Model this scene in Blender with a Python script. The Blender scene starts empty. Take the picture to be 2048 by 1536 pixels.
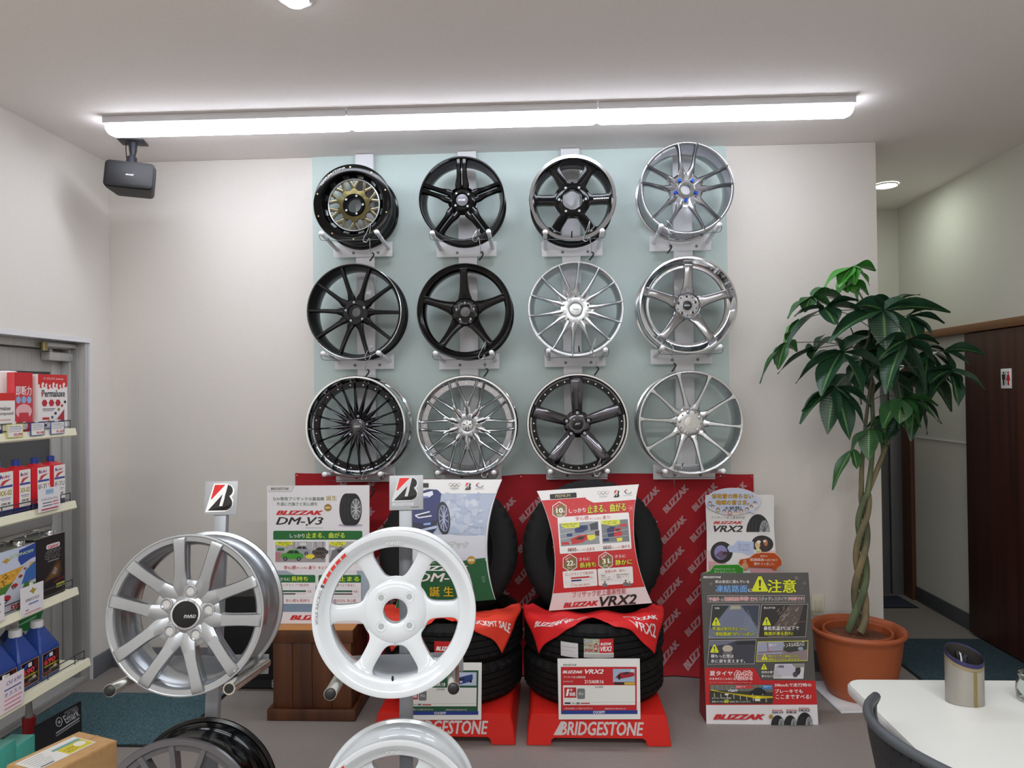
import bpy, bmesh, math, random
from mathutils import Vector, Matrix, Euler

random.seed(7)
SC = bpy.context.scene
COL = SC.collection
PI = math.pi
R_ = math.radians
V = Vector

# ---------------------------------------------------------------- camera
F_PX, CAM_H = 1480.0, 1.5
cam_data = bpy.data.cameras.new('camera')
cam_data.sensor_width = 36.0
cam_data.lens = 36.0 * F_PX / 2048.0
cam_data.clip_start, cam_data.clip_end = 0.02, 60
cam = bpy.data.objects.new('camera', cam_data)
COL.objects.link(cam)
CAM_M = (Matrix.Rotation(R_(2.73), 3, 'Z') @ Matrix.Rotation(R_(90.62), 3, 'X') @ Matrix.Rotation(R_(-0.68), 3, 'Z'))
cam.matrix_world = Matrix.Translation((0, 0, CAM_H)) @ CAM_M.to_4x4()
SC.camera = cam

# ---------------------------------------------------------------- world, lamps, exposure
world = bpy.data.worlds.new('night_outside')
SC.world = world
world.use_nodes = True
world.node_tree.nodes['Background'].inputs[0].default_value = (0.05, 0.055, 0.065, 1)
world.node_tree.nodes['Background'].inputs[1].default_value = 0.35
SC.view_settings.view_transform = 'Standard'
SC.view_settings.look = 'None'
SC.view_settings.gamma = 1.0
SC.view_settings.use_curve_mapping = False
SC.view_settings.exposure = 0.30
BATTEN_STRENGTH = 15.5         # the three battens in the picture
REAR_POWER = 21.5               # each of the ceiling battens further back in the shop


def ceiling_lamp(x, y, w, d, power, color=(0.96, 0.98, 1.0)):
    l = bpy.data.lights.new('rear_batten_lamp', 'AREA')
    l.shape, l.size, l.size_y, l.energy, l.color = 'RECTANGLE', w, d, power, color
    o = bpy.data.objects.new('rear_batten_lamp', l)
    o.location = (x, y, 2.74)
    COL.objects.link(o)


for y in (0.2, -2.2):
    for x in (-1.5, -0.3, 0.9):
        ceiling_lamp(x, y, 1.15, 0.14, REAR_POWER)
for x in (-0.82, 1.2):                              # small unseen downlights
    ceiling_lamp(x, 1.0, 0.12, 0.12, 3.0)


# ---------------------------------------------------------------- pixels of the photograph to points of the room
def _hit(px, py, ax, val):
    d = CAM_M @ V(((px - 1024) / F_PX, -(py - 768) / F_PX, -1.0))
    t = (val - (0, 0, CAM_H)[ax]) / d[ax]
    return V((0, 0, CAM_H)) + d * t


def atx(px, py, x): return _hit(px, py, 0, x)
def aty(px, py, y): return _hit(px, py, 1, y)
def atz(px, py, z): return _hit(px, py, 2, z)


# ---------------------------------------------------------------- materials
def lin(c):
    if isinstance(c, str):
        c = [int(c[i:i + 2], 16) / 255 for i in (0, 2, 4)]
    return tuple((v / 12.92 if v <= 0.04045 else ((v + 0.055) / 1.055) ** 2.4) for v in c)


_M = {}


def mat(name, col, rough=0.5, metal=0.0, coat=0.0, emit=0.0, trans=0.0, spec=None, ior=None):
    if name in _M:
        return _M[name]
    m = bpy.data.materials.new(name)
    m.use_nodes = True
    b = m.node_tree.nodes['Principled BSDF']
    c = lin(col)
    b.inputs['Base Color'].default_value = (*c, 1)
    b.inputs['Roughness'].default_value = rough
    b.inputs['Metallic'].default_value = metal
    b.inputs['Coat Weight'].default_value = coat
    b.inputs['Coat Roughness'].default_value = 0.06
    b.inputs['Transmission Weight'].default_value = trans
    if spec is not None:
        b.inputs['Specular IOR Level'].default_value = spec
    if ior:
        b.inputs['IOR'].default_value = ior
    if emit:
        b.inputs['Emission Color'].default_value = (*c, 1)
        b.inputs['Emission Strength'].default_value = emit
    _M[name] = m
    return m


def noisy(m, scale, amount, bump=0.0, bscale=None, stretch=(1, 1, 1), dark=None, detail=4, bdist=0.002):
    """procedural mottling of the base colour and a fine bump, in object coordinates"""
    nt = m.node_tree
    b = nt.nodes['Principled BSDF']
    tc = nt.nodes.new('ShaderNodeTexCoord')
    mp = nt.nodes.new('ShaderNodeMapping')
    mp.inputs['Scale'].default_value = stretch
    nt.links.new(tc.outputs['Object'], mp.inputs['Vector'])
    n = nt.nodes.new('ShaderNodeTexNoise')
    n.inputs['Scale'].default_value = scale
    n.inputs['Detail'].default_value = detail
    nt.links.new(mp.outputs[0], n.inputs['Vector'])
    base = b.inputs['Base Color'].default_value[:3]
    if amount:
        ramp = nt.nodes.new('ShaderNodeValToRGB')
        lo = lin(dark) if dark else tuple(v * (1 - amount) for v in base)
        ramp.color_ramp.elements[0].position = 0.32
        ramp.color_ramp.elements[1].position = 0.68
        ramp.color_ramp.elements[0].color = (*lo, 1)
        ramp.color_ramp.elements[1].color = (*(min(1, v * (1 + amount)) for v in base), 1)
        nt.links.new(n.outputs['Fac'], ramp.inputs[0])
        nt.links.new(ramp.outputs[0], b.inputs['Base Color'])
    if bump:
        n2 = nt.nodes.new('ShaderNodeTexNoise')
        n2.inputs['Scale'].default_value = bscale or scale
        n2.inputs['Detail'].default_value = 3
        nt.links.new(mp.outputs[0], n2.inputs['Vector'])
        bp = nt.nodes.new('ShaderNodeBump')
        bp.inputs['Strength'].default_value = bump
        bp.inputs['Distance'].default_value = bdist
        nt.links.new(n2.outputs['Fac'], bp.inputs['Height'])
        nt.links.new(bp.outputs[0], b.inputs['Normal'])
    return m


def ink(col):
    """a printing ink or flat paint, by its hex colour"""
    return mat('ink_' + col, col, 0.42)


M_WALL = noisy(mat('wall_paper', 'E4DFD9', 0.85), 160, 0.02, 0.25, 260)
M_CEIL = noisy(mat('ceiling_paper', 'EFE8E5', 0.9), 140, 0.02, 0.3, 240)
M_PANEL = noisy(mat('green_wallpaper', 'C8D7D4', 0.8), 150, 0.02, 0.2, 260)
M_CORR = noisy(mat('corridor_paper', 'CFCCC4', 0.85), 150, 0.02, 0.2, 260)
M_FLOOR = noisy(mat('floor_vinyl', '8E8782', 0.55), 220, 0.16, 0.35, 320, (1, 0.6, 1))
M_BASEB = mat('baseboard_vinyl', '6E7076', 0.5)
M_ALU = noisy(mat('brushed_aluminium', 'BDBCBA', 0.42, 0.35), 60, 0.06, 0, None, (1, 1, 0.05))
M_ALUD = mat('grey_aluminium', '9C9B99', 0.45, 0.3)
M_GREYP = mat('grey_panel', 'A5A29D', 0.5)
M_GLASS = mat('dark_door_glass', '5E6165', 0.12, 0, 0, 0, 0.35)
M_CHROME = mat('chrome', 'DDE1E4', 0.07, 1.0)
M_POLISH = mat('polished_aluminium', 'CFD1D3', 0.16, 1.0)
M_BRUSH = noisy(mat('brushed_alloy', 'CACDCF', 0.27, 1.0), 90, 0.08, 0.12, 220, (1, 0.2, 1))
M_SILVER = mat('silver_paint', 'A6AAAE', 0.3, 0.85, 0.5)
M_SILVERB = mat('bright_silver_paint', 'C6CACD', 0.26, 0.9, 0.4)
M_HYPER = mat('hyper_grey_paint', 'A3A4A8', 0.2, 0.95, 0.4)
M_GUN = mat('gunmetal_chrome', '55545A', 0.13, 1.0, 0.4)
M_DARKCH = mat('dark_chrome', '4A4A4C', 0.12, 1.0, 0.3)
M_GLOSSBLK = mat('gloss_black_paint', '030304', 0.14, 0, 0.0, spec=0.28)
M_SATBLK = mat('satin_black_paint', '0E0E10', 0.28, 0.1, 0.0, spec=0.28)
M_BLK = mat('matt_black', '0C0C0D', 0.6)
M_BLKPL = noisy(mat('black_plastic', '151517', 0.42), 300, 0.05, 0.15, 500)
M_BRONZE = mat('bronze_anodised', '554E32', 0.3, 0.95)
M_WHITEGL = mat('white_gloss_paint', 'CDD2D6', 0.22, 0, 0.6)
M_WHITEST = mat('white_enamel', 'E4E4E8', 0.35, 0, 0.2)
M_GREYSTAND = mat('grey_hammer_paint', '9A9DA2', 0.4, 0.35)
M_BLUENUT = mat('blue_anodised', '1F55C8', 0.25, 0.7)
M_RUBBER = noisy(mat('tyre_rubber', '0E0E0F', 0.68, spec=0.3), 90, 0.2, 0.2, 240)
M_WIRE = mat('steel_wire', 'B8B8BA', 0.3, 0.9)
M_DWIRE = mat('dark_wire', '4A4B50', 0.4, 0.6)
M_PLASTR = mat('pale_cap', 'ECECEE', 0.4)
M_PIPE = noisy(mat('worn_chrome_tube', 'C9C6BC', 0.24, 0.9), 30, 0.12)
M_RED = mat('red_plastic', 'D9261E', 0.38)
M_FABRED = noisy(mat('red_banner_cloth', 'A8101E', 0.75), 9, 0.08, 0.2, 300)
M_FLAGRED = noisy(mat('red_flag_cloth', 'D61A1C', 0.6), 9, 0.06, 0.15, 300)
M_FLAGORG = noisy(mat('orange_flag_cloth', 'DE3A24', 0.6), 7, 0.10, 0.15, 300)
M_TERRA = noisy(mat('terracotta_plastic', 'A95832', 0.5), 5, 0.05, 0.2, 1, (1, 1, 120))
M_SOIL = noisy(mat('potting_soil', '6A3E28', 0.9), 60, 0.4, 0.6, 90)
M_TRUNK = noisy(mat('pachira_bark', '7A6A4E', 0.8), 14, 0.35, 0.5, 60, (1, 1, 0.4), '4C5540')
M_TRUNKG = noisy(mat('pachira_green_bark', '5F6B4C', 0.75), 14, 0.3, 0.4, 60, (1, 1, 0.4), '3E4A34')
M_STEM = mat('leaf_stem', '4A4A34', 0.6)


def leafmat(name, c1, c2, rough=0.38):
    m = mat(name, c1, rough)
    nt = m.node_tree
    b = nt.nodes['Principled BSDF']
    uv = nt.nodes.new('ShaderNodeUVMap')
    sx = nt.nodes.new('ShaderNodeSeparateXYZ')
    nt.links.new(uv.outputs[0], sx.inputs[0])
    sub = nt.nodes.new('ShaderNodeMath'); sub.operation = 'SUBTRACT'; sub.inputs[1].default_value = 0.5
    nt.links.new(sx.outputs[0], sub.inputs[0])
    ab = nt.nodes.new('ShaderNodeMath'); ab.operation = 'ABSOLUTE'
    nt.links.new(sub.outputs[0], ab.inputs[0])
    cr = nt.nodes.new('ShaderNodeValToRGB')
    cr.color_ramp.elements[0].position = 0.0
    cr.color_ramp.elements[0].color = (*lin(c2), 1)
    cr.color_ramp.elements[1].position = 0.07
    cr.color_ramp.elements[1].color = (*lin(c1), 1)
    nt.links.new(ab.outputs[0], cr.inputs[0])
    nt.links.new(cr.outputs[0], b.inputs['Base Color'])
    w = nt.nodes.new('ShaderNodeTexWave')
    w.bands_direction = 'Y'
    w.inputs['Scale'].default_value = 5.0
    w.inputs['Distortion'].default_value = 1.2
    nt.links.new(uv.outputs[0], w.inputs['Vector'])
    bp = nt.nodes.new('ShaderNodeBump')
    bp.inputs['Strength'].default_value = 0.16
    bp.inputs['Distance'].default_value = 0.003
    nt.links.new(w.outputs['Fac'], bp.inputs['Height'])
    nt.links.new(bp.outputs[0], b.inputs['Normal'])
    return m


M_LEAFD = leafmat('dark_green_leaf', '23462F', '6E9A5C')
M_LEAFM = leafmat('mid_green_leaf', '2D5A2E', '7BAA5E')
M_LEAFB = leafmat('young_green_leaf', '3C8A30', '8CC56A', 0.42)


def woodmat(name, c1, c2, scale=9, stretch=(1, 1, 0.06), rough=0.45):
    m = mat(name, c1, rough)
    return noisy(m, scale, 0.3, 0.15, scale * 4, stretch, c2, 6)


M_WOODB = woodmat('brown_stained_wood', '60381F', '3C2114')
M_WOODT = woodmat('pale_wood_top', 'B0783C', '8A5528', 8, (0.08, 1, 1))  # paler than the brown side planks
M_WOODD = woodmat('dark_door_wood', '432017', '31160F', 26, (1, 1, 0.03))
M_WOODH = woodmat('brown_door_header', '7C5334', '6B452B', 10, (1, 0.05, 1))
M_CARD = noisy(mat('cardboard', 'C49A68', 0.8), 40, 0.06)
M_MAT = noisy(mat('blue_green_mat', '48686F', 0.95), 170, 0.40, 0.9, 230, (1, 1, 1), '2B4249', 3, 0.006)
M_MATD = noisy(mat('dark_blue_mat', '38515C', 0.95), 150, 0.4, 0.9, 210, (1, 1, 1), '22343D', 3, 0.006)
M_MATN = noisy(mat('navy_mat', '2E3347', 0.95), 150, 0.3, 0.6, 210)
M_TABLE = noisy(mat('white_melamine', 'D2D3CF', 0.4), 200, 0.015)
M_SHELF = mat('cream_shelf', 'E8E6CC', 0.4)
M_SPEAKER = noisy(mat('speaker_black', '141416', 0.5), 200, 0.1, 0.2, 500)
M_BRACK = mat('dark_bracket_metal', '3A3C44', 0.45, 0.3)
M_LAMP = mat('lit_diffuser', (0.94, 0.96, 1.0), 0.4, emit=BATTEN_STRENGTH)
M_LAMPR = mat('lit_downlight', (0.95, 0.97, 1.0), 0.4, emit=14.0)
M_LAMPC = mat('lit_corridor_downlight', (0.95, 1.0, 0.95), 0.4, emit=66.0)


# ---------------------------------------------------------------- mesh helpers
def catmull(pts, n):
    """smooth chain of equal-length tuples"""
    out = []
    P = [tuple(p) for p in pts]
    for i in range(len(P) - 1):
        p0, p1, p2, p3 = P[max(i - 1, 0)], P[i], P[i + 1], P[min(i + 2, len(P) - 1)]
        for k in range(n):
            t = k / n
            out.append(tuple(0.5 * (2 * b + (c - a) * t + (2 * a - 5 * b + 4 * c - d) * t * t + (3 * b - a - 3 * c + d) * t ** 3)
                             for a, b, c, d in zip(p0, p1, p2, p3)))
    out.append(P[-1])
    return out


class MB:
    """collects shapes and links them as one mesh object"""

    def __init__(s):
        s.bm = bmesh.new()
        s.mats = []

    def mi(s, m):
        if m not in s.mats:
            s.mats.append(m)
        return s.mats.index(m)

    def face(s, pts, m):
        vs = [s.bm.verts.new(p) for p in pts]
        f = s.bm.faces.new(vs)
        f.material_index = s.mi(m)
        return f

    def box(s, c, d, m, bev=0.0, rot=None, seg=2):
        """box by centre and full size"""
        M = Matrix.Translation(c) @ (rot.to_4x4() if rot is not None else Matrix.Identity(4)) @ Matrix.Diagonal((d[0], d[1], d[2], 1))
        g = bmesh.ops.create_cube(s.bm, size=1.0, matrix=M)
        fs = {f for v in g['verts'] for f in v.link_faces}
        k = s.mi(m)
        for f in fs:
            f.material_index = k
        if bev:
            es = {e for f in fs for e in f.edges}
            r = bmesh.ops.bevel(s.bm, geom=list(es), offset=bev, segments=seg, affect='EDGES', profile=0.5)
            for f in r['faces']:
                f.material_index = k
        return s

    def bx(s, x0, x1, y0, y1, z0, z1, m, bev=0.0):
        return s.box(((x0 + x1) / 2, (y0 + y1) / 2, (z0 + z1) / 2), (x1 - x0, y1 - y0, z1 - z0), m, bev)

    def rings(s, rings, m, closed=True, cap0=False, cap1=False, loop=False):
        """skin rings of equally many points"""
        k = s.mi(m)
        vr = [[s.bm.verts.new(p) for p in r] for r in rings]
        n = len(vr[0])
        pairs = list(zip(vr, vr[1:])) + ([(vr[-1], vr[0])] if loop else [])
        for a, b in pairs:
            for i in range(n if closed else n - 1):
                j = (i + 1) % n
                try:
                    f = s.bm.faces.new((a[i], a[j], b[j], b[i]))
                    f.material_index = k
                except ValueError:
                    pass
        if cap0:
            s.bm.faces.new(vr[0][::-1]).material_index = k
        if cap1:
            s.bm.faces.new(vr[-1]).material_index = k
        return s

    def cyl(s, p0, p1, r0, r1=None, n=16, m=None, cap=True):
        p0, p1 = V(p0), V(p1)
        r1 = r0 if r1 is None else r1
        z = (p1 - p0).normalized()
        q = z.to_track_quat('Z', 'Y').to_matrix()
        def ring(p, r): return [p + q @ V((r * math.cos(2 * PI * i / n), r * math.sin(2 * PI * i / n), 0)) for i in range(n)]
        return s.rings([ring(p0, r0), ring(p1, r1)], m, True, cap, cap)

    def tube(s, pts, r, n=8, m=None, smooth=0, closed=False):
        pts = [V(p) for p in pts]
        if smooth:
            pts = [V(p) for p in catmull(pts, smooth)]
        rs = r if isinstance(r, (list, tuple)) else [r] * len(pts)
        if len(rs) != len(pts):
            rs = [rs[min(int(i * len(rs) / len(pts)), len(rs) - 1)] for i in range(len(pts))]
        out = []
        up = V((0.13, 0.27, 0.95))
        prev = None
        for i, p in enumerate(pts):
            a, b = pts[max(i - 1, 0)], pts[min(i + 1, len(pts) - 1)]
            t = (b - a).normalized()
            x = (prev - t * prev.dot(t)) if prev is not None else t.cross(up)
            x.normalize()
            prev = x
            y = t.cross(x)
            out.append([p + x * rs[i] * math.cos(2 * PI * k / n) + y * rs[i] * math.sin(2 * PI * k / n) for k in range(n)])
        return s.rings(out, m, True, not closed, not closed, closed)

    def lathe(s, prof, n, m, axis='Y', c=(0, 0, 0), loop=False, fn=None, a0=0.0, a1=2 * PI):
        """revolve (radius, height) round an axis through c; fn(angle, r, h) may change r, h"""
        full = abs(a1 - a0 - 2 * PI) < 1e-6
        cnt = n if full else n + 1
        rings = []
        for i in range(cnt):
            a = a0 + (a1 - a0) * i / n
            ring = []
            for j, (r, h) in enumerate(prof):
                if fn:
                    r, h = fn(i, a, j, r, h)
                if axis == 'Y':
                    ring.append(V(c) + V((r * math.cos(a), h, r * math.sin(a))))
                else:
                    ring.append(V(c) + V((r * math.cos(a), r * math.sin(a), h)))
            rings.append(ring)
        return s.rings(rings, m, loop, False, False, full)

    def prism(s, pts, d, m, n=(0, -1, 0)):
        """extrude a planar outline by vector d"""
        d = V(d)
        a = [V(p) for p in pts]
        b = [p + d for p in a]
        k = s.mi(m)
        va, vb = [s.bm.verts.new(p) for p in a], [s.bm.verts.new(p) for p in b]
        s.bm.faces.new(va).material_index = k
        s.bm.faces.new(vb[::-1]).material_index = k
        for i in range(len(a)):
            j = (i + 1) % len(a)
            s.bm.faces.new((va[i], vb[i], vb[j], va[j])).material_index = k
        return s

    def grid(s, fn, nu, nv, m, uv=False):
        k = s.mi(m)
        vs = [[s.bm.verts.new(fn(i / nu, j / nv)) for j in range(nv + 1)] for i in range(nu + 1)]
        L = s.bm.loops.layers.uv.verify() if uv else None
        for i in range(nu):
            for j in range(nv):
                f = s.bm.faces.new((vs[i][j], vs[i + 1][j], vs[i + 1][j + 1], vs[i][j + 1]))
                f.material_index = k
                if uv:
                    for lp, (a, b) in zip(f.loops, ((i, j), (i + 1, j), (i + 1, j + 1), (i, j + 1))):
                        lp[L].uv = (a / nu, b / nv)
        return s

    def ball(s, c, r, m, sc=(1, 1, 1), n=16):
        M = Matrix.Translation(c) @ Matrix.Diagonal((sc[0], sc[1], sc[2], 1))
        g = bmesh.ops.create_uvsphere(s.bm, u_segments=n, v_segments=max(6, n // 2), radius=r, matrix=M)
        k = s.mi(m)
        for f in {f for v in g['verts'] for f in v.link_faces}:
            f.material_index = k
        return s

    def build(s, name, parent=None, smooth=38, local=False, recalc=True):
        me = bpy.data.meshes.new(name)
        if recalc:
            bmesh.ops.recalc_face_normals(s.bm, faces=s.bm.faces)
        if parent is not None and not local:
            s.bm.transform(WM[parent.name].inverted())
        if smooth:
            for f in s.bm.faces:
                f.smooth = True
        s.bm.to_mesh(me)
        s.bm.free()
        for m in s.mats:
            me.materials.append(m)
        if smooth:
            me.set_sharp_from_angle(angle=R_(smooth))
        o = bpy.data.objects.new(name, me)
        COL.objects.link(o)
        if parent is not None:
            o.parent = parent
            WM[o.name] = WM[parent.name]
        else:
            WM[o.name] = Matrix.Identity(4)
        return o


WM = {}


def tag(o, label=None, cat=None, group=None, kind=None):
    if label: o['label'] = label
    if cat: o['category'] = cat
    if group: o['group'] = group
    if kind: o['kind'] = kind
    return o


def thing(name, label, cat, loc=(0, 0, 0), rot=None, group=None):
    o = bpy.data.objects.new(name, None)
    o.empty_display_size = 0.1
    M = Matrix.Translation(loc) @ (rot.to_4x4() if rot is not None else Matrix.Identity(4))
    o.matrix_world = M
    COL.objects.link(o)
    WM[o.name] = M.copy()
    return tag(o, label, cat, group)


def copy_tree(o, parent=None):
    c = o.copy()
    COL.objects.link(c)
    if parent is not None:
        c.parent = parent
    for ch in list(o.children):
        copy_tree(ch, c)
    return c


def struct(name, mb, parent=None, smooth=38, label=None):
    o = mb.build(name, parent, smooth)
    if parent is None:
        tag(o, label, kind='structure')
    return o


# ---------------------------------------------------------------- printing: flat inks laid on a surface
_T = {}


def glyphs(txt, shear=0.0):
    k = (txt, shear)
    if k not in _T:
        cu = bpy.data.curves.new('lettering', 'FONT')
        cu.body, cu.shear, cu.resolution_u, cu.fill_mode = txt, shear, 2, 'FRONT'
        ob = bpy.data.objects.new('lettering', cu)
        me = bpy.data.meshes.new_from_object(ob)
        vs = [(v.co.x, v.co.y) for v in me.vertices]
        fs = [tuple(p.vertices) for p in me.polygons]
        bpy.data.objects.remove(ob)
        bpy.data.curves.remove(cu)
        bpy.data.meshes.remove(me)
        _T[k] = (vs, fs)
    return _T[k]


def homography(src):
    """from the four corners (TL, TR, BR, BL) of a print as measured to the unit square"""
    dst = [(0, 0), (1, 0), (1, 1), (0, 1)]
    A, B = [], []
    for (x, y), (u, v) in zip(src, dst):
        A.append([x, y, 1, 0, 0, 0, -u * x, -u * y]); B.append(u)
        A.append([0, 0, 0, x, y, 1, -v * x, -v * y]); B.append(v)
    n = 8
    for i in range(n):                                             # plain elimination
        p = max(range(i, n), key=lambda r: abs(A[r][i]))
        A[i], A[p], B[i], B[p] = A[p], A[i], B[p], B[i]
        for r in range(n):
            if r != i:
                f = A[r][i] / A[i][i]
                A[r] = [a - f * b for a, b in zip(A[r], A[i])]
                B[r] -= f * B[i]
    h = [B[i] / A[i][i] for i in range(n)]

    def f(x, y):
        w = h[6] * x + h[7] * y + 1
        return ((h[0] * x + h[1] * y + h[2]) / w, (h[3] * x + h[4] * y + h[5]) / w)
    return f


class Print:
    """prints in the measured coordinates of four corners onto surface(u, v, h): u right, v down, h above it.
    cut = (nu, nv) slices the print so that it follows a curved surface"""

    def __init__(s, corners, surface, cut=None, step=2e-5, h0=0.0004):
        s.h = homography(corners)
        s.surface, s.cut, s.step, s.k = surface, cut, step, h0
        s.mb = MB()
        s.skew = 0.0

    def _add(s, polys, col):
        """polys: lists of (x, y) in measured coordinates"""
        m = s.mb.mi(ink(col) if isinstance(col, str) else col)
        s.k += s.step
        for p in polys:
            try:
                f = s.mb.bm.faces.new([s.mb.bm.verts.new((*s.h(x, y), s.k)) for x, y in p])
                f.material_index = m
            except ValueError:
                pass
        return s

    def poly(s, pts, col):
        return s._add([pts], col)

    def rect(s, x0, y0, x1, y1, col, r=0.0):
        if r <= 0:
            p = [(x0, y0), (x1, y0), (x1, y1), (x0, y1)]
        else:
            p = []
            for cx, cy, a in ((x1 - r, y0 + r, -90), (x1 - r, y1 - r, 0), (x0 + r, y1 - r, 90), (x0 + r, y0 + r, 180)):
                p += [(cx + r * math.cos(R_(a + t)), cy + r * math.sin(R_(a + t))) for t in (0, 30, 60, 90)]
        return s._add([s._sk(p, (x0 + x1) / 2, (y0 + y1) / 2)], col)

    def _sk(s, p, cx, cy):
        if not s.skew:
            return p
        c, d = math.cos(s.skew), math.sin(s.skew)
        return [(cx + (x - cx) * c - (y - cy) * d, cy + (x - cx) * d + (y - cy) * c) for x, y in p]

    def ell(s, cx, cy, rx, ry, col, n=24, rot=0.0):
        c, d = math.cos(rot), math.sin(rot)
        P = [(rx * math.cos(2 * PI * i / n), ry * math.sin(2 * PI * i / n)) for i in range(n)]
        return s._add([[(cx + x * c - y * d, cy + x * d + y * c) for x, y in P]], col)

    def ring(s, cx, cy, rx, ry, w, col, n=24, a0=0, a1=360):
        q = []
        for i in range(n):
            a, b = R_(a0 + (a1 - a0) * i / n), R_(a0 + (a1 - a0) * (i + 1) / n)
            q.append([(cx + rx * math.cos(a), cy + ry * math.sin(a)), (cx + rx * math.cos(b), cy + ry * math.sin(b)),
                      (cx + (rx - w) * math.cos(b), cy + (ry - w) * math.sin(b)), (cx + (rx - w) * math.cos(a), cy + (ry - w) * math.sin(a))])
        return s._add(q, col)

    def line(s, pts, w, col):
        q = []
        for (x0, y0), (x1, y1) in zip(pts, pts[1:]):
            l = math.hypot(x1 - x0, y1 - y0) or 1
            nx, ny = -(y1 - y0) / l * w / 2, (x1 - x0) / l * w / 2
            q.append([(x0 + nx, y0 + ny), (x1 + nx, y1 + ny), (x1 - nx, y1 - ny), (x0 - nx, y0 - ny)])
        return s._add(q, col)

    def frame(s, x0, y0, x1, y1, w, col):
        return s.line([(x0, y0), (x1, y0), (x1, y1), (x0, y1), (x0, y0)], w, col)

    def text(s, t, x0, y0, x1, y1, col, bold=0.0, shear=0.0, rot=0.0, edge=None, ew=0.05):
        """lettering that fills the box; rot in degrees clockwise about its centre; edge = outline ink"""
        vs, fs = glyphs(t, shear)
        cjk = any(ord(ch) > 255 for ch in t)
        bo = bold * (0.34 if cjk else 0.62)          # half stroke weight added on each side
        ax, bx = min(v[0] for v in vs) - bo, max(v[0] for v in vs) + bo
        ay, by = min(v[1] for v in vs) - bo * 0.5, max(v[1] for v in vs) + bo * 0.5
        kx, ky = (x1 - x0) / max(bx - ax, 1e-6), (y1 - y0) / max(by - ay, 1e-6)
        cx, cy = (x0 + x1) / 2, (y0 + y1) / 2
        a = R_(rot) + s.skew
        c, d = math.cos(a), math.sin(a)

        def mp(v, ox=0.0, oy=0.0):
            x, y = (v[0] + ox - (ax + bx) / 2) * kx, -(v[1] + oy - (ay + by) / 2) * ky
            return (cx + x * c - y * d, cy + x * d + y * c)

        def lay(offs, ink_):
            for ox, oy in offs:
                P = [mp(v, ox, oy) for v in vs]
                s._add([[P[i] for i in f] for f in fs], ink_)
        if edge:
            w = bo + ew * 0.9
            lay([(w * math.cos(R_(q)), w * math.sin(R_(q))) for q in range(0, 360, 60)], edge)
        if bo > 0.004:
            o = [(-bo, bo * 0.5), (bo, -bo * 0.5)]
            if bo > 0.022:
                o += [(0, 0), (-bo, -bo * 0.5), (bo, bo * 0.5)]
            lay(o, col)
        else:
            lay([(0, 0)], col)
        return s

    def build(s, name, parent, label=None, local=False):
        bm = s.mb.bm
        if s.cut:
            for ax, n in ((0, s.cut[0]), (1, s.cut[1])):
                for i in range(1, n):
                    co, no = [0, 0, 0], [0, 0, 0]
                    co[ax], no[ax] = i / n, 1
                    bmesh.ops.bisect_plane(bm, geom=bm.verts[:] + bm.edges[:] + bm.faces[:], plane_co=co, plane_no=no)
        for v in bm.verts:
            v.co = s.surface(v.co.x, v.co.y, v.co.z)
        o = s.mb.build(name, parent, smooth=0, local=local, recalc=False)
        if label:
            o['label'] = label
        return o


def plane_surface(o, ux, uy):
    """surface(u, v, h) of a flat rectangle: o its top left corner, ux to the right, uy down"""
    o, ux, uy = V(o), V(ux), V(uy)
    n = uy.cross(ux).normalized()
    if n.y > 0 and abs(n.y) > 0.3:
        n = -n
    return lambda u, v, h: o + ux * u + uy * v + n * h


def b_mark(p, x0, y0, x1, y1, halo=True, white='F2F2F2'):
    """the slanted B emblem: red wedge, black bow, pale stem"""
    w, h = x1 - x0, y1 - y0
    def q(l): return [(x0 + a * w, y0 + b * h) for a, b in l]
    if halo:
        p.poly(q([(0.20, -0.05), (0.70, -0.05), (0.92, 0.03), (1.03, 0.20), (1.0, 0.38), (0.93, 0.48), (1.0, 0.60), (0.98, 0.80),
                  (0.85, 0.97), (0.68, 1.04), (-0.10, 1.06)]), white)
    p.poly(q([(0.24, 0), (0.66, 0), (0.14, 0.56), (0.10, 0.56)]), 'D7201F')
    bow = [(0.66, 0)]
    bow += [(0.72 + 0.24 * math.cos(R_(t)), 0.235 + 0.235 * math.sin(R_(t))) for t in range(-90, 80, 17)]
    bow += [(0.84, 0.46)]
    bow += [(0.68 + 0.28 * math.cos(R_(t)), 0.73 + 0.27 * math.sin(R_(t))) for t in range(-52, 95, 15)]
    bow += [(0, 1), (0.02, 0.93), (0.58, 0.36), (0.44, 0.83), (0.57, 0.83), (0.80, 0.02)]
    # split into convex-ish pieces so that the pale stem stays open
    p.poly(q([(0.0, 1.0), (0.56, 0.37), (0.445, 0.83), (0.56, 0.83), (0.52, 1.0)]), '141414')
    p.poly(q([(0.50, 1.0), (0.555, 0.83), (0.565, 0.83), (0.66, 0.47), (0.84, 0.46)] + bow[13:23] + [(0.68, 1.0)]), '141414')
    p.poly(q([(0.64, 0.50), (0.76, 0.0)] + bow[2:12] + [(0.84, 0.47)]), '141414')
    return p

# ================================================================ the room
H = 2.81
YB = 4.02                     # face of the back wall
XL, XE, XR, YF = -2.44, 1.765, 2.585, 5.55

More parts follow.
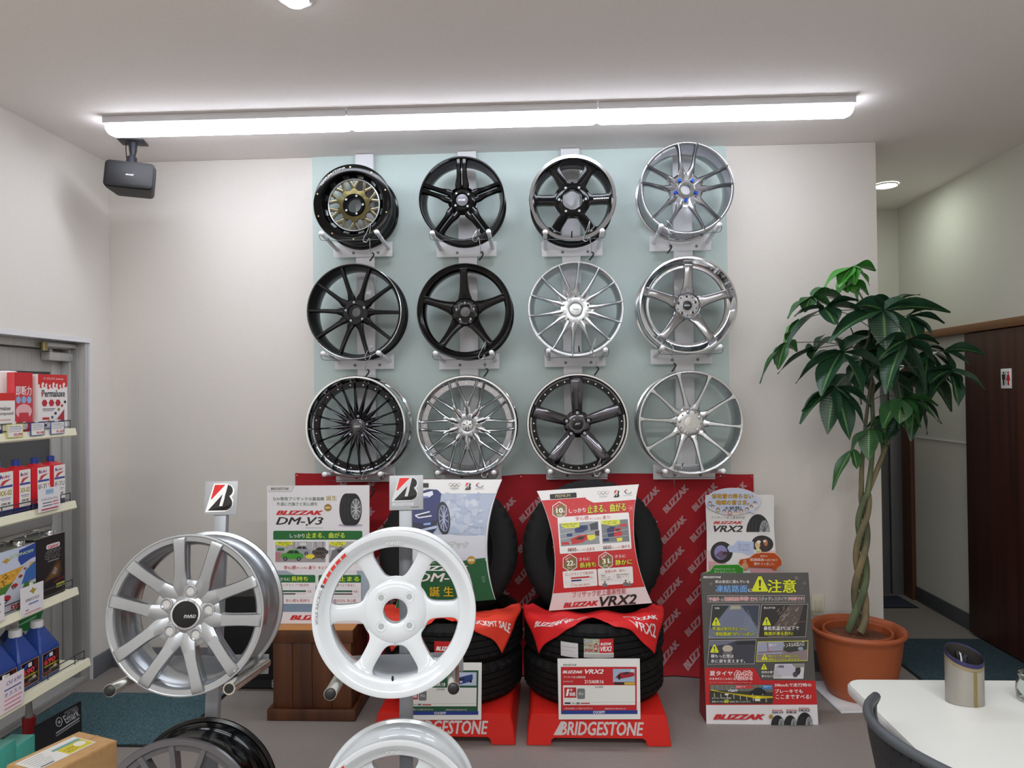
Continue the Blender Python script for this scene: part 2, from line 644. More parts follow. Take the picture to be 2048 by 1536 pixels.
mb = MB(); mb.bx(-4.2, 5.0, -4.0, 6.2, -0.1, 0.0, M_FLOOR)
struct('floor', mb)
mb = MB(); mb.bx(-4.2, 5.0, -4.0, 6.2, H, H + 0.1, M_CEIL)
struct('ceiling', mb)
mb = MB(); mb.bx(-2.75, XE, YB, YF + 0.2, 0, H, M_WALL, 0.004)
struct('wall_back', mb)
DJ0, DJ1, DZ = 2.86, 3.84, 1.80      # door opening in the left wall
mb = MB()
mb.bx(XL - 0.22, XL, DJ1, YB, 0, H, M_WALL)
mb.bx(XL - 0.22, XL, DJ0, DJ1, DZ, H, M_WALL)
mb.bx(XL - 0.22, XL, -3.6, DJ0, 0, H, M_WALL)
struct('wall_left', mb)
mb = MB(); mb.bx(XR, XR + 0.15, -3.6, YF + 0.2, 0, H, M_CORR)
struct('wall_right', mb)
mb = MB(); mb.bx(XE, XR, YF, YF + 0.15, 0, H, M_CORR)
struct('wall_far', mb)
mb = MB(); mb.bx(-2.66, XR, -3.75, -3.6, 0, H, M_WALL)
struct('wall_front', mb)

# pale green wallpaper field behind the wheels
g0, g1 = aty(627, 600, YB).x, aty(1456, 600, YB).x
mb = MB(); mb.bx(g0, g1, YB - 0.003, YB, 0.0, H, M_PANEL)
struct('trim_1', mb, smooth=0)

mb = MB()
mb.bx(XL, XE, YB - 0.012, YB - 0.0005, 0, 0.11, M_BASEB, 0.003)
struct('baseboard_back', mb)
mb = MB(); mb.bx(XL, XL + 0.012, DJ1 + 0.005, YB - 0.012, 0, 0.11, M_BASEB, 0.003)
struct('baseboard_left', mb)
mb = MB(); mb.bx(XR - 0.012, XR, 4.58, 5.36, 0, 0.10, mat('dark_baseboard', '4B4E52', 0.5), 0.003)
struct('baseboard_right', mb)

# ---- glazed aluminium door in the left wall
XD = XL - 0.115
d1 = thing('door_1', None, None, (XD, DJ0, 0)); d1['kind'] = 'structure'
mb = MB()                                            # frame lining the opening
mb.bx(XL - 0.20, XL + 0.006, DJ1 - 0.006, DJ1 + 0.006, 0, DZ - 0.0121, M_WHITEST)
mb.bx(XL - 0.20, XL - 0.004, DJ1 - 0.030, DJ1 - 0.006, 0, DZ - 0.006, M_ALU, 0.002)
mb.bx(XL - 0.20, XL - 0.040, DJ1 - 0.045, DJ1 - 0.030, 0, DZ - 0.02, M_ALUD, 0.002)
mb.bx(XL - 0.20, XL - 0.072, DJ1 - 0.060, DJ1 - 0.045, 0, DZ - 0.03, M_ALU, 0.002)
mb.bx(XL - 0.20, XL + 0.006, DJ0, DJ1 + 0.006, DZ - 0.012, DZ + 0.012, M_WHITEST)
mb.bx(XL - 0.20, XL - 0.075, DJ0, DJ1 - 0.02, DZ - 0.05, DZ - 0.0122, M_ALU, 0.002)
mb.bx(XL - 0.20, XL - 0.01, DJ0, DJ1 - 0.02, 0.0, 0.025, M_ALU, 0.003)
mb.bx(XL - 0.20, XL - 0.004, DJ0, DJ0 + 0.05, 0, DZ - 0.006, M_ALU, 0.002)
mb.build('door_frame', d1)
mb = MB()                                            # leaf
y1 = DJ1 - 0.064
zr = atx(60, 1040, XD).z
mb.bx(XD - 0.03, XD, y1 - 0.075, y1, 0.03, DZ - 0.055, M_ALU, 0.003)
mb.bx(XD - 0.03, XD, DJ0 + 0.055, DJ0 + 0.13, 0.03, DZ - 0.055, M_ALU, 0.003)
mb.bx(XD - 0.03, XD, DJ0 + 0.12, y1 - 0.07, DZ - 0.17, DZ - 0.055, M_ALU, 0.003)
mb.bx(XD - 0.03, XD, DJ0 + 0.12, y1 - 0.07, zr - 0.05, zr + 0.03, M_ALUD, 0.003)
mb.bx(XD - 0.03, XD, DJ0 + 0.12, y1 - 0.07, 0.03, 0.15, M_ALU, 0.003)
mb.bx(XD - 0.02, XD - 0.012, DJ0 + 0.12, y1 - 0.07, 0.15, zr - 0.05, M_GREYP)
mb.build('door_leaf', d1)
mb = MB(); mb.bx(XD - 0.022, XD - 0.012, DJ0 + 0.12, y1 - 0.07, zr + 0.03, DZ - 0.17, M_GLASS)
mb.build('door_pane', d1)
cl = MB()                                            # closer: body on the leaf, folding arm above
a, b = atx(92, 712, XD + 0.03), atx(153, 712, XD + 0.03)
cl.bx(XD + 0.001, XD + 0.05, a.y, b.y - 0.0, a.z - 0.022, a.z + 0.022, M_ALU, 0.006)
cl.cyl((XD + 0.03, a.y + 0.03, a.z + 0.02), (XD + 0.03, a.y + 0.03, a.z + 0.055), 0.012, None, 12, M_ALUD)
p0, p1 = atx(88, 693, XD + 0.06), atx(161, 690, XD + 0.06)
cl.box(((p0 + p1) / 2), (0.018, (p1 - p0).length, 0.022), M_ALU, 0.004)
for p in (p0, p1):
    cl.cyl(p - V((0, 0, 0.02)), p + V((0, 0, 0.02)), 0.017, None, 14, mat('brass_pin', '9A8B63', 0.4, 0.8))
cl.box(p1 + V((-0.025, 0.0, 0.01)), (0.07, 0.05, 0.012), M_ALU, 0.002)
cl.build('door_closer', d1)

# ---- dark wooden toilet door with its header on the right wall, aluminium door at the corridor end
mb = MB(); zt = atx(2048, 632, XR - 0.03).z
mb.bx(XR - 0.055, XR, 1.2, atx(1824, 668, XR).y, zt - 0.05, zt, M_WOODH, 0.003)
struct('trim_2', mb)
yd = atx(1934, 900, XR - 0.04).y
d2 = thing('door_2', None, None, (XR - 0.03, yd, 0)); d2['kind'] = 'structure'
mb = MB(); mb.bx(XR - 0.045, XR - 0.004, yd - 1.0, yd, 0.015, zt - 0.055, M_WOODD, 0.002)
mb.build('door_panel', d2)
mb = MB(); mb.bx(XR - 0.03, XR - 0.002, atx(1831, 1000, XR).y, atx(1813, 1000, XR).y, 0, zt - 0.05, mat('brown_jamb', '5B3726', 0.5), 0.003)
struct('trim_3', mb)
l0, l1 = atx(1832, 874, XR - 0.004), atx(1936, 885.5, XR - 0.004)
mb = MB(); mb.bx(XR - 0.006, XR, l1.y, l0.y, l0.z - 0.004, l0.z + 0.004, M_WHITEST)
struct('trim_4', mb)
d3 = thing('door_3', None, None, (XE + 0.4, YF, 0)); d3['kind'] = 'structure'
mb = MB()
for i in range(9):
    x = XR - 0.02 - 0.095 * i
    mb.bx(x - 0.085, x, YF - 0.05, YF, 0, 1.84, mat('corridor_aluminium', '77787A', 0.5, 0.4), 0.008)
mb.bx(XE, XR, YF - 0.06, YF, 1.84, 1.90, M_ALUD, 0.003)
mb.bx(XR - 0.03, XR - 0.002, atx(1811, 1000, XR).y + 0.01, YF - 0.05, 0, 1.84, mat('corridor_aluminium', '77787A', 0.5, 0.4), 0.004)
mb.build('door_panel', d3)

# toilet sign on the dark door
zs, ys0, ys1 = atx(2013, 757, XR - 0.045), atx(2024, 757, XR - 0.045).y, atx(2003, 757, XR - 0.045).y
sg = thing('toilet_sign', 'small white toilet sign with black man and red woman on dark wooden door', 'sign', (XR - 0.045, (ys0 + ys1) / 2, zs.z))
zh = 0.055
mb = MB(); mb.bx(XR - 0.049, XR - 0.0452, ys0, ys1, zs.z - zh, zs.z + zh, mat('sign_white', 'F0F0F0', 0.4), 0.0015)
mb.build('plate', sg)
p = Print([(0, 0), (80, 0), (80, 128), (0, 128)], plane_surface((XR - 0.049, ys1, zs.z + zh), (0, ys0 - ys1, 0), (0, 0, -2 * zh)))
p.surface = lambda u, v, h: V((XR - 0.0492 - h, ys1 + (ys0 - ys1) * u, zs.z + zh - 2 * zh * v))
for cx, c, fem in ((22, '16181C', 0), (58, 'CE1B2A', 1)):
    p.ell(cx, 26, 7, 7, c)
    if fem:
        p.poly([(cx - 7, 36), (cx + 7, 36), (cx + 15, 76), (cx + 6, 78), (cx + 6, 108), (cx - 6, 108), (cx - 6, 78), (cx - 15, 76)], c)
    else:
        p.poly([(cx - 12, 36), (cx + 12, 36), (cx + 12, 70), (cx + 7, 72), (cx + 6, 108), (cx - 6, 108), (cx - 7, 72), (cx - 12, 70)], c)
p.rect(38, 18, 42, 110, '16181C')
p.build('pictogram', sg)

# light switch / blank outlet plate on the back wall beside the pot
q0, q1 = aty(1622, 1190, YB), aty(1648, 1231, YB)
t = thing('outlet_plate', 'cream outlet plate low on the wall behind the potted tree', 'outlet', ((q0.x + q1.x) / 2, YB, (q0.z + q1.z) / 2))
mb = MB(); mb.bx(q0.x, q1.x, YB - 0.010, YB - 0.001, q1.z, q0.z, mat('cream_plastic', 'D8D4BE', 0.4), 0.004)
mb.build('plate', t)
mb = MB(); mb.bx(q0.x + 0.016, q1.x - 0.016, YB - 0.014, YB - 0.008, q1.z + 0.02, q0.z - 0.02, mat('cream_plastic_inner', 'CFCBB4', 0.4), 0.003)
mb.build('cover', t)

# ---------------------------------------------------------------- ceiling lights
def batten(name, a, b, label):
    """surface batten from a to b: white body on the ceiling, rounded bright diffuser"""
    a, b = V(a), V(b)
    L = (b - a).length
    yaw = math.atan2(b.y - a.y, b.x - a.x)
    t = thing(name, label, 'ceiling light', ((a.x + b.x) / 2, (a.y + b.y) / 2, H), Matrix.Rotation(yaw, 3, 'Z'), 'battens over the wheel display')
    m = MB(); m.box((0, 0.06, -0.017), (L - 0.004, 0.142, 0.033), M_WHITEST, 0.004)
    m.build('housing', t, local=True)
    prof = [(0.002, -0.0335), (0.002, -0.040)] + [(0.06 - 0.058 * math.cos(R_(q)), -0.044 - 0.030 * math.sin(R_(q))) for q in range(0, 181, 15)] + [(0.118, -0.040), (0.118, -0.0335)]
    m = MB()
    xs = [-L / 2 + 0.003, -L / 2 + 0.003, -L / 2 + 0.02, L / 2 - 0.02, L / 2 - 0.003, L / 2 - 0.003]
    ks = [0.0, 0.82, 1, 1, 0.82, 0.0]
    m.rings([[V((x, 0.06 + (y - 0.06) * (k if k else 0.02), -0.0345 + (z + 0.0345) * (k if k else 0.02))) for y, z in prof] for x, k in zip(xs, ks)], M_LAMP, True, True, True)
    m.build('diffuser', t, local=True)
    return t


A, B = atz(205, 233, H), atz(1712, 191, H)
J1, J2 = A.lerp(B, 1 / 3.0), A.lerp(B, 2 / 3.0)
batten('ceiling_batten', A, J1, 'lit white batten light above the black ceiling speaker, first of the row')
batten('ceiling_batten', J1, J2, 'middle one of three lit white batten lights on the ceiling')
batten('ceiling_batten', J2, B, 'lit white batten light nearest the corridor, at the end of the row')

c = atz(590, -8, H)
t = thing('ceiling_downlight', 'round lit downlight cut off by the top edge of the photo', 'ceiling light', c)
mb = MB(); mb.lathe([(0.050, -0.001), (0.055, -0.012), (0.046, -0.016), (0.042, -0.010)], 36, mat('downlight_ring', 'DADADA', 0.3, 0.5), 'Z', c)
mb.build('ring', t)
mb = MB(); mb.lathe([(0.042, -0.010), (0.040, -0.018), (0.03, -0.028), (0.015, -0.033), (0.0005, -0.034)], 36, M_LAMPR, 'Z', c)
mb.build('lamp', t)
c = atz(1772, 369, H)
t = thing('ceiling_downlight', 'round lit downlight on the corridor ceiling beside the wall edge', 'ceiling light', c)
mb = MB(); mb.lathe([(0.072, -0.001), (0.072, -0.010), (0.066, -0.012), (0.064, -0.004)], 36, mat('downlight_ring', 'DADADA', 0.3, 0.5), 'Z', c)
mb.build('ring', t)
mb = MB(); mb.lathe([(0.065, -0.005), (0.05, -0.012), (0.025, -0.016), (0.0005, -0.017)], 36, M_LAMPC, 'Z', c)
mb.build('lamp', t)

# ---------------------------------------------------------------- ceiling speaker
c = atz(266, 283, H)
t = thing('ceiling_speaker', 'black box loudspeaker hung from the ceiling in the corner', 'speaker', c)
rz = Matrix.Rotation(R_(14), 3, 'Z')
mb = MB(); mb.box(c + V((0, 0, -0.004)), (0.125, 0.10, 0.007), M_BRACK, 0.003, rz)
mb.build('ceiling_plate', t)
e = aty(263, 332, c.y - 0.01)
mb = MB()
mb.tube([c + V((0, 0, -0.005)), c + V((0, 0, -0.05)), c + V((0, -0.003, -0.075))], [0.022, 0.018, 0.013], 14, M_BRACK)
mb.ball(c.lerp(e, 0.62), 0.014, M_BRACK)
mb.cyl(c.lerp(e, 0.66), e + V((0, 0, 0.012)), 0.024, 0.026, 14, M_BRACK)
mb.cyl(e + V((0, 0, 0.012)), e + V((0, 0, -0.006)), 0.034, 0.038, 14, M_BRACK)
mb.build('swivel_arm', t)
mb = MB(); mb.tube([c + V((-0.035, 0, -0.006)), c + V((-0.032, -0.01, -0.04)), c + V((-0.028, -0.01, -0.10)), e + V((-0.03, 0, 0.0))], 0.0022, 6, M_BLK, 6)
mb.build('cable', t)
sc_ = aty(265, 361, 3.63)
rs = Matrix.Rotation(R_(17), 3, 'Z') @ Matrix.Rotation(R_(3.2), 3, 'Y') @ Matrix.Rotation(R_(-8), 3, 'X')
SM = Matrix.Translation(sc_) @ rs.to_4x4()
def spk(*v): return SM @ V(v)
w, hh, dd = 0.114, 0.070, 0.072
mb = MB()
def rr(w, h, r, y, n=5):
    o = []
    for cx, cz, a in ((w - r, h - r, 0), (-w + r, h - r, 90), (-w + r, -h + r, 180), (w - r, -h + r, 270)):
        for k in range(n + 1):
            b = R_(a + 90 * k / n)
            o.append(spk(cx + r * math.cos(b), y, cz + r * math.sin(b)))
    return o
mb.rings([rr(w * 0.80, hh * 0.86, 0.02, dd), rr(w * 0.84, hh * 0.9, 0.022, dd - 0.02), rr(w, hh, 0.022, -dd + 0.035), rr(w, hh, 0.022, -dd + 0.006)], M_SPEAKER, True, True, True)
mb.build('cabinet', t)
mb = MB(); mb.rings([rr(w - 0.004, hh - 0.004, 0.02, -dd + 0.006), rr(w - 0.004, hh - 0.004, 0.02, -dd), rr(w - 0.010, hh - 0.010, 0.018, -dd - 0.004)], noisy(mat('speaker_grille', '1A1A1D', 0.6), 500, 0.4, 0.4, 700), True, False, True)
mb.build('grille', t)
p = Print([(0, 0), (100, 0), (100, 60), (0, 60)], lambda u, v, h: spk(-0.01 + 0.046 * u - 0.008, -dd - 0.0045 - h, 0.004 - 0.014 * v))
p.poly([(0, 20), (28, 20), (30, 12), (100, 12), (70, 46), (10, 46), (18, 30)], '26262A')
p.text('BOSE', 8, 14, 90, 44, 'F4F4F4', 0.04, 0.35)
p.build('badge', t)

# ================================================================ wheels
# local frame: axis along Y, face at y = 0 towards the viewer, back flange at y = W; x right, z up
def rim_profile(R, W, lip=0.012, face=0.0, inner=0.030, lipdrop=0.012):
    """closed outline (radius, y): front flange, inside of the barrel, back flange, outside"""
    return [(R, 0.006), (R - 0.0015, 0.001), (R - 0.005, 0.0), (R - lip, 0.002), (R - lip - 0.003, 0.008),
            (R - lip - lipdrop * 0.5, 0.030), (R - inner, 0.055), (R - inner - 0.004, 0.09), (R - inner, W - 0.05),
            (R - 0.020, W - 0.02), (R - 0.012, W - 0.006), (R - 0.004, W), (R, W - 0.004),
            (R - 0.001, W - 0.010), (R - 0.010, W - 0.013), (R - 0.013, W - 0.035), (R - 0.020, W - 0.050),
            (R - inner + 0.005, W - 0.06), (R - inner + 0.001, 0.095), (R - 0.018, 0.050), (R - 0.012, 0.034), (R - 0.010, 0.016), (R - 0.001, 0.012)]


def spoke(mb, a, pts, m, n=5, crown=0.0, roof=0.62, under=0.8, cap=True, m2=None):
    """one spoke at angle a (degrees): pts = (radius, sideways, y of the face, half width, thickness)"""
    er, et = V((math.cos(R_(a)), 0, math.sin(R_(a)))), V((-math.sin(R_(a)), 0, math.cos(R_(a))))
    P = catmull(pts, n)
    rings = []
    for i, (r, t, y, hw, d) in enumerate(P):
        q = P[min(i + 1, len(P) - 1)]
        o = P[max(i - 1, 0)]
        tr = V((q[0] - o[0], q[1] - o[1]))
        tr.normalize()
        nx, nt = -tr.y, tr.x                       # across the spoke in the (radial, sideways) plane
        sec = [(-1.0, 0.28 * d), (-roof - 0.12, 0.05 * d), (-roof, 0.0), (0, -crown), (roof, 0.0), (roof + 0.12, 0.05 * d), (1.0, 0.28 * d), (under, d), (-under, d)]
        rings.append([er * (r + nx * w * hw) + et * (t + nt * w * hw) + V((0, y + yy, 0)) for w, yy in sec])
    mb.rings(rings, m, True, cap, cap)


def nut_ring(mb, n, r, y, rad, dep, m, ph=90, mi=None, sides=12):
    for k in range(n):
        a = R_(ph + 360 * k / n)
        c = V((r * math.cos(a), y, r * math.sin(a)))
        mb.cyl(c, c + V((0, dep, 0)), rad, rad, sides, m, True)


def lug_wells(mb, n, r, y, rad, m, dark, ph=90):
    """a flat seat ring and disc, the tone of the hole put in by colour"""
    for k in range(n):
        a = R_(ph + 360 * k / n)
        c = V((r * math.cos(a), y, r * math.sin(a)))
        mb.lathe([(rad * 1.05, -0.0006), (rad * 0.86, 0.0004), (rad * 0.62, -0.0001)], 16, m, 'Y', c)
        mb.lathe([(rad * 0.62, -0.0002), (0.0004, -0.0003)], 16, dark, 'Y', c)


def hub(mb, prof, m, n=48, fn=None):
    mb.lathe(prof, n, m, 'Y', (0, 0, 0), True, fn)


def cap_part(t, r, y, m, text=None, tcol='D0D0D0', ring=None, box=(0.62, 0.18)):
    mb = MB()
    if ring:
        mb.lathe([(r * 1.14, y + 0.004), (r * 1.14, y - 0.002), (r, y - 0.003), (r * 0.98, y)], 32, ring)
    mb.lathe([(r, y + 0.002), (r * 0.97, y - 0.001), (r * 0.5, y - 0.0025), (0.0004, y - 0.003)], 32, m)
    c = mb.build('center_cap', t, local=True)
    if text:
        w, h = r * box[0], r * box[1]
        p = Print([(0, 0), (10, 0), (10, 10), (0, 10)], lambda u, v, hh: V(((2 * u - 1) * w, y - 0.0032 - hh, (1 - 2 * v) * h)), h0=0.0003)
        p.text(text, 0, 0, 10, 10, tcol, 0.03, 0.25)
        p.build('emblem', c, local=True)
    return c


def valve(t, R, a, m=None):
    mb = MB()
    er = V((math.cos(R_(a)), 0, math.sin(R_(a))))
    mb.tube([er * (R - 0.026) + V((0, 0.03, 0)), er * (R - 0.045) + V((0, 0.022, 0)), er * (R - 0.054) + V((0, 0.016, 0))], [0.004, 0.0034, 0.003], 8, m or M_BLK)
    mb.build('valve_stem', t, local=True)


def arc_text(t, txt, r, h, a0, a1, y, col, part, bold=0.03):
    """lettering set round the rim from angle a0 to a1 (degrees, clockwise reading)"""
    def surf(u, v, hh):
        a = R_(a0 + (a1 - a0) * u)
        rr_ = r + h * (0.5 - v)
        return V((rr_ * math.cos(a), y - hh, rr_ * math.sin(a)))
    p = Print([(0, 0), (100, 0), (100, 10), (0, 10)], surf, (14, 1))
    p.text(txt, 0, 0, 100, 10, col, bold)
    o = p.build(part, t, local=True)
    return o


def wheel(name, label, loc, rot=None, group='wheels on the wall display'):
    return thing(name, label, 'wheel', loc, rot, group)


def rim_part(t, R, W, m, n=84, **k):
    mb = MB(); mb.lathe(rim_profile(R, W, **k), n, m, 'Y', (0, 0, 0), True)
    return mb.build('rim', t, local=True, smooth=50)


def lip_part(t, R, Rl, dep, m, n=84, roll=0.010):
    """deep polished outer lip, from the rolled edge R down to radius Rl at depth dep"""
    mb = MB()
    mb.lathe([(R + 0.001, 0.010), (R + 0.001, 0.003), (R - 0.002, -0.001), (R - roll, -0.001), (R - roll - 0.004, 0.004), (Rl + 0.012, dep * 0.75), (Rl + 0.004, dep), (Rl, dep + 0.002), (Rl, dep + 0.006), (R - 0.006, 0.016)], n, m, 'Y', (0, 0, 0), True)
    return mb.build('outer_lip', t, local=True, smooth=50)


def rivets(t, angles, r, y, r0, m, name='rivet', dep=0.004):
    """small heads round the rim, each an object of its own"""
    first = None
    for a in angles:
        if first is None:
            mb = MB(); mb.cyl((0, 0.001, 0), (0, -dep, 0), r0, r0 * 0.8, 8, m)
            o = first = mb.build(name, t, local=True)
        else:
            o = first.copy(); COL.objects.link(o)
        o.location = (r * math.cos(R_(a)), y, r * math.sin(R_(a)))


# ---- the designs -------------------------------------------------------------
def d_offroad(t, R, W):
    rim_part(t, R, W, M_GLOSSBLK, lip=0.006)
    mb = MB(); mb.lathe([(R - 0.001, 0.004), (R - 0.003, -0.004), (R - 0.008, -0.006), (R - 0.040, -0.004), (R - 0.044, 0.002), (R - 0.044, 0.010), (R - 0.004, 0.012)], 72, M_GLOSSBLK, 'Y', (0, 0, 0), True)
    ringp = mb.build('beadlock_ring', t, local=True)
    rivets(t, [20 + 36 * k for k in range(10)], R - 0.019, -0.005, 0.0052, mat('pale_gold_bolt', 'B9A97A', 0.35, 0.8), 'bolt', 0.005)
    # black dish with slots that open to the wall
    n, sub = 12, 10
    rs = [R - 0.042, R - 0.050, R - 0.062, R - 0.072]
    ys = [0.004, 0.018, 0.034, 0.036]
    mb = MB(); k = mb.mi(M_GLOSSBLK)
    N = n * sub
    vs = [[mb.bm.verts.new((r * math.cos(2 * PI * i / N), y, r * math.sin(2 * PI * i / N))) for i in range(N)] for r, y in zip(rs, ys)]
    for j in range(3):
        for i in range(N):
            if j == 1 and 3 <= i % sub <= 6:
                continue
            mb.bm.faces.new((vs[j][i], vs[j][(i + 1) % N], vs[j + 1][(i + 1) % N], vs[j + 1][i]))
    g = bmesh.ops.solidify(mb.bm, geom=mb.bm.faces[:], thickness=0.006)
    mb.build('slotted_dish', t, local=True)
    mb = MB(); mb.lathe([(R - 0.068, 0.036), (R - 0.068, 0.030), (R - 0.071, 0.029), (R - 0.074, 0.031), (R - 0.074, 0.046), (R - 0.068, 0.046)], 60, M_SILVERB, 'Y', (0, 0, 0), True)
    mb.build('silver_ring', t, local=True)
    mb = MB()
    Ri = R - 0.072
    for i in range(10):
        a = 90 + 36 * i
        spoke(mb, a, [(0.30 * R, 0, 0.044, 0.018, 0.012), (0.40 * R, 0, 0.042, 0.015, 0.012), (0.47 * R, 0, 0.040, 0.013, 0.012)], M_SATBLK, 3, roof=0.7)
        for sg in (-1, 1):
            spoke(mb, a, [(0.44 * R, 0, 0.040, 0.011, 0.012), (0.53 * R, sg * 0.011, 0.038, 0.0095, 0.012), (Ri + 0.002, sg * 0.026, 0.036, 0.012, 0.012)], mat('smoked_alloy', '66614F', 0.26, 0.95), 3, roof=0.7)
    mb.build('spoke_mesh', t, local=True)
    mb = MB()
    pts = []
    for i in range(120):
        a = 2 * PI * i / 120
        pts.append((0.405 * R + 0.03 * R * math.cos(10 * (a - PI / 2)), a))
    mb.rings([[V((r * math.cos(a), 0.036, r * math.sin(a))) for r, a in pts], [V((0.26 * R * math.cos(a), 0.034, 0.26 * R * math.sin(a))) for r, a in pts],
              [V((0.26 * R * math.cos(a), 0.05, 0.26 * R * math.sin(a))) for r, a in pts], [V((r * math.cos(a), 0.05, r * math.sin(a))) for r, a in pts]], M_BRONZE, True, False, False, True)
    mb.build('bronze_star', t, local=True)
    mb = MB()
    mb.lathe([(0.29 * R, 0.033), (0.27 * R, 0.028), (0.20 * R, 0.028), (0.185 * R, 0.034), (0.185 * R, 0.07), (0.29 * R, 0.06)], 40, M_GLOSSBLK, 'Y', (0, 0, 0), True)
    lug_wells(mb, 5, 0.235 * R, 0.0275, 0.0085, M_GLOSSBLK, mat('lug_hole_grey', '9FA6A6', 0.6), 72)
    mb.build('hub', t, local=True)
    arc_text(t, 'TEAM DAYTONA', R - 0.018, 0.010, 150, 100, -0.0064, 'C9C9C9', 'rim_lettering')


def d_twin5(t, R, W):
    rim_part(t, R, W, M_GLOSSBLK, inner=0.026)
    mb = MB()
    for i in range(5):
        a = 90 + 72 * i
        for sg in (-1, 1):
            spoke(mb, a, [(0.16 * R, sg * 0.045 * R, 0.034, 0.05 * R, 0.03), (0.34 * R, sg * 0.085 * R, 0.026, 0.078 * R, 0.032), (0.55 * R, sg * 0.070 * R, 0.016, 0.056 * R, 0.032), (0.80 * R, sg * 0.068 * R, 0.008, 0.052 * R, 0.034), (0.955 * R, sg * 0.07 * R, 0.006, 0.058 * R, 0.045)], M_GLOSSBLK, 5)
        spoke(mb, a, [(0.2 * R, 0, 0.040, 0.09 * R, 0.02), (0.36 * R, 0, 0.036, 0.075 * R, 0.02)], M_GLOSSBLK, 3)
    hub(mb, [(0.34 * R, 0.040), (0.30 * R, 0.029), (0.235 * R, 0.020), (0.17 * R, 0.022), (0.165 * R, 0.034), (0.02, 0.034), (0.02, 0.055), (0.27 * R, 0.055)], M_GLOSSBLK)
    lug_wells(mb, 4, 0.20 * R, 0.0205, 0.0085, M_GLOSSBLK, mat('lug_hole_grey', '9FA6A6', 0.6), 40)
    mb.build('spokes', t, local=True)
    cap_part(t, 0.14 * R, 0.026, mat('grey_cap', '6C6A72', 0.3, 0.6), 'WORK', 'E8E8E8')
    arc_text(t, 'RACING DESIGN', R - 0.012, 0.006, 138, 108, -0.0006, '4A4A4C', 'rim_lettering')


def d_six(t, R, W, M=None, lipm=None, nl=6, bore=0.235, phase=0, lugr=0.31, lugph=60, wide=0.115, out=1.0):
    M = M or M_GLOSSBLK
    rim_part(t, R, W, M, inner=0.034, lip=0.016)
    if lipm:
        mb = MB(); mb.lathe([(R + 0.0006, 0.006), (R - 0.002, -0.0006), (R - 0.017, 0.0006), (R - 0.022, 0.010), (R - 0.024, 0.014), (R - 0.018, 0.013), (R - 0.004, 0.010)], 84, lipm, 'Y', (0, 0, 0), True)
        mb.build('outer_lip', t, local=True)
        p = Print([(0, 0), (100, 0), (100, 14), (0, 14)], lambda u, v, h: V((R * (0.48 + 0.36 * u), 0.0372 - 0.0105 * u - h, R * 0.035 * (0.5 - v))), (8, 1), h0=0.0012)
        p.rect(0, 0, 100, 4, 'DADADC')
        for k in range(9):
            p.poly([(1 + 11 * k, 4), (10 + 11 * k, 4), (6 + 11 * k, 14), (4 + 11 * k, 14)], 'DADADC')
        p.build('spoke_lettering', t, local=True)
    else:
        mb = MB(); mb.lathe([(R - 0.010, 0.001), (R - 0.020, 0.004), (R - 0.030, 0.016), (R - 0.046, 0.022), (R - 0.048, 0.030), (R - 0.02, 0.04)], 84, M, 'Y', (0, 0, 0), True)
        mb.build('inner_step', t, local=True)
    mb = MB()
    for i in range(6):
        a = phase + 60 * i
        spoke(mb, a, [(0.22 * R, 0, 0.046, 0.19 * R, 0.03), (0.34 * R, 0, 0.043, 0.20 * R, 0.032), (0.385 * R, 0, 0.041, 0.158 * R, 0.034), (0.43 * R, 0, 0.039, 0.120 * R, 0.034), (0.50 * R, 0, 0.037, wide * 1.05 * R, 0.034), (0.65 * R, 0, 0.033, wide * R, 0.036), (0.735 * out * R, 0, 0.030, wide * 1.10 * R, 0.036), (0.775 * out * R, 0, 0.027, wide * 1.5 * R, 0.036), (0.805 * out * R, 0, 0.024, wide * 2.5 * R, 0.034)], M, 3, roof=0.86, under=0.95)
    hub(mb, [(0.425 * R, 0.049), (0.385 * R, 0.0415), (0.32 * R, 0.0355), (bore * R + 0.008, 0.033), (bore * R, 0.038), (bore * R, 0.075), (0.40 * R, 0.07)], M)
    lug_wells(mb, nl, lugr * R, 0.0335, 0.0095 if nl == 6 else 0.0135, M, mat('lug_hole_grey', '9FA6A6', 0.6), lugph)
    mb.build('spokes', t, local=True)
    valve(t, R, -92, M_BLK)


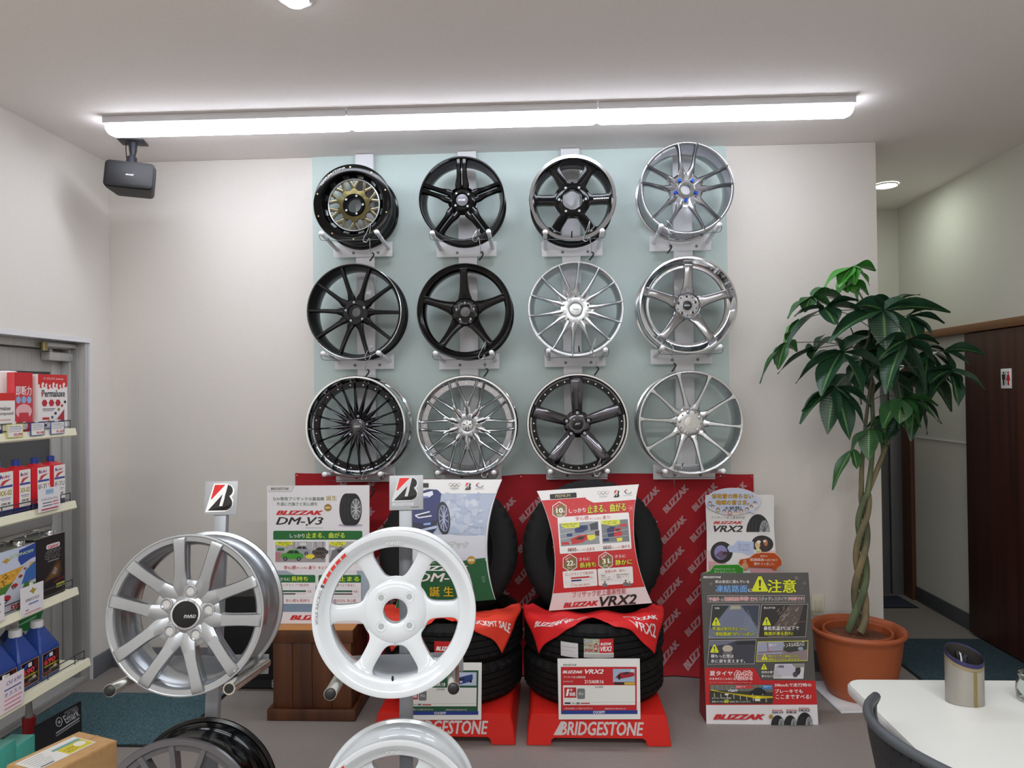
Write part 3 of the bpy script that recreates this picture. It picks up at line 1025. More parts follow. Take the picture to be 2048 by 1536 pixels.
def d_ysplit(t, R, W):
    rim_part(t, R, W, M_HYPER, inner=0.028)
    mb = MB()
    for i in range(5):
        a = 88 + 72 * i
        for sg in (-1, 1):
            spoke(mb, a, [(0.17 * R, sg * 0.03 * R, 0.040, 0.09 * R, 0.03), (0.33 * R, sg * 0.088 * R, 0.028, 0.080 * R, 0.032), (0.50 * R, sg * 0.128 * R, 0.015, 0.047 * R, 0.034), (0.75 * R, sg * 0.158 * R, 0.005, 0.037 * R, 0.034), (0.90 * R, sg * 0.188 * R, 0.002, 0.040 * R, 0.040), (0.965 * R, sg * 0.205 * R, 0.002, 0.066 * R, 0.040)], M_HYPER, 5, crown=0.004, roof=0.5)
    hub(mb, [(0.37 * R, 0.042), (0.33 * R, 0.031), (0.28 * R, 0.032), (0.20 * R, 0.034), (0.185 * R, 0.030), (0.12 * R, 0.030), (0.11 * R, 0.036), (0.11 * R, 0.065), (0.30 * R, 0.06)], M_HYPER)
    lug_wells(mb, 5, 0.235 * R, 0.0335, 0.0125, M_DARKCH, M_BLK, 52)
    mb.build('spokes', t, local=True)
    for k in range(5):
        a = R_(52 + 72 * k)
        c = V((0.235 * R * math.cos(a), 0.034, 0.235 * R * math.sin(a)))
        mb = MB(); mb.cyl(c + V((0, 0.002, 0)), c + V((0, -0.012, 0)), 0.0092, 0.0078, 8, M_BLUENUT)
        o = mb.build('lug_nut', t, local=True); o['label'] = 'blue lug nut'
    mb = MB(); mb.lathe([(0.16 * R, 0.031), (0.155 * R, 0.026), (0.115 * R, 0.026), (0.11 * R, 0.031)], 36, M_CHROME)
    mb.build('center_ring', t, local=True)
    arc_text(t, 'WORK EMOTION', R - 0.020, 0.007, 137, 105, 0.006, 'CFCFD2', 'rim_lettering')


def d_ten(t, R, W):
    rim_part(t, R, W, M_SATBLK, inner=0.026)
    mb = MB(); mb.lathe([(R + 0.0006, 0.005), (R - 0.001, 0.0), (R - 0.004, -0.0006), (R - 0.006, 0.001), (R - 0.003, 0.006)], 84, M_POLISH, 'Y', (0, 0, 0), True)
    mb.build('outer_lip', t, local=True)
    mb = MB()
    for i in range(10):
        a = -2 + 36 * i
        spoke(mb, a, [(0.14 * R, 0, 0.040, 0.060 * R, 0.03), (0.29 * R, 0, 0.032, 0.082 * R, 0.032), (0.36 * R, 0, 0.028, 0.066 * R, 0.032), (0.44 * R, 0, 0.023, 0.050 * R, 0.034), (0.70 * R, 0, 0.010, 0.041 * R, 0.034), (0.955 * R, 0, 0.004, 0.037 * R, 0.044)], M_SATBLK, 5, roof=0.6, crown=0.001)
    hub(mb, [(0.29 * R, 0.042), (0.25 * R, 0.030), (0.16 * R, 0.030), (0.145 * R, 0.038), (0.10 * R, 0.038), (0.10 * R, 0.065), (0.29 * R, 0.06)], M_SATBLK, 60, lambda i, a, j, r, h: (r * (1 + (0.06 * math.cos(5 * (a - R_(52))) if j in (0, 1, 6) else 0)), h))
    lug_wells(mb, 5, 0.205 * R, 0.0295, 0.0095, M_SATBLK, mat('lug_hole_grey', '9FA6A6', 0.6), 98)
    mb.build('spokes', t, local=True)


def d_five(t, R, W, M, lug=True):
    rim_part(t, R, W, M, inner=0.030, lip=0.008)
    mb = MB(); mb.lathe([(R - 0.006, 0.001), (R - 0.014, 0.006), (R - 0.030, 0.010), (R - 0.038, 0.022), (R - 0.02, 0.03)], 84, M, 'Y', (0, 0, 0), True)
    mb.build('inner_step', t, local=True)
    mb = MB()
    for i in range(5):
        a = 91 + 72 * i
        spoke(mb, a, [(0.16 * R, 0, 0.036, 0.15 * R, 0.03), (0.28 * R, 0, 0.032, 0.145 * R, 0.032), (0.40 * R, 0, 0.026, 0.112 * R, 0.034), (0.62 * R, 0, 0.016, 0.086 * R, 0.036), (0.84 * R, 0, 0.007, 0.082 * R, 0.036), (0.905 * R, 0, 0.010, 0.082 * R, 0.034)], M, 5, roof=0.78)
    hub(mb, [(0.30 * R, 0.036), (0.275 * R, 0.026), (0.265 * R, 0.034), (0.13 * R, 0.036), (0.108 * R, 0.034), (0.108 * R, 0.066), (0.30 * R, 0.06)], M)
    lug_wells(mb, 5, 0.19 * R, 0.0345, 0.0088, M, mat('lug_hole_grey', '9FA6A6', 0.6), 91)
    mb.build('spokes', t, local=True)


def d_vmesh(t, R, W):
    rim_part(t, R, W, M_SILVERB, inner=0.026)
    mb = MB()
    for i in range(7):
        a = 98 + 51.43 * i
        spoke(mb, a, [(0.16 * R, 0, 0.034, 0.11 * R, 0.03), (0.27 * R, 0, 0.026, 0.085 * R, 0.030), (0.37 * R, 0, 0.019, 0.055 * R, 0.03)], M_SILVERB, 4, roof=0.6)
        for sg in (-1, 1):
            spoke(mb, a, [(0.20 * R, sg * 0.055 * R, 0.026, 0.060 * R, 0.03), (0.36 * R, sg * 0.070 * R, 0.016, 0.064 * R, 0.03), (0.52 * R, sg * 0.108 * R, 0.010, 0.045 * R, 0.03), (0.80 * R, sg * 0.178 * R, 0.003, 0.033 * R, 0.032), (0.962 * R, sg * 0.222 * R, 0.001, 0.038 * R, 0.040)], M_SILVERB, 5, crown=0.003, roof=0.45)
    hub(mb, [(0.345 * R, 0.034), (0.315 * R, 0.0225), (0.26 * R, 0.0195), (0.19 * R, 0.019), (0.15 * R, 0.021), (0.14 * R, 0.03), (0.02, 0.03), (0.02, 0.055), (0.30 * R, 0.055)], M_SILVERB)
    lug_wells(mb, 5, 0.235 * R, 0.0190, 0.0115, M_SILVER, M_HYPER, 125)
    lug_wells(mb, 5, 0.265 * R, 0.0192, 0.0052, M_SILVER, M_BLK, 161)
    mb.build('spokes', t, local=True)
    cap_part(t, 0.125 * R, 0.022, M_BRUSH, 'MONZA', '4A4A4A', M_SILVER, (0.5, 0.13))
    arc_text(t, 'HI-STRENGTH', R - 0.016, 0.006, 52, 36, 0.004, '8A8A8A', 'rim_lettering')
    valve(t, R, -86)


def d_deepfive(t, R, W):
    rim_part(t, R, W, M_POLISH, inner=0.028)
    lip_part(t, R, R - 0.042, 0.034, M_CHROME)
    mb = MB(); mb.lathe([(R - 0.040, 0.036), (R - 0.052, 0.036), (R - 0.054, 0.05), (R - 0.036, 0.05)], 84, M_HYPER, 'Y', (0, 0, 0), True)
    mb.build('flange_ring', t, local=True)
    arc_text(t, 'WORK WHEELS JAPAN', R - 0.046, 0.007, 145, 103, 0.0355, 'B8B8B8', 'flange_lettering')
    mb = MB()
    for i in range(5):
        a = 88 + 72 * i
        spoke(mb, a, [(0.18 * R, 0, 0.036, 0.15 * R, 0.03), (0.30 * R, 0, 0.026, 0.135 * R, 0.032), (0.40 * R, 0, 0.019, 0.105 * R, 0.034), (0.64 * R, 0, 0.010, 0.093 * R, 0.036), (0.82 * R, 0, 0.010, 0.092 * R, 0.036), (0.845 * R, 0, 0.018, 0.094 * R, 0.034), (0.875 * R, 0, 0.030, 0.096 * R, 0.03)], M_HYPER, 5, roof=0.74)
    hub(mb, [(0.285 * R, 0.03), (0.265 * R, 0.020), (0.255 * R, 0.022), (0.24 * R, 0.034), (0.13 * R, 0.034), (0.02, 0.034), (0.02, 0.06), (0.285 * R, 0.06)], M_HYPER)
    lug_wells(mb, 5, 0.185 * R, 0.0335, 0.0105, M_CHROME, M_DARKCH, 92)
    lug_wells(mb, 5, 0.20 * R, 0.0336, 0.004, M_HYPER, M_BLK, 128)
    mb.build('spokes', t, local=True)
    cap_part(t, 0.095 * R, 0.030, mat('dark_grey_cap', '303034', 0.25, 0.5), 'WORK', 'E0E0E0', M_SILVER)


def d_fins(t, R, W):
    rim_part(t, R, W, M_CHROME, inner=0.028)
    lip_part(t, R, R - 0.034, 0.040, M_CHROME)
    mb = MB(); mb.lathe([(R - 0.032, 0.040), (R - 0.060, 0.040), (R - 0.062, 0.06), (R - 0.030, 0.06)], 84, mat('black_chrome', '28282A', 0.2, 0.9), 'Y', (0, 0, 0), True)
    mb.build('flange_ring', t, local=True)
    rivets(t, [9 + 18 * k for k in range(20)], R - 0.045, 0.040, 0.0042, M_POLISH)
    mb = MB()
    for i in range(20):
        a = 3 + 18 * i
        spoke(mb, a, [(0.12 * R, 0, 0.046, 0.042 * R, 0.02), (0.24 * R, 0, 0.036, 0.044 * R, 0.03), (0.36 * R, 0, 0.026, 0.038 * R, 0.034), (0.55 * R, 0, 0.022, 0.022 * R, 0.034), (0.80 * R, 0, 0.024, 0.018 * R, 0.030), (0.866 * R, 0, 0.032, 0.02 * R, 0.028)], M_GUN, 4, crown=0.002, roof=0.4)
    hub(mb, [(0.30 * R, 0.052), (0.25 * R, 0.050), (0.15 * R, 0.044), (0.13 * R, 0.042), (0.02, 0.044), (0.02, 0.07), (0.30 * R, 0.07)], M_GUN, 80, lambda i, a, j, r, h: (r * (1 + (0.10 * math.cos(5 * (a - PI / 2)) if j in (0, 1, 6) else 0)), h))
    lug_wells(mb, 5, 0.205 * R, 0.034, 0.0085, M_DARKCH, mat('lug_hole_grey', '9FA6A6', 0.6), 84)
    mb.build('spokes', t, local=True)
    cap_part(t, 0.105 * R, 0.036, M_GUN, 'ZEAST', 'E8E8E8', M_DARKCH, (0.6, 0.16))


def d_lattice(t, R, W):
    rim_part(t, R, W, M_CHROME, inner=0.028)
    lip_part(t, R, R - 0.028, 0.030, M_CHROME)
    mb = MB(); mb.lathe([(R - 0.026, 0.030), (R - 0.052, 0.030), (R - 0.054, 0.05), (R - 0.024, 0.05)], 84, M_HYPER, 'Y', (0, 0, 0), True)
    mb.build('flange_ring', t, local=True)
    rivets(t, [18 * k for k in range(20)], R - 0.040, 0.030, 0.0042, M_POLISH)
    mb = MB()
    for i in range(10):
        a = 90 + 36 * i
        spoke(mb, a, [(0.10 * R, 0, 0.040, 0.050 * R, 0.02), (0.24 * R, 0, 0.028, 0.058 * R, 0.03), (0.36 * R, 0, 0.020, 0.056 * R, 0.03), (0.48 * R, 0, 0.016, 0.038 * R, 0.03)], M_CHROME, 4, crown=0.003, roof=0.4)
        for sg in (-1, 1):
            spoke(mb, a, [(0.38 * R, sg * 0.016 * R, 0.020, 0.036 * R, 0.03), (0.55 * R, sg * 0.072 * R, 0.015, 0.033 * R, 0.03), (0.74 * R, sg * 0.150 * R, 0.015, 0.028 * R, 0.028), (0.895 * R, sg * 0.215 * R, 0.022, 0.030 * R, 0.026)], M_POLISH, 4, crown=0.003, roof=0.4)
    hub(mb, [(0.30 * R, 0.040), (0.25 * R, 0.031), (0.13 * R, 0.032), (0.02, 0.038), (0.02, 0.06), (0.26 * R, 0.06)], M_SILVER)
    lug_wells(mb, 5, 0.195 * R, 0.028, 0.0095, M_SILVER, mat('lug_hole_grey', '9FA6A6', 0.6), 78)
    mb.build('spokes', t, local=True)
    cap_part(t, 0.10 * R, 0.028, M_BRUSH, None, None, M_CHROME)
    mb = MB()
    for a in (90, 18, 162, 250, 300):
        spoke(mb, a, [(0.01, 0, 0.0245, 0.002, 0.002), (0.085 * R, 0, 0.0265, 0.0035, 0.002)], M_DARKCH, 2)
    mb.build('cap_star', t, local=True)


def d_bladefive(t, R, W):
    rim_part(t, R, W, M_GUN, inner=0.028)
    lip_part(t, R, R - 0.024, 0.020, M_POLISH)
    mb = MB(); mb.lathe([(R - 0.022, 0.022), (R - 0.046, 0.022), (R - 0.049, 0.04), (R - 0.020, 0.04)], 84, mat('black_chrome', '28282A', 0.2, 0.9), 'Y', (0, 0, 0), True)
    mb.build('flange_ring', t, local=True)
    rivets(t, [91 + 72 * i + 15.5 + 10.2 * k for i in range(5) for k in range(5)], R - 0.035, 0.022, 0.0048, M_POLISH)
    mb = MB()
    for i in range(5):
        a = 91 + 72 * i
        spoke(mb, a, [(0.16 * R, 0, 0.030, 0.105 * R, 0.03), (0.28 * R, 0, 0.022, 0.105 * R, 0.032), (0.42 * R, 0, 0.014, 0.112 * R, 0.034), (0.66 * R, 0, 0.004, 0.122 * R, 0.036), (0.86 * R, 0, 0.002, 0.128 * R, 0.036), (0.915 * R, 0, 0.014, 0.13 * R, 0.03)], M_GUN, 5, crown=0.004, roof=0.78)
    hub(mb, [(0.27 * R, 0.034), (0.20 * R, 0.022), (0.13 * R, 0.020), (0.02, 0.024), (0.02, 0.06), (0.27 * R, 0.06)], M_GUN)
    lug_wells(mb, 5, 0.225 * R, 0.0125, 0.0125, M_GLOSSBLK, mat('lug_hole_grey', '9FA6A6', 0.6), 91)
    mb.build('spokes', t, local=True)
    cap_part(t, 0.105 * R, 0.014, mat('black_cap', '141416', 0.2, 0.3), 'JDT', 'E0E0E0', M_GUN, (0.5, 0.2))


def d_brushten(t, R, W):
    rim_part(t, R, W, M_BRUSH, inner=0.026)
    mb = MB()
    for i in range(10):
        a = 31 + 36 * i
        sg = 1 if i % 2 else -1
        spoke(mb, a, [(0.14 * R, 0, 0.030, 0.060 * R, 0.03), (0.26 * R, sg * 0.008 * R, 0.020, 0.084 * R, 0.030), (0.33 * R, sg * 0.010 * R, 0.017, 0.066 * R, 0.031), (0.42 * R, sg * 0.012 * R, 0.014, 0.046 * R, 0.032), (0.70 * R, 0, 0.006, 0.030 * R, 0.034), (0.88 * R, 0, 0.002, 0.034 * R, 0.036), (0.968 * R, 0, 0.001, 0.072 * R, 0.040)], M_BRUSH, 5, roof=0.6, crown=0.0005)
    hub(mb, [(0.30 * R, 0.030), (0.26 * R, 0.0205), (0.20 * R, 0.0175), (0.12 * R, 0.016), (0.02, 0.017), (0.02, 0.055), (0.27 * R, 0.055)], M_BRUSH)
    lug_wells(mb, 5, 0.205 * R, 0.0165, 0.0105, M_POLISH, M_HYPER, 100)
    lug_wells(mb, 5, 0.205 * R, 0.0166, 0.004, M_POLISH, M_BLK, 64)
    mb.build('spokes', t, local=True)
    cap_part(t, 0.12 * R, 0.0150, noisy(mat('spun_alloy_cap', 'D8D8D6', 0.22, 1.0), 4, 0.1), None)
    valve(t, R, -101, M_HYPER)


YW = 3.76                     # plane of the wheel faces
WHEELS = [
    # name, label, centre px, radius px, width, design
    ('offroad_wheel', 'black wall wheel with bronze star center and ring of gold bolts', (704.5, 406.8), 78.8, 0.19, d_offroad),
    ('alloy_wheel', 'gloss black wall wheel with five split double spokes and grey cap', (923.0, 397.5), 86.2, 0.17, d_twin5),
    ('alloy_wheel', 'black six-spoke wall wheel with polished lip and wide open hub', (1145.4, 395.2), 87.6, 0.19, lambda t, R, W: d_six(t, R, W, M_GLOSSBLK, M_POLISH, out=1.09)),
    ('alloy_wheel', 'grey chrome wall wheel with blue lug nuts and Y-shaped spokes', (1374.0, 375.5), 95.0, 0.195, d_ysplit),
    ('alloy_wheel', 'satin black wall wheel with ten straight thin spokes', (707.5, 622.3), 95.6, 0.19, d_ten),
    ('alloy_wheel', 'gloss black wall wheel with five broad plain spokes and open hub', (928.7, 622.0), 96.2, 0.19, lambda t, R, W: d_five(t, R, W, M_GLOSSBLK)),
    ('alloy_wheel', 'bright silver wall wheel with fourteen fine spokes in V pairs', (1151.8, 617.5), 96.6, 0.17, d_vmesh),
    ('alloy_wheel', 'grey five-spoke wall wheel with deep mirror chrome lip', (1376.5, 609.7), 99.0, 0.195, d_deepfive),
    ('alloy_wheel', 'dark chrome wall wheel with twenty fin spokes and polished deep lip', (710.5, 853.5), 101.0, 0.195, d_fins),
    ('alloy_wheel', 'chrome wall wheel with star-shaped lattice spokes and rivets', (933.0, 851.5), 101.2, 0.18, d_lattice),
    ('alloy_wheel', 'gunmetal five-blade wall wheel with riveted black flange and thin bright lip', (1155.5, 848.4), 102.6, 0.17, d_bladefive),
    ('alloy_wheel', 'brushed bare alloy wall wheel with ten slim spokes', (1382.0, 845.6), 105.5, 0.195, d_brushten),
]
WHEEL_POS = []
for nm, lb, (px, py), rp, W, fn in WHEELS:
    c = aty(px, py, YW)
    R = (aty(px + rp, py, YW) - c).length
    t = wheel(nm, lb, c)
    fn(t, R, W)
    WHEEL_POS.append((c, R, W))
WALL_WHEEL_COUNT = len(WHEELS)

# ---- racks: a post on the wall with three cross plates, each with two capped pins carrying a wheel
PIN_H = 0.142                 # half distance of a pair of pins
PIN_R = 0.0118
names = ['column of wheel hooks nearest the ceiling speaker', 'second column of wheel hooks from the ceiling speaker', 'third column of wheel hooks from the ceiling speaker', 'column of wheel hooks nearest the potted tree']
COLX = [aty(729, 420, YB - 0.05).x, aty(934.5, 420, YB - 0.05).x, aty(1141.5, 420, YB - 0.05).x, aty(1367.0, 520, YB - 0.05).x]
for ci in range(4):
    xs = COLX[ci]
    t = thing('wheel_rack', 'white wall ' + names[ci], 'wheel rack', (xs, YB, 0), None, 'wall racks for display wheels')
    zb = (aty(590, 956, YB - 0.02).z + aty(1507, 939, YB - 0.02).z) / 2 + 0.016
    mb = MB(); mb.bx(xs - 0.050, xs + 0.050, YB - 0.045, YB - 0.004, zb, H - 0.004, M_WHITEST, 0.003)
    mb.build('post', t)
    for ri in range(3):
        c, R, W = WHEEL_POS[ri * 4 + ci]
        xp = c.x                              # the pair of pins under the wheel
        half = PIN_H
        zp = c.z - math.sqrt((R + PIN_R + 0.0006) ** 2 - half ** 2) - 0.0022   # pin height where it carries the wheel
        z0, z1 = zp - 0.030, zp                        # at the plate, at the free end: the pins rise forwards
        yb_, yf_ = YB - 0.050, YW - 0.075
        mb = MB(); mb.bx(xp - 0.163, xp + 0.163, YB - 0.053, YB - 0.044, z0 - 0.042, z0 + 0.038, M_WHITEST, 0.002)
        for sx in (-0.05, 0.085):
            mb.cyl((xp + sx, YB - 0.0545, z0 - 0.020), (xp + sx, YB - 0.05, z0 - 0.020), 0.008, None, 12, mat('plate_hole', '7E8484', 0.7))
        pl = mb.build('cross_plate', t)
        for sg in (-1, 1):
            mb = MB()
            mb.tube([(xp + sg * half, yb_, z0), (xp + sg * half, yf_ + 0.006, z1)], PIN_R - 0.0015, 14, M_WHITEST)
            mb.build('pin', t)
            mb = MB()
            mb.lathe([(PIN_R, yf_ + 0.022), (PIN_R + 0.0012, yf_ + 0.004), (PIN_R - 0.003, yf_ - 0.003), (0.004, yf_ - 0.006), (0.0004, yf_ - 0.0062)], 16, M_PLASTR, 'Y', (xp + sg * half, 0, z1))
            mb.build('pin_cap', t)
        yw_ = YW - 0.046                                # wire keeper that hangs from pin to pin in front of the barrel
        mb = MB()
        zz = z1 - 0.002
        mb.tube([(xp - half - 0.017, yw_, zz + 0.012), (xp - half - 0.014, yw_, zz - 0.018), (xp - half + 0.01, yw_, zz - 0.030), (xp, yw_, zz - 0.030), (xp + half - 0.01, yw_, zz - 0.030), (xp + half + 0.014, yw_, zz - 0.018), (xp + half + 0.017, yw_, zz + 0.012)], 0.0014, 6, M_DWIRE, 5)
        mb.build('wire_keeper', t)

# ---- thin steel cables with a black padlock that tie each wheel to its rack
what = ['bronze-star', 'black split double-spoke', 'black six-spoke', 'blue-nut', 'satin black ten-spoke', 'plain gloss black five-spoke', 'bright silver fourteen-spoke', 'grey deep-lipped five-spoke', 'dark chrome twenty-fin', 'chrome lattice', 'gunmetal five-blade', 'brushed bare alloy']
lockx = [0.070, 0.065, 0.055, -0.080, 0.070, 0.080, 0.07, -0.085, 0.045, 0.085, 0.085, -0.075]
for i in range(12):
    c, R, W = WHEEL_POS[i]
    xp = c.x + lockx[i]
    rr0 = math.sqrt(max(R * R - lockx[i] ** 2, 0.01))
    zt = c.z - rr0
    t = thing('cable_lock', 'thin steel cable lock looped through the %s wheel' % what[i], 'cable lock', (xp, YW, zt), None, 'cable locks on wall wheels')
    s = -1 if lockx[i] < 0 else 1
    mb = MB()
    rnd = random.Random(i)
    k1, k2 = rnd.uniform(0.6, 1.2), rnd.uniform(-0.02, 0.03)
    yo = YW - 0.012
    mb.tube([(xp + 0.022 * s, yo + 0.0, zt + 0.035), (xp + 0.028 * s, yo - 0.004, zt + 0.075 * k1), (xp + 0.010 * s, yo - 0.014, zt + 0.035), (xp - 0.008 * s, yo - 0.018, zt - 0.004), (xp + 0.010 * s, yo - 0.020, zt - 0.016), (xp + 0.024 * s, yo - 0.016, zt + 0.004), (xp + (0.008 + k2) * s, yo - 0.010, zt - 0.045), (xp + (0.006 + k2) * s, yo + 0.02, zt - 0.075)], 0.0016, 6, M_WIRE, 6)
    mb.build('cable', t)
    if i < 8 or i == 8:
        e = V((xp + (0.006 + k2) * s, yo + 0.02, zt - 0.075))
        mb = MB(); mb.tube([e + V((0.004, 0, 0.012)), e + V((0.014, 0, 0.004)), e + V((0.006, 0, -0.012)), e + V((-0.008, 0, -0.030))], 0.0042, 8, M_BLK, 3)
        mb.build('padlock', t)

# ================================================================ wheel stands in the foreground
def d_pair5(t, R, W):
    """silver wheel with five pairs of spokes, a bolt seat at the root of each pair"""
    M = M_SILVER
    rim_part(t, R, W, M, inner=0.030, lip=0.008)
    mb = MB(); mb.lathe([(R - 0.006, 0.0015), (R - 0.020, 0.003), (R - 0.026, 0.010), (R - 0.030, 0.030), (R - 0.022, 0.034)], 96, M, 'Y', (0, 0, 0), True)
    mb.build('face_ring', t, local=True, smooth=30)
    mb = MB()
    for i in range(5):
        a = 82 - 72 * i
        for sg in (-1, 1):
            spoke(mb, a, [(0.14 * R, sg * 0.085 * R, 0.020, 0.12 * R, 0.03), (0.30 * R, sg * 0.128 * R, 0.010, 0.108 * R, 0.036), (0.48 * R, sg * 0.165 * R, 0.004, 0.082 * R, 0.04), (0.72 * R, sg * 0.205 * R, -0.002, 0.078 * R, 0.044), (0.895 * R, sg * 0.240 * R, -0.004, 0.086 * R, 0.046), (0.945 * R, sg * 0.252 * R, 0.001, 0.088 * R, 0.04)], M, 6, roof=0.80, crown=0.0004)
        spoke(mb, a, [(0.18 * R, 0, 0.012, 0.12 * R, 0.03), (0.34 * R, 0, 0.0115, 0.125 * R, 0.03), (0.42 * R, 0, 0.014, 0.10 * R, 0.03)], M, 3)
    hub(mb, [(0.27 * R, 0.034), (0.24 * R, 0.016), (0.19 * R, 0.010), (0.17 * R, 0.012), (0.165 * R, 0.026), (0.02, 0.026), (0.02, 0.06), (0.27 * R, 0.06)], M)
    for k in range(5):
        a = R_(82 - 72 * k)
        c = V((0.285 * R * math.cos(a), 0, 0.285 * R * math.sin(a)))
        mb.lathe([(0.0185, 0.0125), (0.0176, 0.0092), (0.0152, 0.0088), (0.0144, 0.0105)], 24, M, 'Y', c)
        mb.lathe([(0.0146, 0.0104), (0.0100, 0.0109)], 24, M_HYPER, 'Y', c)  # shade of the recess put into a darker flat annulus
        mb.lathe([(0.0101, 0.0107), (0.0004, 0.0108)], 18, mat('lug_hole_light', 'B4B3B0', 0.5), 'Y', c)
    mb.build('spokes', t, local=True)
    cap_part(t, 0.165 * R, 0.008, mat('black_cap', '141416', 0.2, 0.3), None, None, M_CHROME)
    p = Print([(0, 0), (10, 0), (10, 10), (0, 10)], lambda u, v, h: V((-0.004 + 0.034 * u, 0.0052 - h, -0.001 - 0.007 * v)))
    p.text('PARD', 0, 0, 10, 10, 'C8C8C8', 0.02, 0.3)
    p.rect(0, 11, 10, 12, 'C8C8C8')
    p.build('emblem', t, local=True)
    valve(t, R, -79)


def d_white_six(t, R, W):
    d_six(t, R, W, M_WHITEGL, None, 4, 0.150, 0, 0.245, 45, 0.098)
    # red stripe decal and maker's lettering along the upper left of the lip
    def surf(u, v, h):
        a = R_(159 - 31 * u)
        r = R - 0.0145 + 0.011 * (0.5 - v)
        return V((r * math.cos(a), 0.0012 + 0.10 * (R - 0.010 - r) - 0.0006 - h, r * math.sin(a)))
    p = Print([(0, 0), (100, 0), (100, 12), (0, 12)], surf, (24, 1), h0=0.0008)
    p.rect(0, 1, 100, 11, 'B8B4B2', 0)
    for k in range(5):
        p.poly([(9 + 18 * k, 11), (23 + 18 * k, 11), (25 + 18 * k, 2), (11 + 18 * k, 2)], 'C32A22')
    p.poly([(0, 1), (7, 1), (6, 11), (0, 11)], '4A4A4C')
    p.build('stripe_decal', t, local=True)
    arc_text(t, 'VOLK RACING', R - 0.0145, 0.008, 186, 161, 0.0006, '8E8E90', 'lip_lettering')
    arc_text(t, 'FORGED', R - 0.036, 0.008, 97, 84, 0.014, 'C9CCCD', 'inner_lettering')


def d_black_mesh(t, R, W):
    """dark grey wheel with many spokes and a black barrel"""
    rim_part(t, R, W, M_GLOSSBLK, inner=0.030, lip=0.006)
    M = mat('dark_grey_paint', '77767A', 0.35, 0.7)
    mb = MB(); mb.lathe([(R + 0.0008, 0.006), (R - 0.002, -0.0006), (R - 0.018, 0.002), (R - 0.022, 0.010), (R - 0.036, 0.014), (R - 0.038, 0.03), (R - 0.012, 0.03), (R - 0.004, 0.012)], 96, M, 'Y', (0, 0, 0), True)
    mb.build('face_ring', t, local=True)
    mb = MB()
    for i in range(14):
        spoke(mb, 96 + 25.71 * i, [(0.16 * R, 0, 0.03, 0.06 * R, 0.03), (0.4 * R, 0, 0.02, 0.045 * R, 0.03), (0.7 * R, 0, 0.012, 0.042 * R, 0.034), (0.92 * R, 0, 0.006, 0.044 * R, 0.036)], M, 5, roof=0.7)
    hub(mb, [(0.28 * R, 0.03), (0.2 * R, 0.018), (0.02, 0.02), (0.02, 0.055), (0.28 * R, 0.055)], M)
    lug_wells(mb, 5, 0.21 * R, 0.0175, 0.010, M, M_BLK, 90)
    mb.build('spokes', t, local=True)


def stand_frame(c, yaw, tilt):
    return Matrix.Translation(c) @ Matrix.Rotation(R_(yaw), 4, 'Z') @ Matrix.Rotation(R_(-tilt), 4, 'X')


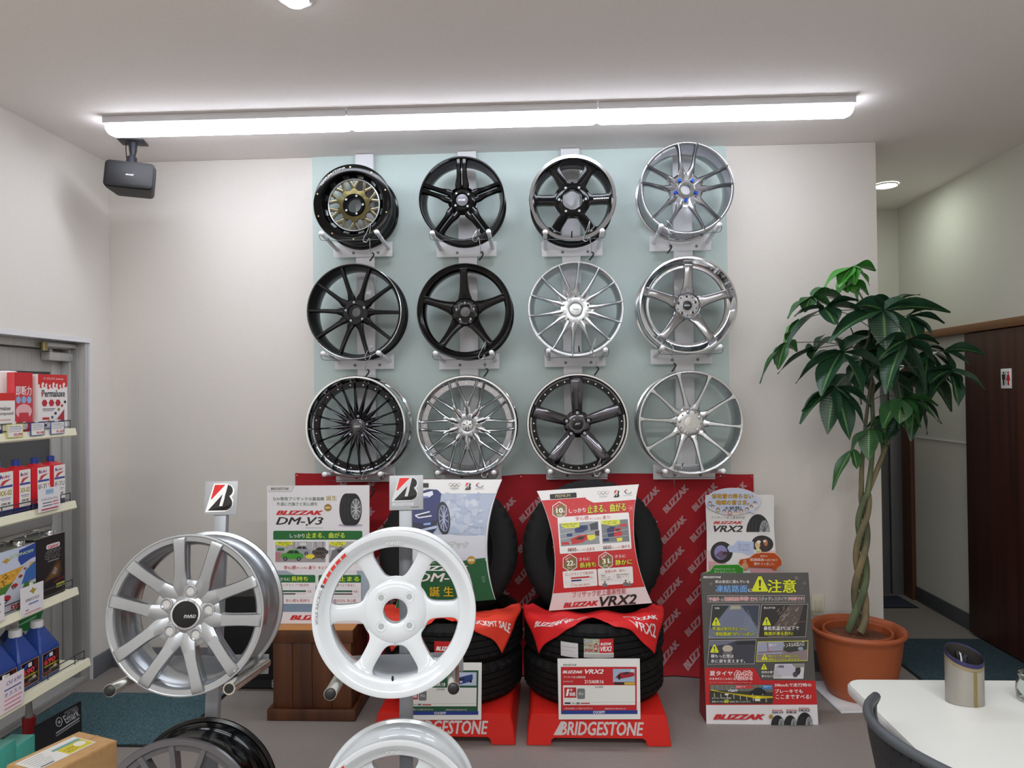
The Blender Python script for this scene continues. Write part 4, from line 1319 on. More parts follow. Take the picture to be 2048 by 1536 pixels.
def wheel_stand(c, yaw, tilt, R, label, R2, caps, dx=0.0, lower=True, W=0.19):
    """leaning post with the emblem plate on top and two cross bars that each carry a wheel on two capped pins"""
    M = stand_frame(c, yaw, tilt)
    t = thing('wheel_stand', label, 'wheel stand', (c.x, c.y + 0.25, 0), None, 'wheel stands')
    def L(*v): return M @ V(v)
    yb = W + 0.045
    bot = None
    def bar(x0, x1, y0, y1, z0, z1, m, b=0.0):
        return [L(x0, y0, z0), L(x1, y1, z1)]
    rot = M.to_3x3()
    # post
    k = -(c.z) / math.cos(R_(tilt)) + 0.012
    k -= math.tan(R_(tilt)) * yb * 0
    zt = 0.31
    zb = (0.004 - (M @ V((dx, yb + 0.02, 0))).z) / (M.to_3x3() @ V((0, 0, 1))).z
    mb = MB()
    mb.box(L(dx, yb + 0.024, (zt + zb) / 2), (0.040, 0.028, zt - zb), M_GREYSTAND, 0.003, rot)
    mb.build('post', t)
    mb = MB()
    f = L(dx, yb + 0.024, zb)
    mb.box((f.x, f.y + 0.0, 0.006), (0.34, 0.36, 0.012), M_GREYSTAND, 0.004)
    mb.build('foot_plate', t)
    mb = MB(); mb.box(L(dx + 0.003, yb + 0.006, zt + 0.012), (0.104, 0.003, 0.106), mat('grey_sign_plate', 'A7A9AC', 0.4, 0.2), 0.001, rot)
    pl = mb.build('emblem_plate', t)
    x0, z1 = dx + 0.003 - 0.052, zt + 0.012 + 0.053
    p = Print([(0, 0), (104, 0), (104, 106), (0, 106)], lambda u, v, h: L(x0 + 0.104 * u, yb + 0.0045 - h, z1 - 0.106 * v))
    if caps == 'plain':
        b_mark(p, 12, 11, 92, 92)
    else:
        b_mark(p, 14, 8, 88, 76, True, 'C9CACC')
        p.text('BRIDGESTONE', 8, 83, 76, 93, 'D2D3D5', 0.04, 0.25)
        p.rect(66, 97, 90, 99, '5A5A5C')
    p.build('emblem', pl)
    h = 0.158
    levels = [0.0] + ([-0.548] if lower else [])
    for li, z in enumerate(levels):
        Rw = R if li == 0 else R2
        zp = z - math.sqrt((Rw + 0.0185) ** 2 - h * h) - 0.001
        mb = MB(); mb.box(L(dx, yb + 0.004, zp - 0.004), (0.345, 0.006, 0.058), M_GREYSTAND, 0.002, rot)
        mb.build('cross_bar', t)
        for sg in (-1, 1):
            mb = MB(); mb.tube([L(sg * h, yb, zp), L(sg * h, -0.072, zp)], 0.0165, 18, M_PIPE)
            pn = mb.build('pin', t)
            pn['label'] = 'worn chrome pin'
            mb = MB()
            if caps == 'plain' and sg == 1:
                mb.cyl(L(sg * h, -0.070, zp), L(sg * h, -0.0735, zp), 0.0125, 0.0125, 16, M_BLK)
            else:
                mb.rings([[L(sg * h + r * math.cos(2 * PI * q / 18), y, zp + r * math.sin(2 * PI * q / 18)) for q in range(18)] for r, y in ((0.0150, -0.070), (0.0150, -0.0745), (0.012, -0.078), (0.005, -0.0795))], M_BLKPL, True, True, True)
            mb.build('pin_cap', t)
    return M


def put_wheel(M, z, name, label, R, W, fn, group):
    MM = M @ Matrix.Translation((0, 0, z))
    t = bpy.data.objects.new(name, None)
    t.matrix_world = MM
    COL.objects.link(t)
    WM[t.name] = MM.copy()
    tag(t, label, 'wheel', group)
    fn(t, R, W)
    return t


GS = 'wheels on the foreground stands'
YS = 2.03
c1 = aty(369, 1229.5, YS)
M1 = wheel_stand(c1, 3.5, 8.0, 0.2215, 'grey leaning wheel stand holding the silver wheel, square emblem plate on top', 0.2215, 'plain', -0.006)
put_wheel(M1, 0, 'alloy_wheel', 'silver wheel with paired spokes and black cap on the grey stand', 0.2215, 0.19, d_pair5, GS)
put_wheel(M1, -0.548, 'alloy_wheel', 'dark grey many-spoke wheel with black barrel cut by the bottom edge', 0.2215, 0.205, d_black_mesh, GS)
c2 = aty(788.6, 1227, 2.0)
M2 = wheel_stand(c2, 7.5, 7.0, 0.2225, 'grey leaning wheel stand holding the white wheel, lettered emblem plate on top', 0.2225, 'lettered', 0.016)
w2 = put_wheel(M2, 0, 'alloy_wheel', 'white six-spoke wheel with red stripe decal on the stand', 0.2225, 0.19, d_white_six, GS)
w3 = copy_tree(w2)
w3.matrix_world = M2 @ Matrix.Translation((0, 0, -0.548))
w3['label'] = 'lower white wheel on the stand, mostly cut by the bottom edge'

# ================================================================ tyres on the red plinths
def tyre_mesh(R, W, ri, axis, c, rot=None, nseg=150):
    """tread with ribs and lateral sipes, rounded shoulders, bulged sidewalls, bead; axis Z through c unless rot turns it"""
    h = W / 2
    prof = [(ri, -h * 0.66), (ri + 0.012, -h * 0.80), (ri + 0.03, -h * 0.97), (ri + (R - ri) * 0.48, -h), (ri + (R - ri) * 0.75, -h * 0.96), (R - 0.014, -h * 0.86), (R - 0.005, -h * 0.76)]
    ribs = [(-0.70, 0), (-0.52, 0), (-0.515, 1), (-0.47, 1), (-0.465, 0), (-0.20, 0), (-0.195, 1), (-0.15, 1), (-0.145, 0), (0.145, 0), (0.15, 1), (0.195, 1), (0.20, 0), (0.465, 0), (0.47, 1), (0.515, 1), (0.52, 0), (0.70, 0)]
    k0 = len(prof)
    prof += [(R - 0.0075 * g, h * q) for q, g in ribs]
    k1 = len(prof)
    prof += [(r, -y) for r, y in prof[:k0][::-1]]
    mb = MB()

    def fn(i, a, j, r, y):
        if k0 - 2 <= j <= k1 + 1:
            out = j < k0 + 2 or j > k1 - 3
            if (i % 4 == 0) if out else ((i + j // 4) % 3 == 0):
                r -= 0.0055 if out else 0.0032
        return r, y
    mb.lathe(prof, nseg, M_RUBBER, 'Z', (0, 0, 0), True, fn)
    T = Matrix.Translation(c) @ (rot.to_4x4() if rot is not None else Matrix.Identity(4))
    mb.bm.transform(T)
    return mb


def tyre(label, c, R=0.324, W=0.178, ri=0.245, rot=None):
    t = thing('tyre', label, 'tyre', c, None, 'tyres on the red plinths')
    tyre_mesh(R, W, ri, 'Z', c, rot).build('tread_and_sidewall', t, smooth=28)
    return t


def plinth(x0, x1, y0, y1, zt, label):
    t = thing('tyre_plinth', label, 'display plinth', ((x0 + x1) / 2, (y0 + y1) / 2, 0), None, 'red tyre plinths')
    w = (x1 - x0) / 2
    xc = (x0 + x1) / 2
    tp = w - 0.018
    leg = 0.098
    o = [(-w, 0.002), (-w + leg, 0.002), (-w + leg + 0.006, 0.026), (-w + leg + 0.018, 0.034), (w - leg - 0.018, 0.034), (w - leg - 0.006, 0.026), (w - leg, 0.002), (w, 0.002),
         (w - 0.008, zt * 0.55), (tp, zt - 0.010), (tp - 0.010, zt), (-tp + 0.010, zt), (-tp, zt - 0.010), (-w + 0.008, zt * 0.55)]
    mb = MB()
    rings = []
    for y, k in ((y0 - 0.006, 0.985), (y0, 1.0), (y1, 1.0), (y1 + 0.006, 0.985)):
        rings.append([V((xc + x * k, y, z)) for x, z in o])
    mb.rings(rings, M_RED, True, True, True)
    mb.build('body', t, smooth=25)
    xa, xb = xc - 0.190, xc + 0.190
    p = Print([(0, 0), (100, 0), (100, 16), (0, 16)], lambda u, v, h: V((xa + (xb - xa) * u, y0 - 0.0062 - h, 0.1035 - 0.058 * v)))
    p.text('BRIDGESTONE', 7, 0, 100, 16, 'D8CFCF', 0.045, 0.22)
    p.poly([(0, 16), (9, 16), (13, 0), (8.5, 0)], 'D8CFCF')
    p.build('lettering', t)
    return t


ZP = 0.134
PXR, PXL = (-0.107 + 0.503) / 2, (-0.156 - 0.762) / 2
plinth(PXR - 0.305, PXR + 0.305, 3.16, 3.80, ZP, 'red plastic lettered plinth under the tyres behind the white and red sign')
plinth(PXL - 0.305, PXL + 0.305, 3.16, 3.80, ZP, 'red plastic lettered plinth partly hidden behind the white wheel')
YT = 3.505
TH = 0.178
for xc, nm in ((PXR, 'of the stack beside the gray poster'), (PXL, 'of the stack behind the white wheel')):
    tyre('bottom black tyre %s' % nm, V((xc, YT, ZP + TH / 2 + 0.001)))
    tyre('second black tyre from the plinth %s' % nm, V((xc + 0.004, YT, ZP + TH * 1.5 + 0.003)))
ZT = ZP + 2 * TH + 0.004
RS = 0.330
for xc, nm, px in ((PXR, 'upright black tyre leaning behind the red and white sign', 1183), (PXL, 'upright black tyre leaning behind the blue car sign', 899)):
    cz = ZT - 0.082 + RS
    cc = aty(px, 1100, 3.575); cc.z = cz
    rot = Matrix.Rotation(R_(90 - 8), 3, 'X')
    tyre(nm, V((cc.x, 3.575, cz)), RS, 0.185, 0.188, rot)

# tread stickers
def tread_label(xc, zc, a0, a1, hh, label, draw, R=0.324):
    """paper label wrapped round the front of a flat tyre; angles from straight front, degrees"""
    t = thing('tread_label', label, 'label', (xc, YT - R, zc))
    def surf(u, v, h):
        a = R_(a0 + (a1 - a0) * u)
        return V((xc + (R + 0.0016 + h) * math.sin(a), YT - (R + 0.0016 + h) * math.cos(a), zc + hh * (0.5 - v)))
    mb = MB()
    mb.grid(lambda u, v: surf(u, v, 0), 14, 1, mat('label_paper', 'E8E6E4', 0.4))
    g = bmesh.ops.solidify(mb.bm, geom=mb.bm.faces[:], thickness=0.0006)
    mb.build('paper', t)
    p = Print([(0, 0), (600, 0), (600, 200), (0, 200)], surf, (14, 1))
    draw(p)
    p.build('print', t)


def lab_vrx(p):
    p.rect(0, 0, 600, 200, 'E6E3E0'); p.rect(0, 0, 315, 150, 'A9AC98'); p.rect(315, 0, 600, 150, 'C6202A')
    rnd = random.Random(3)
    for k in range(26):
        p.ell(rnd.uniform(8, 305), rnd.uniform(8, 142), rnd.uniform(5, 16), rnd.uniform(4, 10), rnd.choice(['C9CCB8', '7F866F', 'D9DACB', '93957F']), 10)
    p.rect(12, 14, 150, 38, '8C8C96', 6); p.text('BRIDGESTONE', 26, 18, 138, 34, 'E8E8E8', 0.02, 0.2)
    p.text('断トツのNo.1', 30, 56, 165, 84, 'B52026', 0.03); p.text('BLIZZAK', 22, 108, 190, 134, 'B52026', 0.06, 0.3)
    p.ell(248, 92, 44, 46, 'B02025'); p.text('装着率', 222, 62, 274, 82, 'F0E8E8', 0.02); p.text('NO.1', 214, 88, 282, 116, 'F4F0F0', 0.05)
    p.text('BLIZZAK', 332, 40, 560, 66, 'F2F0F0', 0.07, 0.3); p.text('VRX2', 334, 78, 560, 132, 'F2F0F0', 0.05, 0.3)
    p.rect(10, 158, 590, 192, 'B9B7B5')


def lab_red(p):
    p.rect(0, 0, 600, 200, 'C4191D'); p.text('BLIZZAK', 40, 66, 550, 120, 'F2F0F0', 0.08, 0.3); p.rect(0, 168, 600, 174, 'D8615E'); p.rect(0, 182, 600, 187, 'D8615E')


def lab_white(p):
    p.rect(0, 0, 600, 200, 'E6E6E6'); p.text('BLIZZAK VRX2', 60, 44, 540, 84, '26262A', 0.03, 0.2); p.rect(60, 96, 540, 112, '2F3E8E'); p.rect(60, 124, 420, 132, '9A9A9A'); p.rect(60, 146, 470, 154, '9A9A9A'); p.rect(60, 10, 260, 24, '5A5A5C')


ZU = ZP + TH * 1.5
tread_label(PXR + 0.004, ZU + 0.002, -10.6, 11.8, 0.080, 'foil and red winter tyre label on the tread above the price card', lab_vrx)
tread_label(PXR + 0.004, ZU - 0.012, -29, -15, 0.062, 'small pale label on the tread under the flag', lambda p: (p.rect(0, 0, 600, 200, 'D8D6D8'), p.rect(30, 60, 560, 72, 'B9B4BC'), p.rect(30, 110, 500, 120, 'C4BFC6')))
tread_label(PXR, ZP + TH * 0.5 + 0.004, -24, -9.5, 0.088, 'white printed tyre label peeking out beside the price card', lab_white)
tread_label(PXL + 0.004, ZU - 0.004, -8, 11, 0.066, 'plain red tyre label seen through the white wheel', lab_red)

# ---- flags draped over the stacks
def flag(xc, label, m, draw, seed, hang, half=0.314):
    R = 0.324 + 0.004
    t = thing('draped_flag', label, 'flag', (xc, YT - 0.2, ZT))
    rnd = random.Random(seed)
    ph = [rnd.uniform(0, 6.28) for _ in range(6)]

    def base(u, v):
        # plan position before draping; back edge stays clear of the upright tyre
        x = (2 * u - 1) * half
        vb = -0.150 + max(0.0, abs(x) - 0.19) / 0.16 * 0.20
        yf = -half + 0.075 * max(0.0, 1 - abs(x + 0.01) / 0.085) ** 1.2 + 0.006 * math.sin(31 * x + ph[4])
        y = yf + (vb - yf) * v
        r = math.hypot(x, y)
        ang = math.atan2(y, x)
        wob = 0.5 + 0.5 * math.sin(4 * (ang + PI / 4) + PI / 2)
        if r <= R - 0.04:
            z = ZT + 0.013 + 0.007 * math.sin(34 * x + 9 * y + ph[0]) * math.cos(22 * y + ph[1])
            return V((xc + x, YT + y, z)), ang, 0.0
        over = r - (R - 0.04)
        if over < 0.055:                                     # rounds the shoulder
            k = over / 0.055
            rr_, z = R - 0.04 + 0.055 * math.sin(k * PI / 2) * 0.86, ZT + 0.012 + (1 - k) * 0.006 * math.sin(34 * x + 9 * y + ph[0]) - 0.032 * (1 - math.cos(k * PI / 2))
        else:
            d = (over - 0.055) * hang
            rr_ = R + 0.0078 + 0.010 * min(1, d / 0.1) * (0.5 + 0.5 * math.sin(9 * ang + ph[2])) + 0.05 * d
            z = ZT - 0.020 - d
        rr_ += 0.004 * math.sin(17 * ang + ph[3]) * min(1, over / 0.03) * 0.5 + 0.004
        return V((xc + rr_ * math.cos(ang), YT + rr_ * math.sin(ang), z)), ang, over

    def pos(u, v): return base(u, v)[0]
    mb = MB(); mb.grid(pos, 56, 30, m)
    o = mb.build('cloth', t, smooth=80)
    sm = o.modifiers.new('thick', 'SOLIDIFY'); sm.thickness = 0.0012; sm.offset = 0

    def surf(u, v, h):
        a = pos(u, v)
        e = 0.004
        n = (pos(min(u + e, 1), v) - pos(max(u - e, 0), v)).cross(pos(u, min(v + e, 1)) - pos(u, max(v - e, 0)))
        n.normalize()
        if n.y > 0.2 or (abs(n.y) <= 0.2 and n.z < 0): n = -n
        return a + n * (h + 0.0012)
    p = Print([(0, 1000), (1000, 1000), (1000, 0), (0, 0)], surf, (40, 24))
    draw(p)
    p.build('lettering', t)


def flag_vrx(p):
    W_ = 'E9E2E2'
    # u runs left to right, y = 1000 is the hanging front edge
    p.text('BLIZZAK', 60, 640, 300, 740, W_, 0.07, 0.1, 24)
    p.text('BRIDGESTONE', 290, 740, 450, 840, W_, 0.05, 0.2, -10)
    p.text('BLIZZAK', 690, 470, 930, 555, W_, 0.07, 0.1, -12)
    p.text('VRX2', 735, 640, 950, 840, W_, 0.03, 0.1, -12)


def flag_sale(p):
    p.text('COCKPIT SALE', 650, 640, 975, 770, 'EAE4E2', 0.05, 0.05, -12)
    p.ring(622, 800, 40, 62, 7, 'D9A11E', 24)
    p.text('匠', 595, 755, 650, 845, 'D9A11E', 0.03)
    p.poly([(250, 640), (400, 760), (470, 560)], 'E9932A')


flag(PXR, 'red lettered cloth draped over the tyre stack beside the gray poster', M_FLAGRED, flag_vrx, 3, 1.25)
flag(PXL, 'orange red sale cloth draped over the tyre stack behind the white wheel', M_FLAGORG, flag_sale, 9, 1.2)

# ================================================================ signs, posters, cards
def quad(px, ys):
    return [aty(x, y, d) for (x, y), d in zip(px, ys)]


def bil(q, u, v):
    a, b, c, d = q
    return a.lerp(b, u).lerp(d.lerp(c, u), v)


def board(name, label, cat, px, ys, th, edge, part='panel', rx=0.0, back=None):
    """flat board whose front has the four corners TL, TR, BR, BL; returns (thing, surface)"""
    q = quad(px, ys)
    n = (q[3] - q[0]).cross(q[1] - q[0]).normalized()
    if n.y > 0: n = -n
    t = thing(name, label, cat, (q[2] + q[3]) / 2)
    mb = MB()
    pts = q
    mb.prism(pts, -n * th, edge)
    mb.build(part, t, smooth=0)
    return t, (lambda u, v, h: bil(q, u, v) + n * h), q, n


# ---- price cards
def price_card(px, ys, label, main, draw):
    t, sf, q, n = board('price_card', label, 'price card', px, ys, 0.003, ink('E9E9E6'), 'card')
    p = Print([(470, 632), (1285, 632), (1292, 1232), (480, 1232)], sf)
    p.text('BRIDGESTONE', 525, 684, 660, 702, '3A3A3C', 0.03, 0.25)
    p.rect(503, 712, 1255, 1180, main)
    p.rect(525, 895, 1240, 1090, 'E6E5E2')
    p.rect(508, 1142, 1262, 1180, '263C8C')
    p.text('COCKPIT', 822, 1148, 942, 1174, 'E8E8EA', 0.05)
    p.rect(536, 916, 656, 1018, 'B92028'); p.text('1', 552, 930, 586, 1000, 'F2F2F2', 0.08, 0.2); p.text('本', 592, 926, 620, 954, 'F2F2F2', 0.04); p.text('価格', 586, 962, 648, 1002, 'F2F2F2', 0.06)
    p.rect(664, 926, 742, 1030, '77787A', 14); p.text('税込', 680, 964, 728, 992, 'DADADA', 0.02)
    p.text('当店価格', 838, 902, 922, 922, '6A6A6C', 0.03, 0.2)
    p.line([(700, 1064), (1238, 1062)], 3, 'BDBDBC')
    p.rect(540, 1062, 598, 1080, '3A3A3C', 5); p.text('工賃込', 604, 1064, 650, 1080, '5A5A5C', 0.02); p.rect(656, 1062, 690, 1082, '77787A')
    p.rect(700, 1068, 790, 1080, 'B5474A')
    p.text('※ご購入者の装着について当店までおたずね下さい', 532, 1114, 818, 1132, 'E8D8D8', 0.02); p.text('※価格改定がある場合があります', 934, 1118, 1150, 1134, 'E8D8D8', 0.02)
    draw(p)
    p.build('print', t)


def card_vrx(p):
    p.text('BLIZZAK', 520, 748, 722, 776, 'F2F0F0', 0.07, 0.3); p.text('VRX2', 742, 736, 928, 780, 'F4F2F2', 0.04, 0.3)
    p.text('ブリザック史上最高性能', 530, 802, 748, 824, 'F0E4E4', 0.03); p.text('タイヤサイズ', 524, 848, 622, 866, 'F0E4E4', 0.03); p.text('215/60R16', 738, 842, 928, 876, 'F2F0F0', 0.03)
    p.rect(1020, 732, 1236, 862, '9FB4CC'); p.poly([(1040, 820), (1090, 770), (1160, 760), (1230, 770), (1234, 800), (1190, 812), (1100, 830)], 'A51A26'); p.ell(1082, 812, 16, 28, '22242A'); p.poly([(1100, 782), (1150, 764), (1195, 768), (1150, 790)], '30343C')
    p.rect(1196, 738, 1226, 760, 'D8D8D8'); p.rect(1034, 866, 1132, 888, '26262A'); p.rect(1132, 866, 1236, 888, 'C8B43A')


def card_dm(p):
    p.text('BLIZZAK', 520, 748, 722, 776, 'F2F0F0', 0.07, 0.3); p.text('DM-V3', 742, 736, 928, 780, 'F4F2F2', 0.04, 0.3)
    p.text('SUV専用ブリザック最高峰 誕生!', 530, 802, 900, 826, 'F0F0E4', 0.03); p.text('タイヤサイズ', 524, 848, 622, 866, 'F0E4E4', 0.03); p.text('225/60R18', 738, 842, 928, 880, 'F2F0F0', 0.03)
    p.rect(1020, 732, 1236, 872, 'B9C6DC'); p.poly([(1040, 836), (1064, 786), (1130, 768), (1196, 752), (1200, 800), (1180, 830), (1090, 856), (1044, 856)], '2A4284'); p.poly([(1060, 800), (1120, 788), (1116, 812), (1056, 828)], '1B2440'); p.rect(1072, 824, 1096, 842, 'D6DAE0'); p.ell(1180, 826, 12, 18, '1B1E26')


price_card([(1115.0, 1317.5), (1279.5, 1317.5), (1281.0, 1438.5), (1117.5, 1439.0)], [3.150, 3.150, 3.145, 3.145], 'white card with red print, price card on the plinth beside the gray poster', 'BF2026', card_vrx)
price_card([(800, 1325), (963.5, 1325.5), (962.5, 1439.5), (800, 1440)], [3.150, 3.150, 3.145, 3.145], 'white card with green print, price card partly behind the white wheel', '21573A', card_dm)


# ---- pillow shaped standing signs
def pillow(px, crop, ys, label, draw, base):
    q = quad(px, ys)
    n = (q[3] - q[0]).cross(q[1] - q[0]).normalized()
    if n.y > 0: n = -n
    t = thing('pillow_sign', label, 'sign', (q[2] + q[3]) / 2, None, 'pillow shaped signs on the tyres')
    ins = lambda v: 0.112 * 4 * v * (1 - v)
    bul = lambda v: 0.034 * 4 * v * (1 - v) * (1 - 0.25 * (2 * v - 1) ** 2)
    def sf(u, v, h): return bil(q, u, v) + n * (h + bul(v))
    N = 52
    mb = MB()
    rings = []
    for i in range(N + 1):
        v = i / N
        a, b = ins(v), 1 - ins(v)
        f = [bil(q, a + (b - a) * k / 6, v) + n * bul(v) for k in range(7)]
        r = [bil(q, b + (a - b) * k / 6, v) - n * (bul(v) * 0.5 + 0.001) for k in range(7)]
        rings.append(f + r)
    mb.rings(rings, ink(base), True, True, True)
    mb.build('card_body', t, smooth=40)
    P = Print(crop, sf, (1, 52))
    def band(v0, v1, col, k=0.004):
        TL, TR, BR, BL = crop
        def c(u, v):
            return tuple((TL[i] * (1 - u) + TR[i] * u) * (1 - v) + (BL[i] * (1 - u) + BR[i] * u) * v for i in (0, 1))
        vs = [v0 + (v1 - v0) * i / 16 for i in range(17)]
        P.k += 2.5e-4
        P.poly([c(ins(v) + k, v) for v in vs] + [c(1 - ins(v) - k, v) for v in vs[::-1]], col)
    draw(P, band)
    P.build('print', t)


def logos(P, x0, y0, s, sk, lk=0.0):
    """interlocked rings, emblem and three swooshes side by side"""
    cols = ['3A4250', '26262A', 'B03A3E', '8C8A4A', '3F6A4C']
    for i, (dx, dy) in enumerate(((0, 0), (38, 0), (76, 0), (19, 18), (57, 18))):
        P.ring(x0 + dx * s, y0 + (dy + (dx * sk)) * s, 18 * s, 18 * s, 2.6 * s, cols[i], 20)
    yy = y0 + 40 * s + 40 * sk * s
    P.rect(x0 - 6 * s, yy, x0 + 82 * s, yy + 3 * s, '8A8A8C'); P.rect(x0 + 18 * s, yy + 7 * s, x0 + 58 * s, yy + 9 * s, '9A9A9C')
    bx, by = x0 + 136 * s, y0 - 18 * s + 150 * sk * s
    b_mark(P, bx, by, bx + 62 * s, by + 72 * s, False)
    cx, cy = x0 + 278 * s, y0 + 8 * s + 280 * sk * s
    P.ring(cx, cy, 34 * s, 26 * s, 7 * s, 'A32A34', 10, 160, 265); P.ring(cx + 4 * s, cy, 30 * s, 24 * s, 7 * s, '27457A', 10, 90, 200); P.ring(cx + 2 * s, cy - 2 * s, 36 * s, 26 * s, 7 * s, '2F6A4A', 10, 5, 80)
    P.rect(cx - 44 * s, cy + 34 * s, cx + 44 * s, cy + 37 * s, '8A8A8C')


def hexagon(P, cx, cy, r, num, small, tag_):
    def hx(k): return [(cx + k * math.cos(R_(a)), cy + k * 1.13 * math.sin(R_(a))) for a in range(30, 390, 60)]
    P.poly(hx(r), 'EDE9E0'); P.poly(hx(r * 0.91), '7F6A3A')
    P.poly([(cx - r * 0.78, cy - r * 0.5), (cx, cy - r * 1.02), (cx + r * 0.40, cy - r * 0.78), (cx - r * 0.78, cy - r * 0.05)], 'B02026')
    P.text(tag_, cx - r * 0.62, cy - r * 0.72, cx + r * 0.22, cy - r * 0.48, 'F0E4E0', 0.03, 0, -31)
    P.text(num, cx - r * 0.40, cy - r * 0.28, cx + r * 0.42, cy + r * 0.34, 'F4F2EC', 0.05)
    P.text('%', cx + r * 0.46, cy + r * 0.06, cx + r * 0.66, cy + r * 0.28, 'E8E4DA', 0.03)
    P.text(small, cx - r * 0.30, cy + r * 0.46, cx + r * 0.30, cy + r * 0.76, 'E4DFD2', 0.02)


def car(P, x, y, s, body, flip=1, rot=0.0, dark='22262C'):
    """a small printed car seen from the front quarter"""
    c, d = math.cos(rot), math.sin(rot)
    def q(l): return [(x + (a * flip * c - b * d) * s, y + (a * flip * d + b * c) * s) for a, b in l]
    P.poly(q([(-60, 12), (-58, -6), (-34, -14), (-14, -32), (30, -32), (50, -12), (62, -6), (62, 14), (40, 20), (-44, 20)]), body)
    P.poly(q([(-28, -13), (-12, -28), (8, -28), (8, -12)]), dark); P.poly(q([(12, -28), (28, -28), (42, -12), (12, -12)]), dark)
    for a in (-36, 38):
        P.ell(*q([(a, 18)])[0], 12 * s, 12 * s, '17181B', 12); P.ell(*q([(a, 18)])[0], 6 * s, 6 * s, '8C9094', 10)


def tyre_pic(P, x0, y0, x1, y1, half=False):
    """printed tyre seen from the front quarter"""
    w, h = x1 - x0, y1 - y0
    def q(l): return [(x0 + a * w, y0 + b * h) for a, b in l]
    if not half:
        P.ell(x0 + w * 0.5, y1 - h * 0.01, w * 0.55, h * 0.05, 'A9A5BE')
    top = [(0.50 + 0.5 * math.cos(R_(t)), 0.5 + 0.5 * math.sin(R_(t))) for t in range(-90, 91, 12)]
    if half:
        P.poly(q([(0, 1)] + [(0.5 - 0.5 * math.cos(R_(t)), 1 - math.sin(R_(t))) for t in range(8, 173, 12)] + [(1, 1)]), '1C1D20')
        P.poly(q([(0.56, 1)] + [(0.77 - 0.21 * math.cos(R_(t)), 1 - 0.66 * math.sin(R_(t))) for t in range(6, 175, 12)] + [(0.98, 1)]), '9C9FA3')
        for a in range(20, 170, 30):
            P.line(q([(0.77, 1), (0.77 - 0.19 * math.cos(R_(a)), 1 - 0.60 * math.sin(R_(a)))]), w * 0.03, '4B4E53')
        for k in (0.12, 0.26, 0.40):
            P.line(q([(k, 0.97), (k + 0.02, 0.30)]), w * 0.012, '4A4B50')
    else:
        P.poly(q([(0.30, 0.0), (0.66, 0.0)] + [(0.66 + 0.34 * math.cos(R_(t)), 0.5 + 0.5 * math.sin(R_(t))) for t in range(-78, 79, 13)] + [(0.66, 1.0), (0.30, 1.0)] + [(0.30 + 0.30 * math.cos(R_(t)), 0.5 + 0.5 * math.sin(R_(t))) for t in range(102, 259, 13)]), '1C1D20')
        P.ell(x0 + w * 0.74, y0 + h * 0.49, w * 0.225, h * 0.33, '9DA0A4', 26)
        P.ell(x0 + w * 0.74, y0 + h * 0.49, w * 0.20, h * 0.30, '55585D', 26)
        for a in range(18, 378, 36):
            P.line(q([(0.74, 0.49), (0.74 + 0.21 * math.cos(R_(a)), 0.49 + 0.31 * math.sin(R_(a)))]), w * 0.045, 'B9BCC0')
        for k in (0.10, 0.22, 0.36):
            P.line(q([(k + 0.07, 0.14), (k, 0.5), (k + 0.07, 0.86)]), w * 0.014, '45464A')


def snowflake(P, x, y, r, col):
    for a in (0, 60, 120):
        c, d = math.cos(R_(a)), math.sin(R_(a))
        P.line([(x - r * c, y - r * d), (x + r * c, y + r * d)], r * 0.12, col)


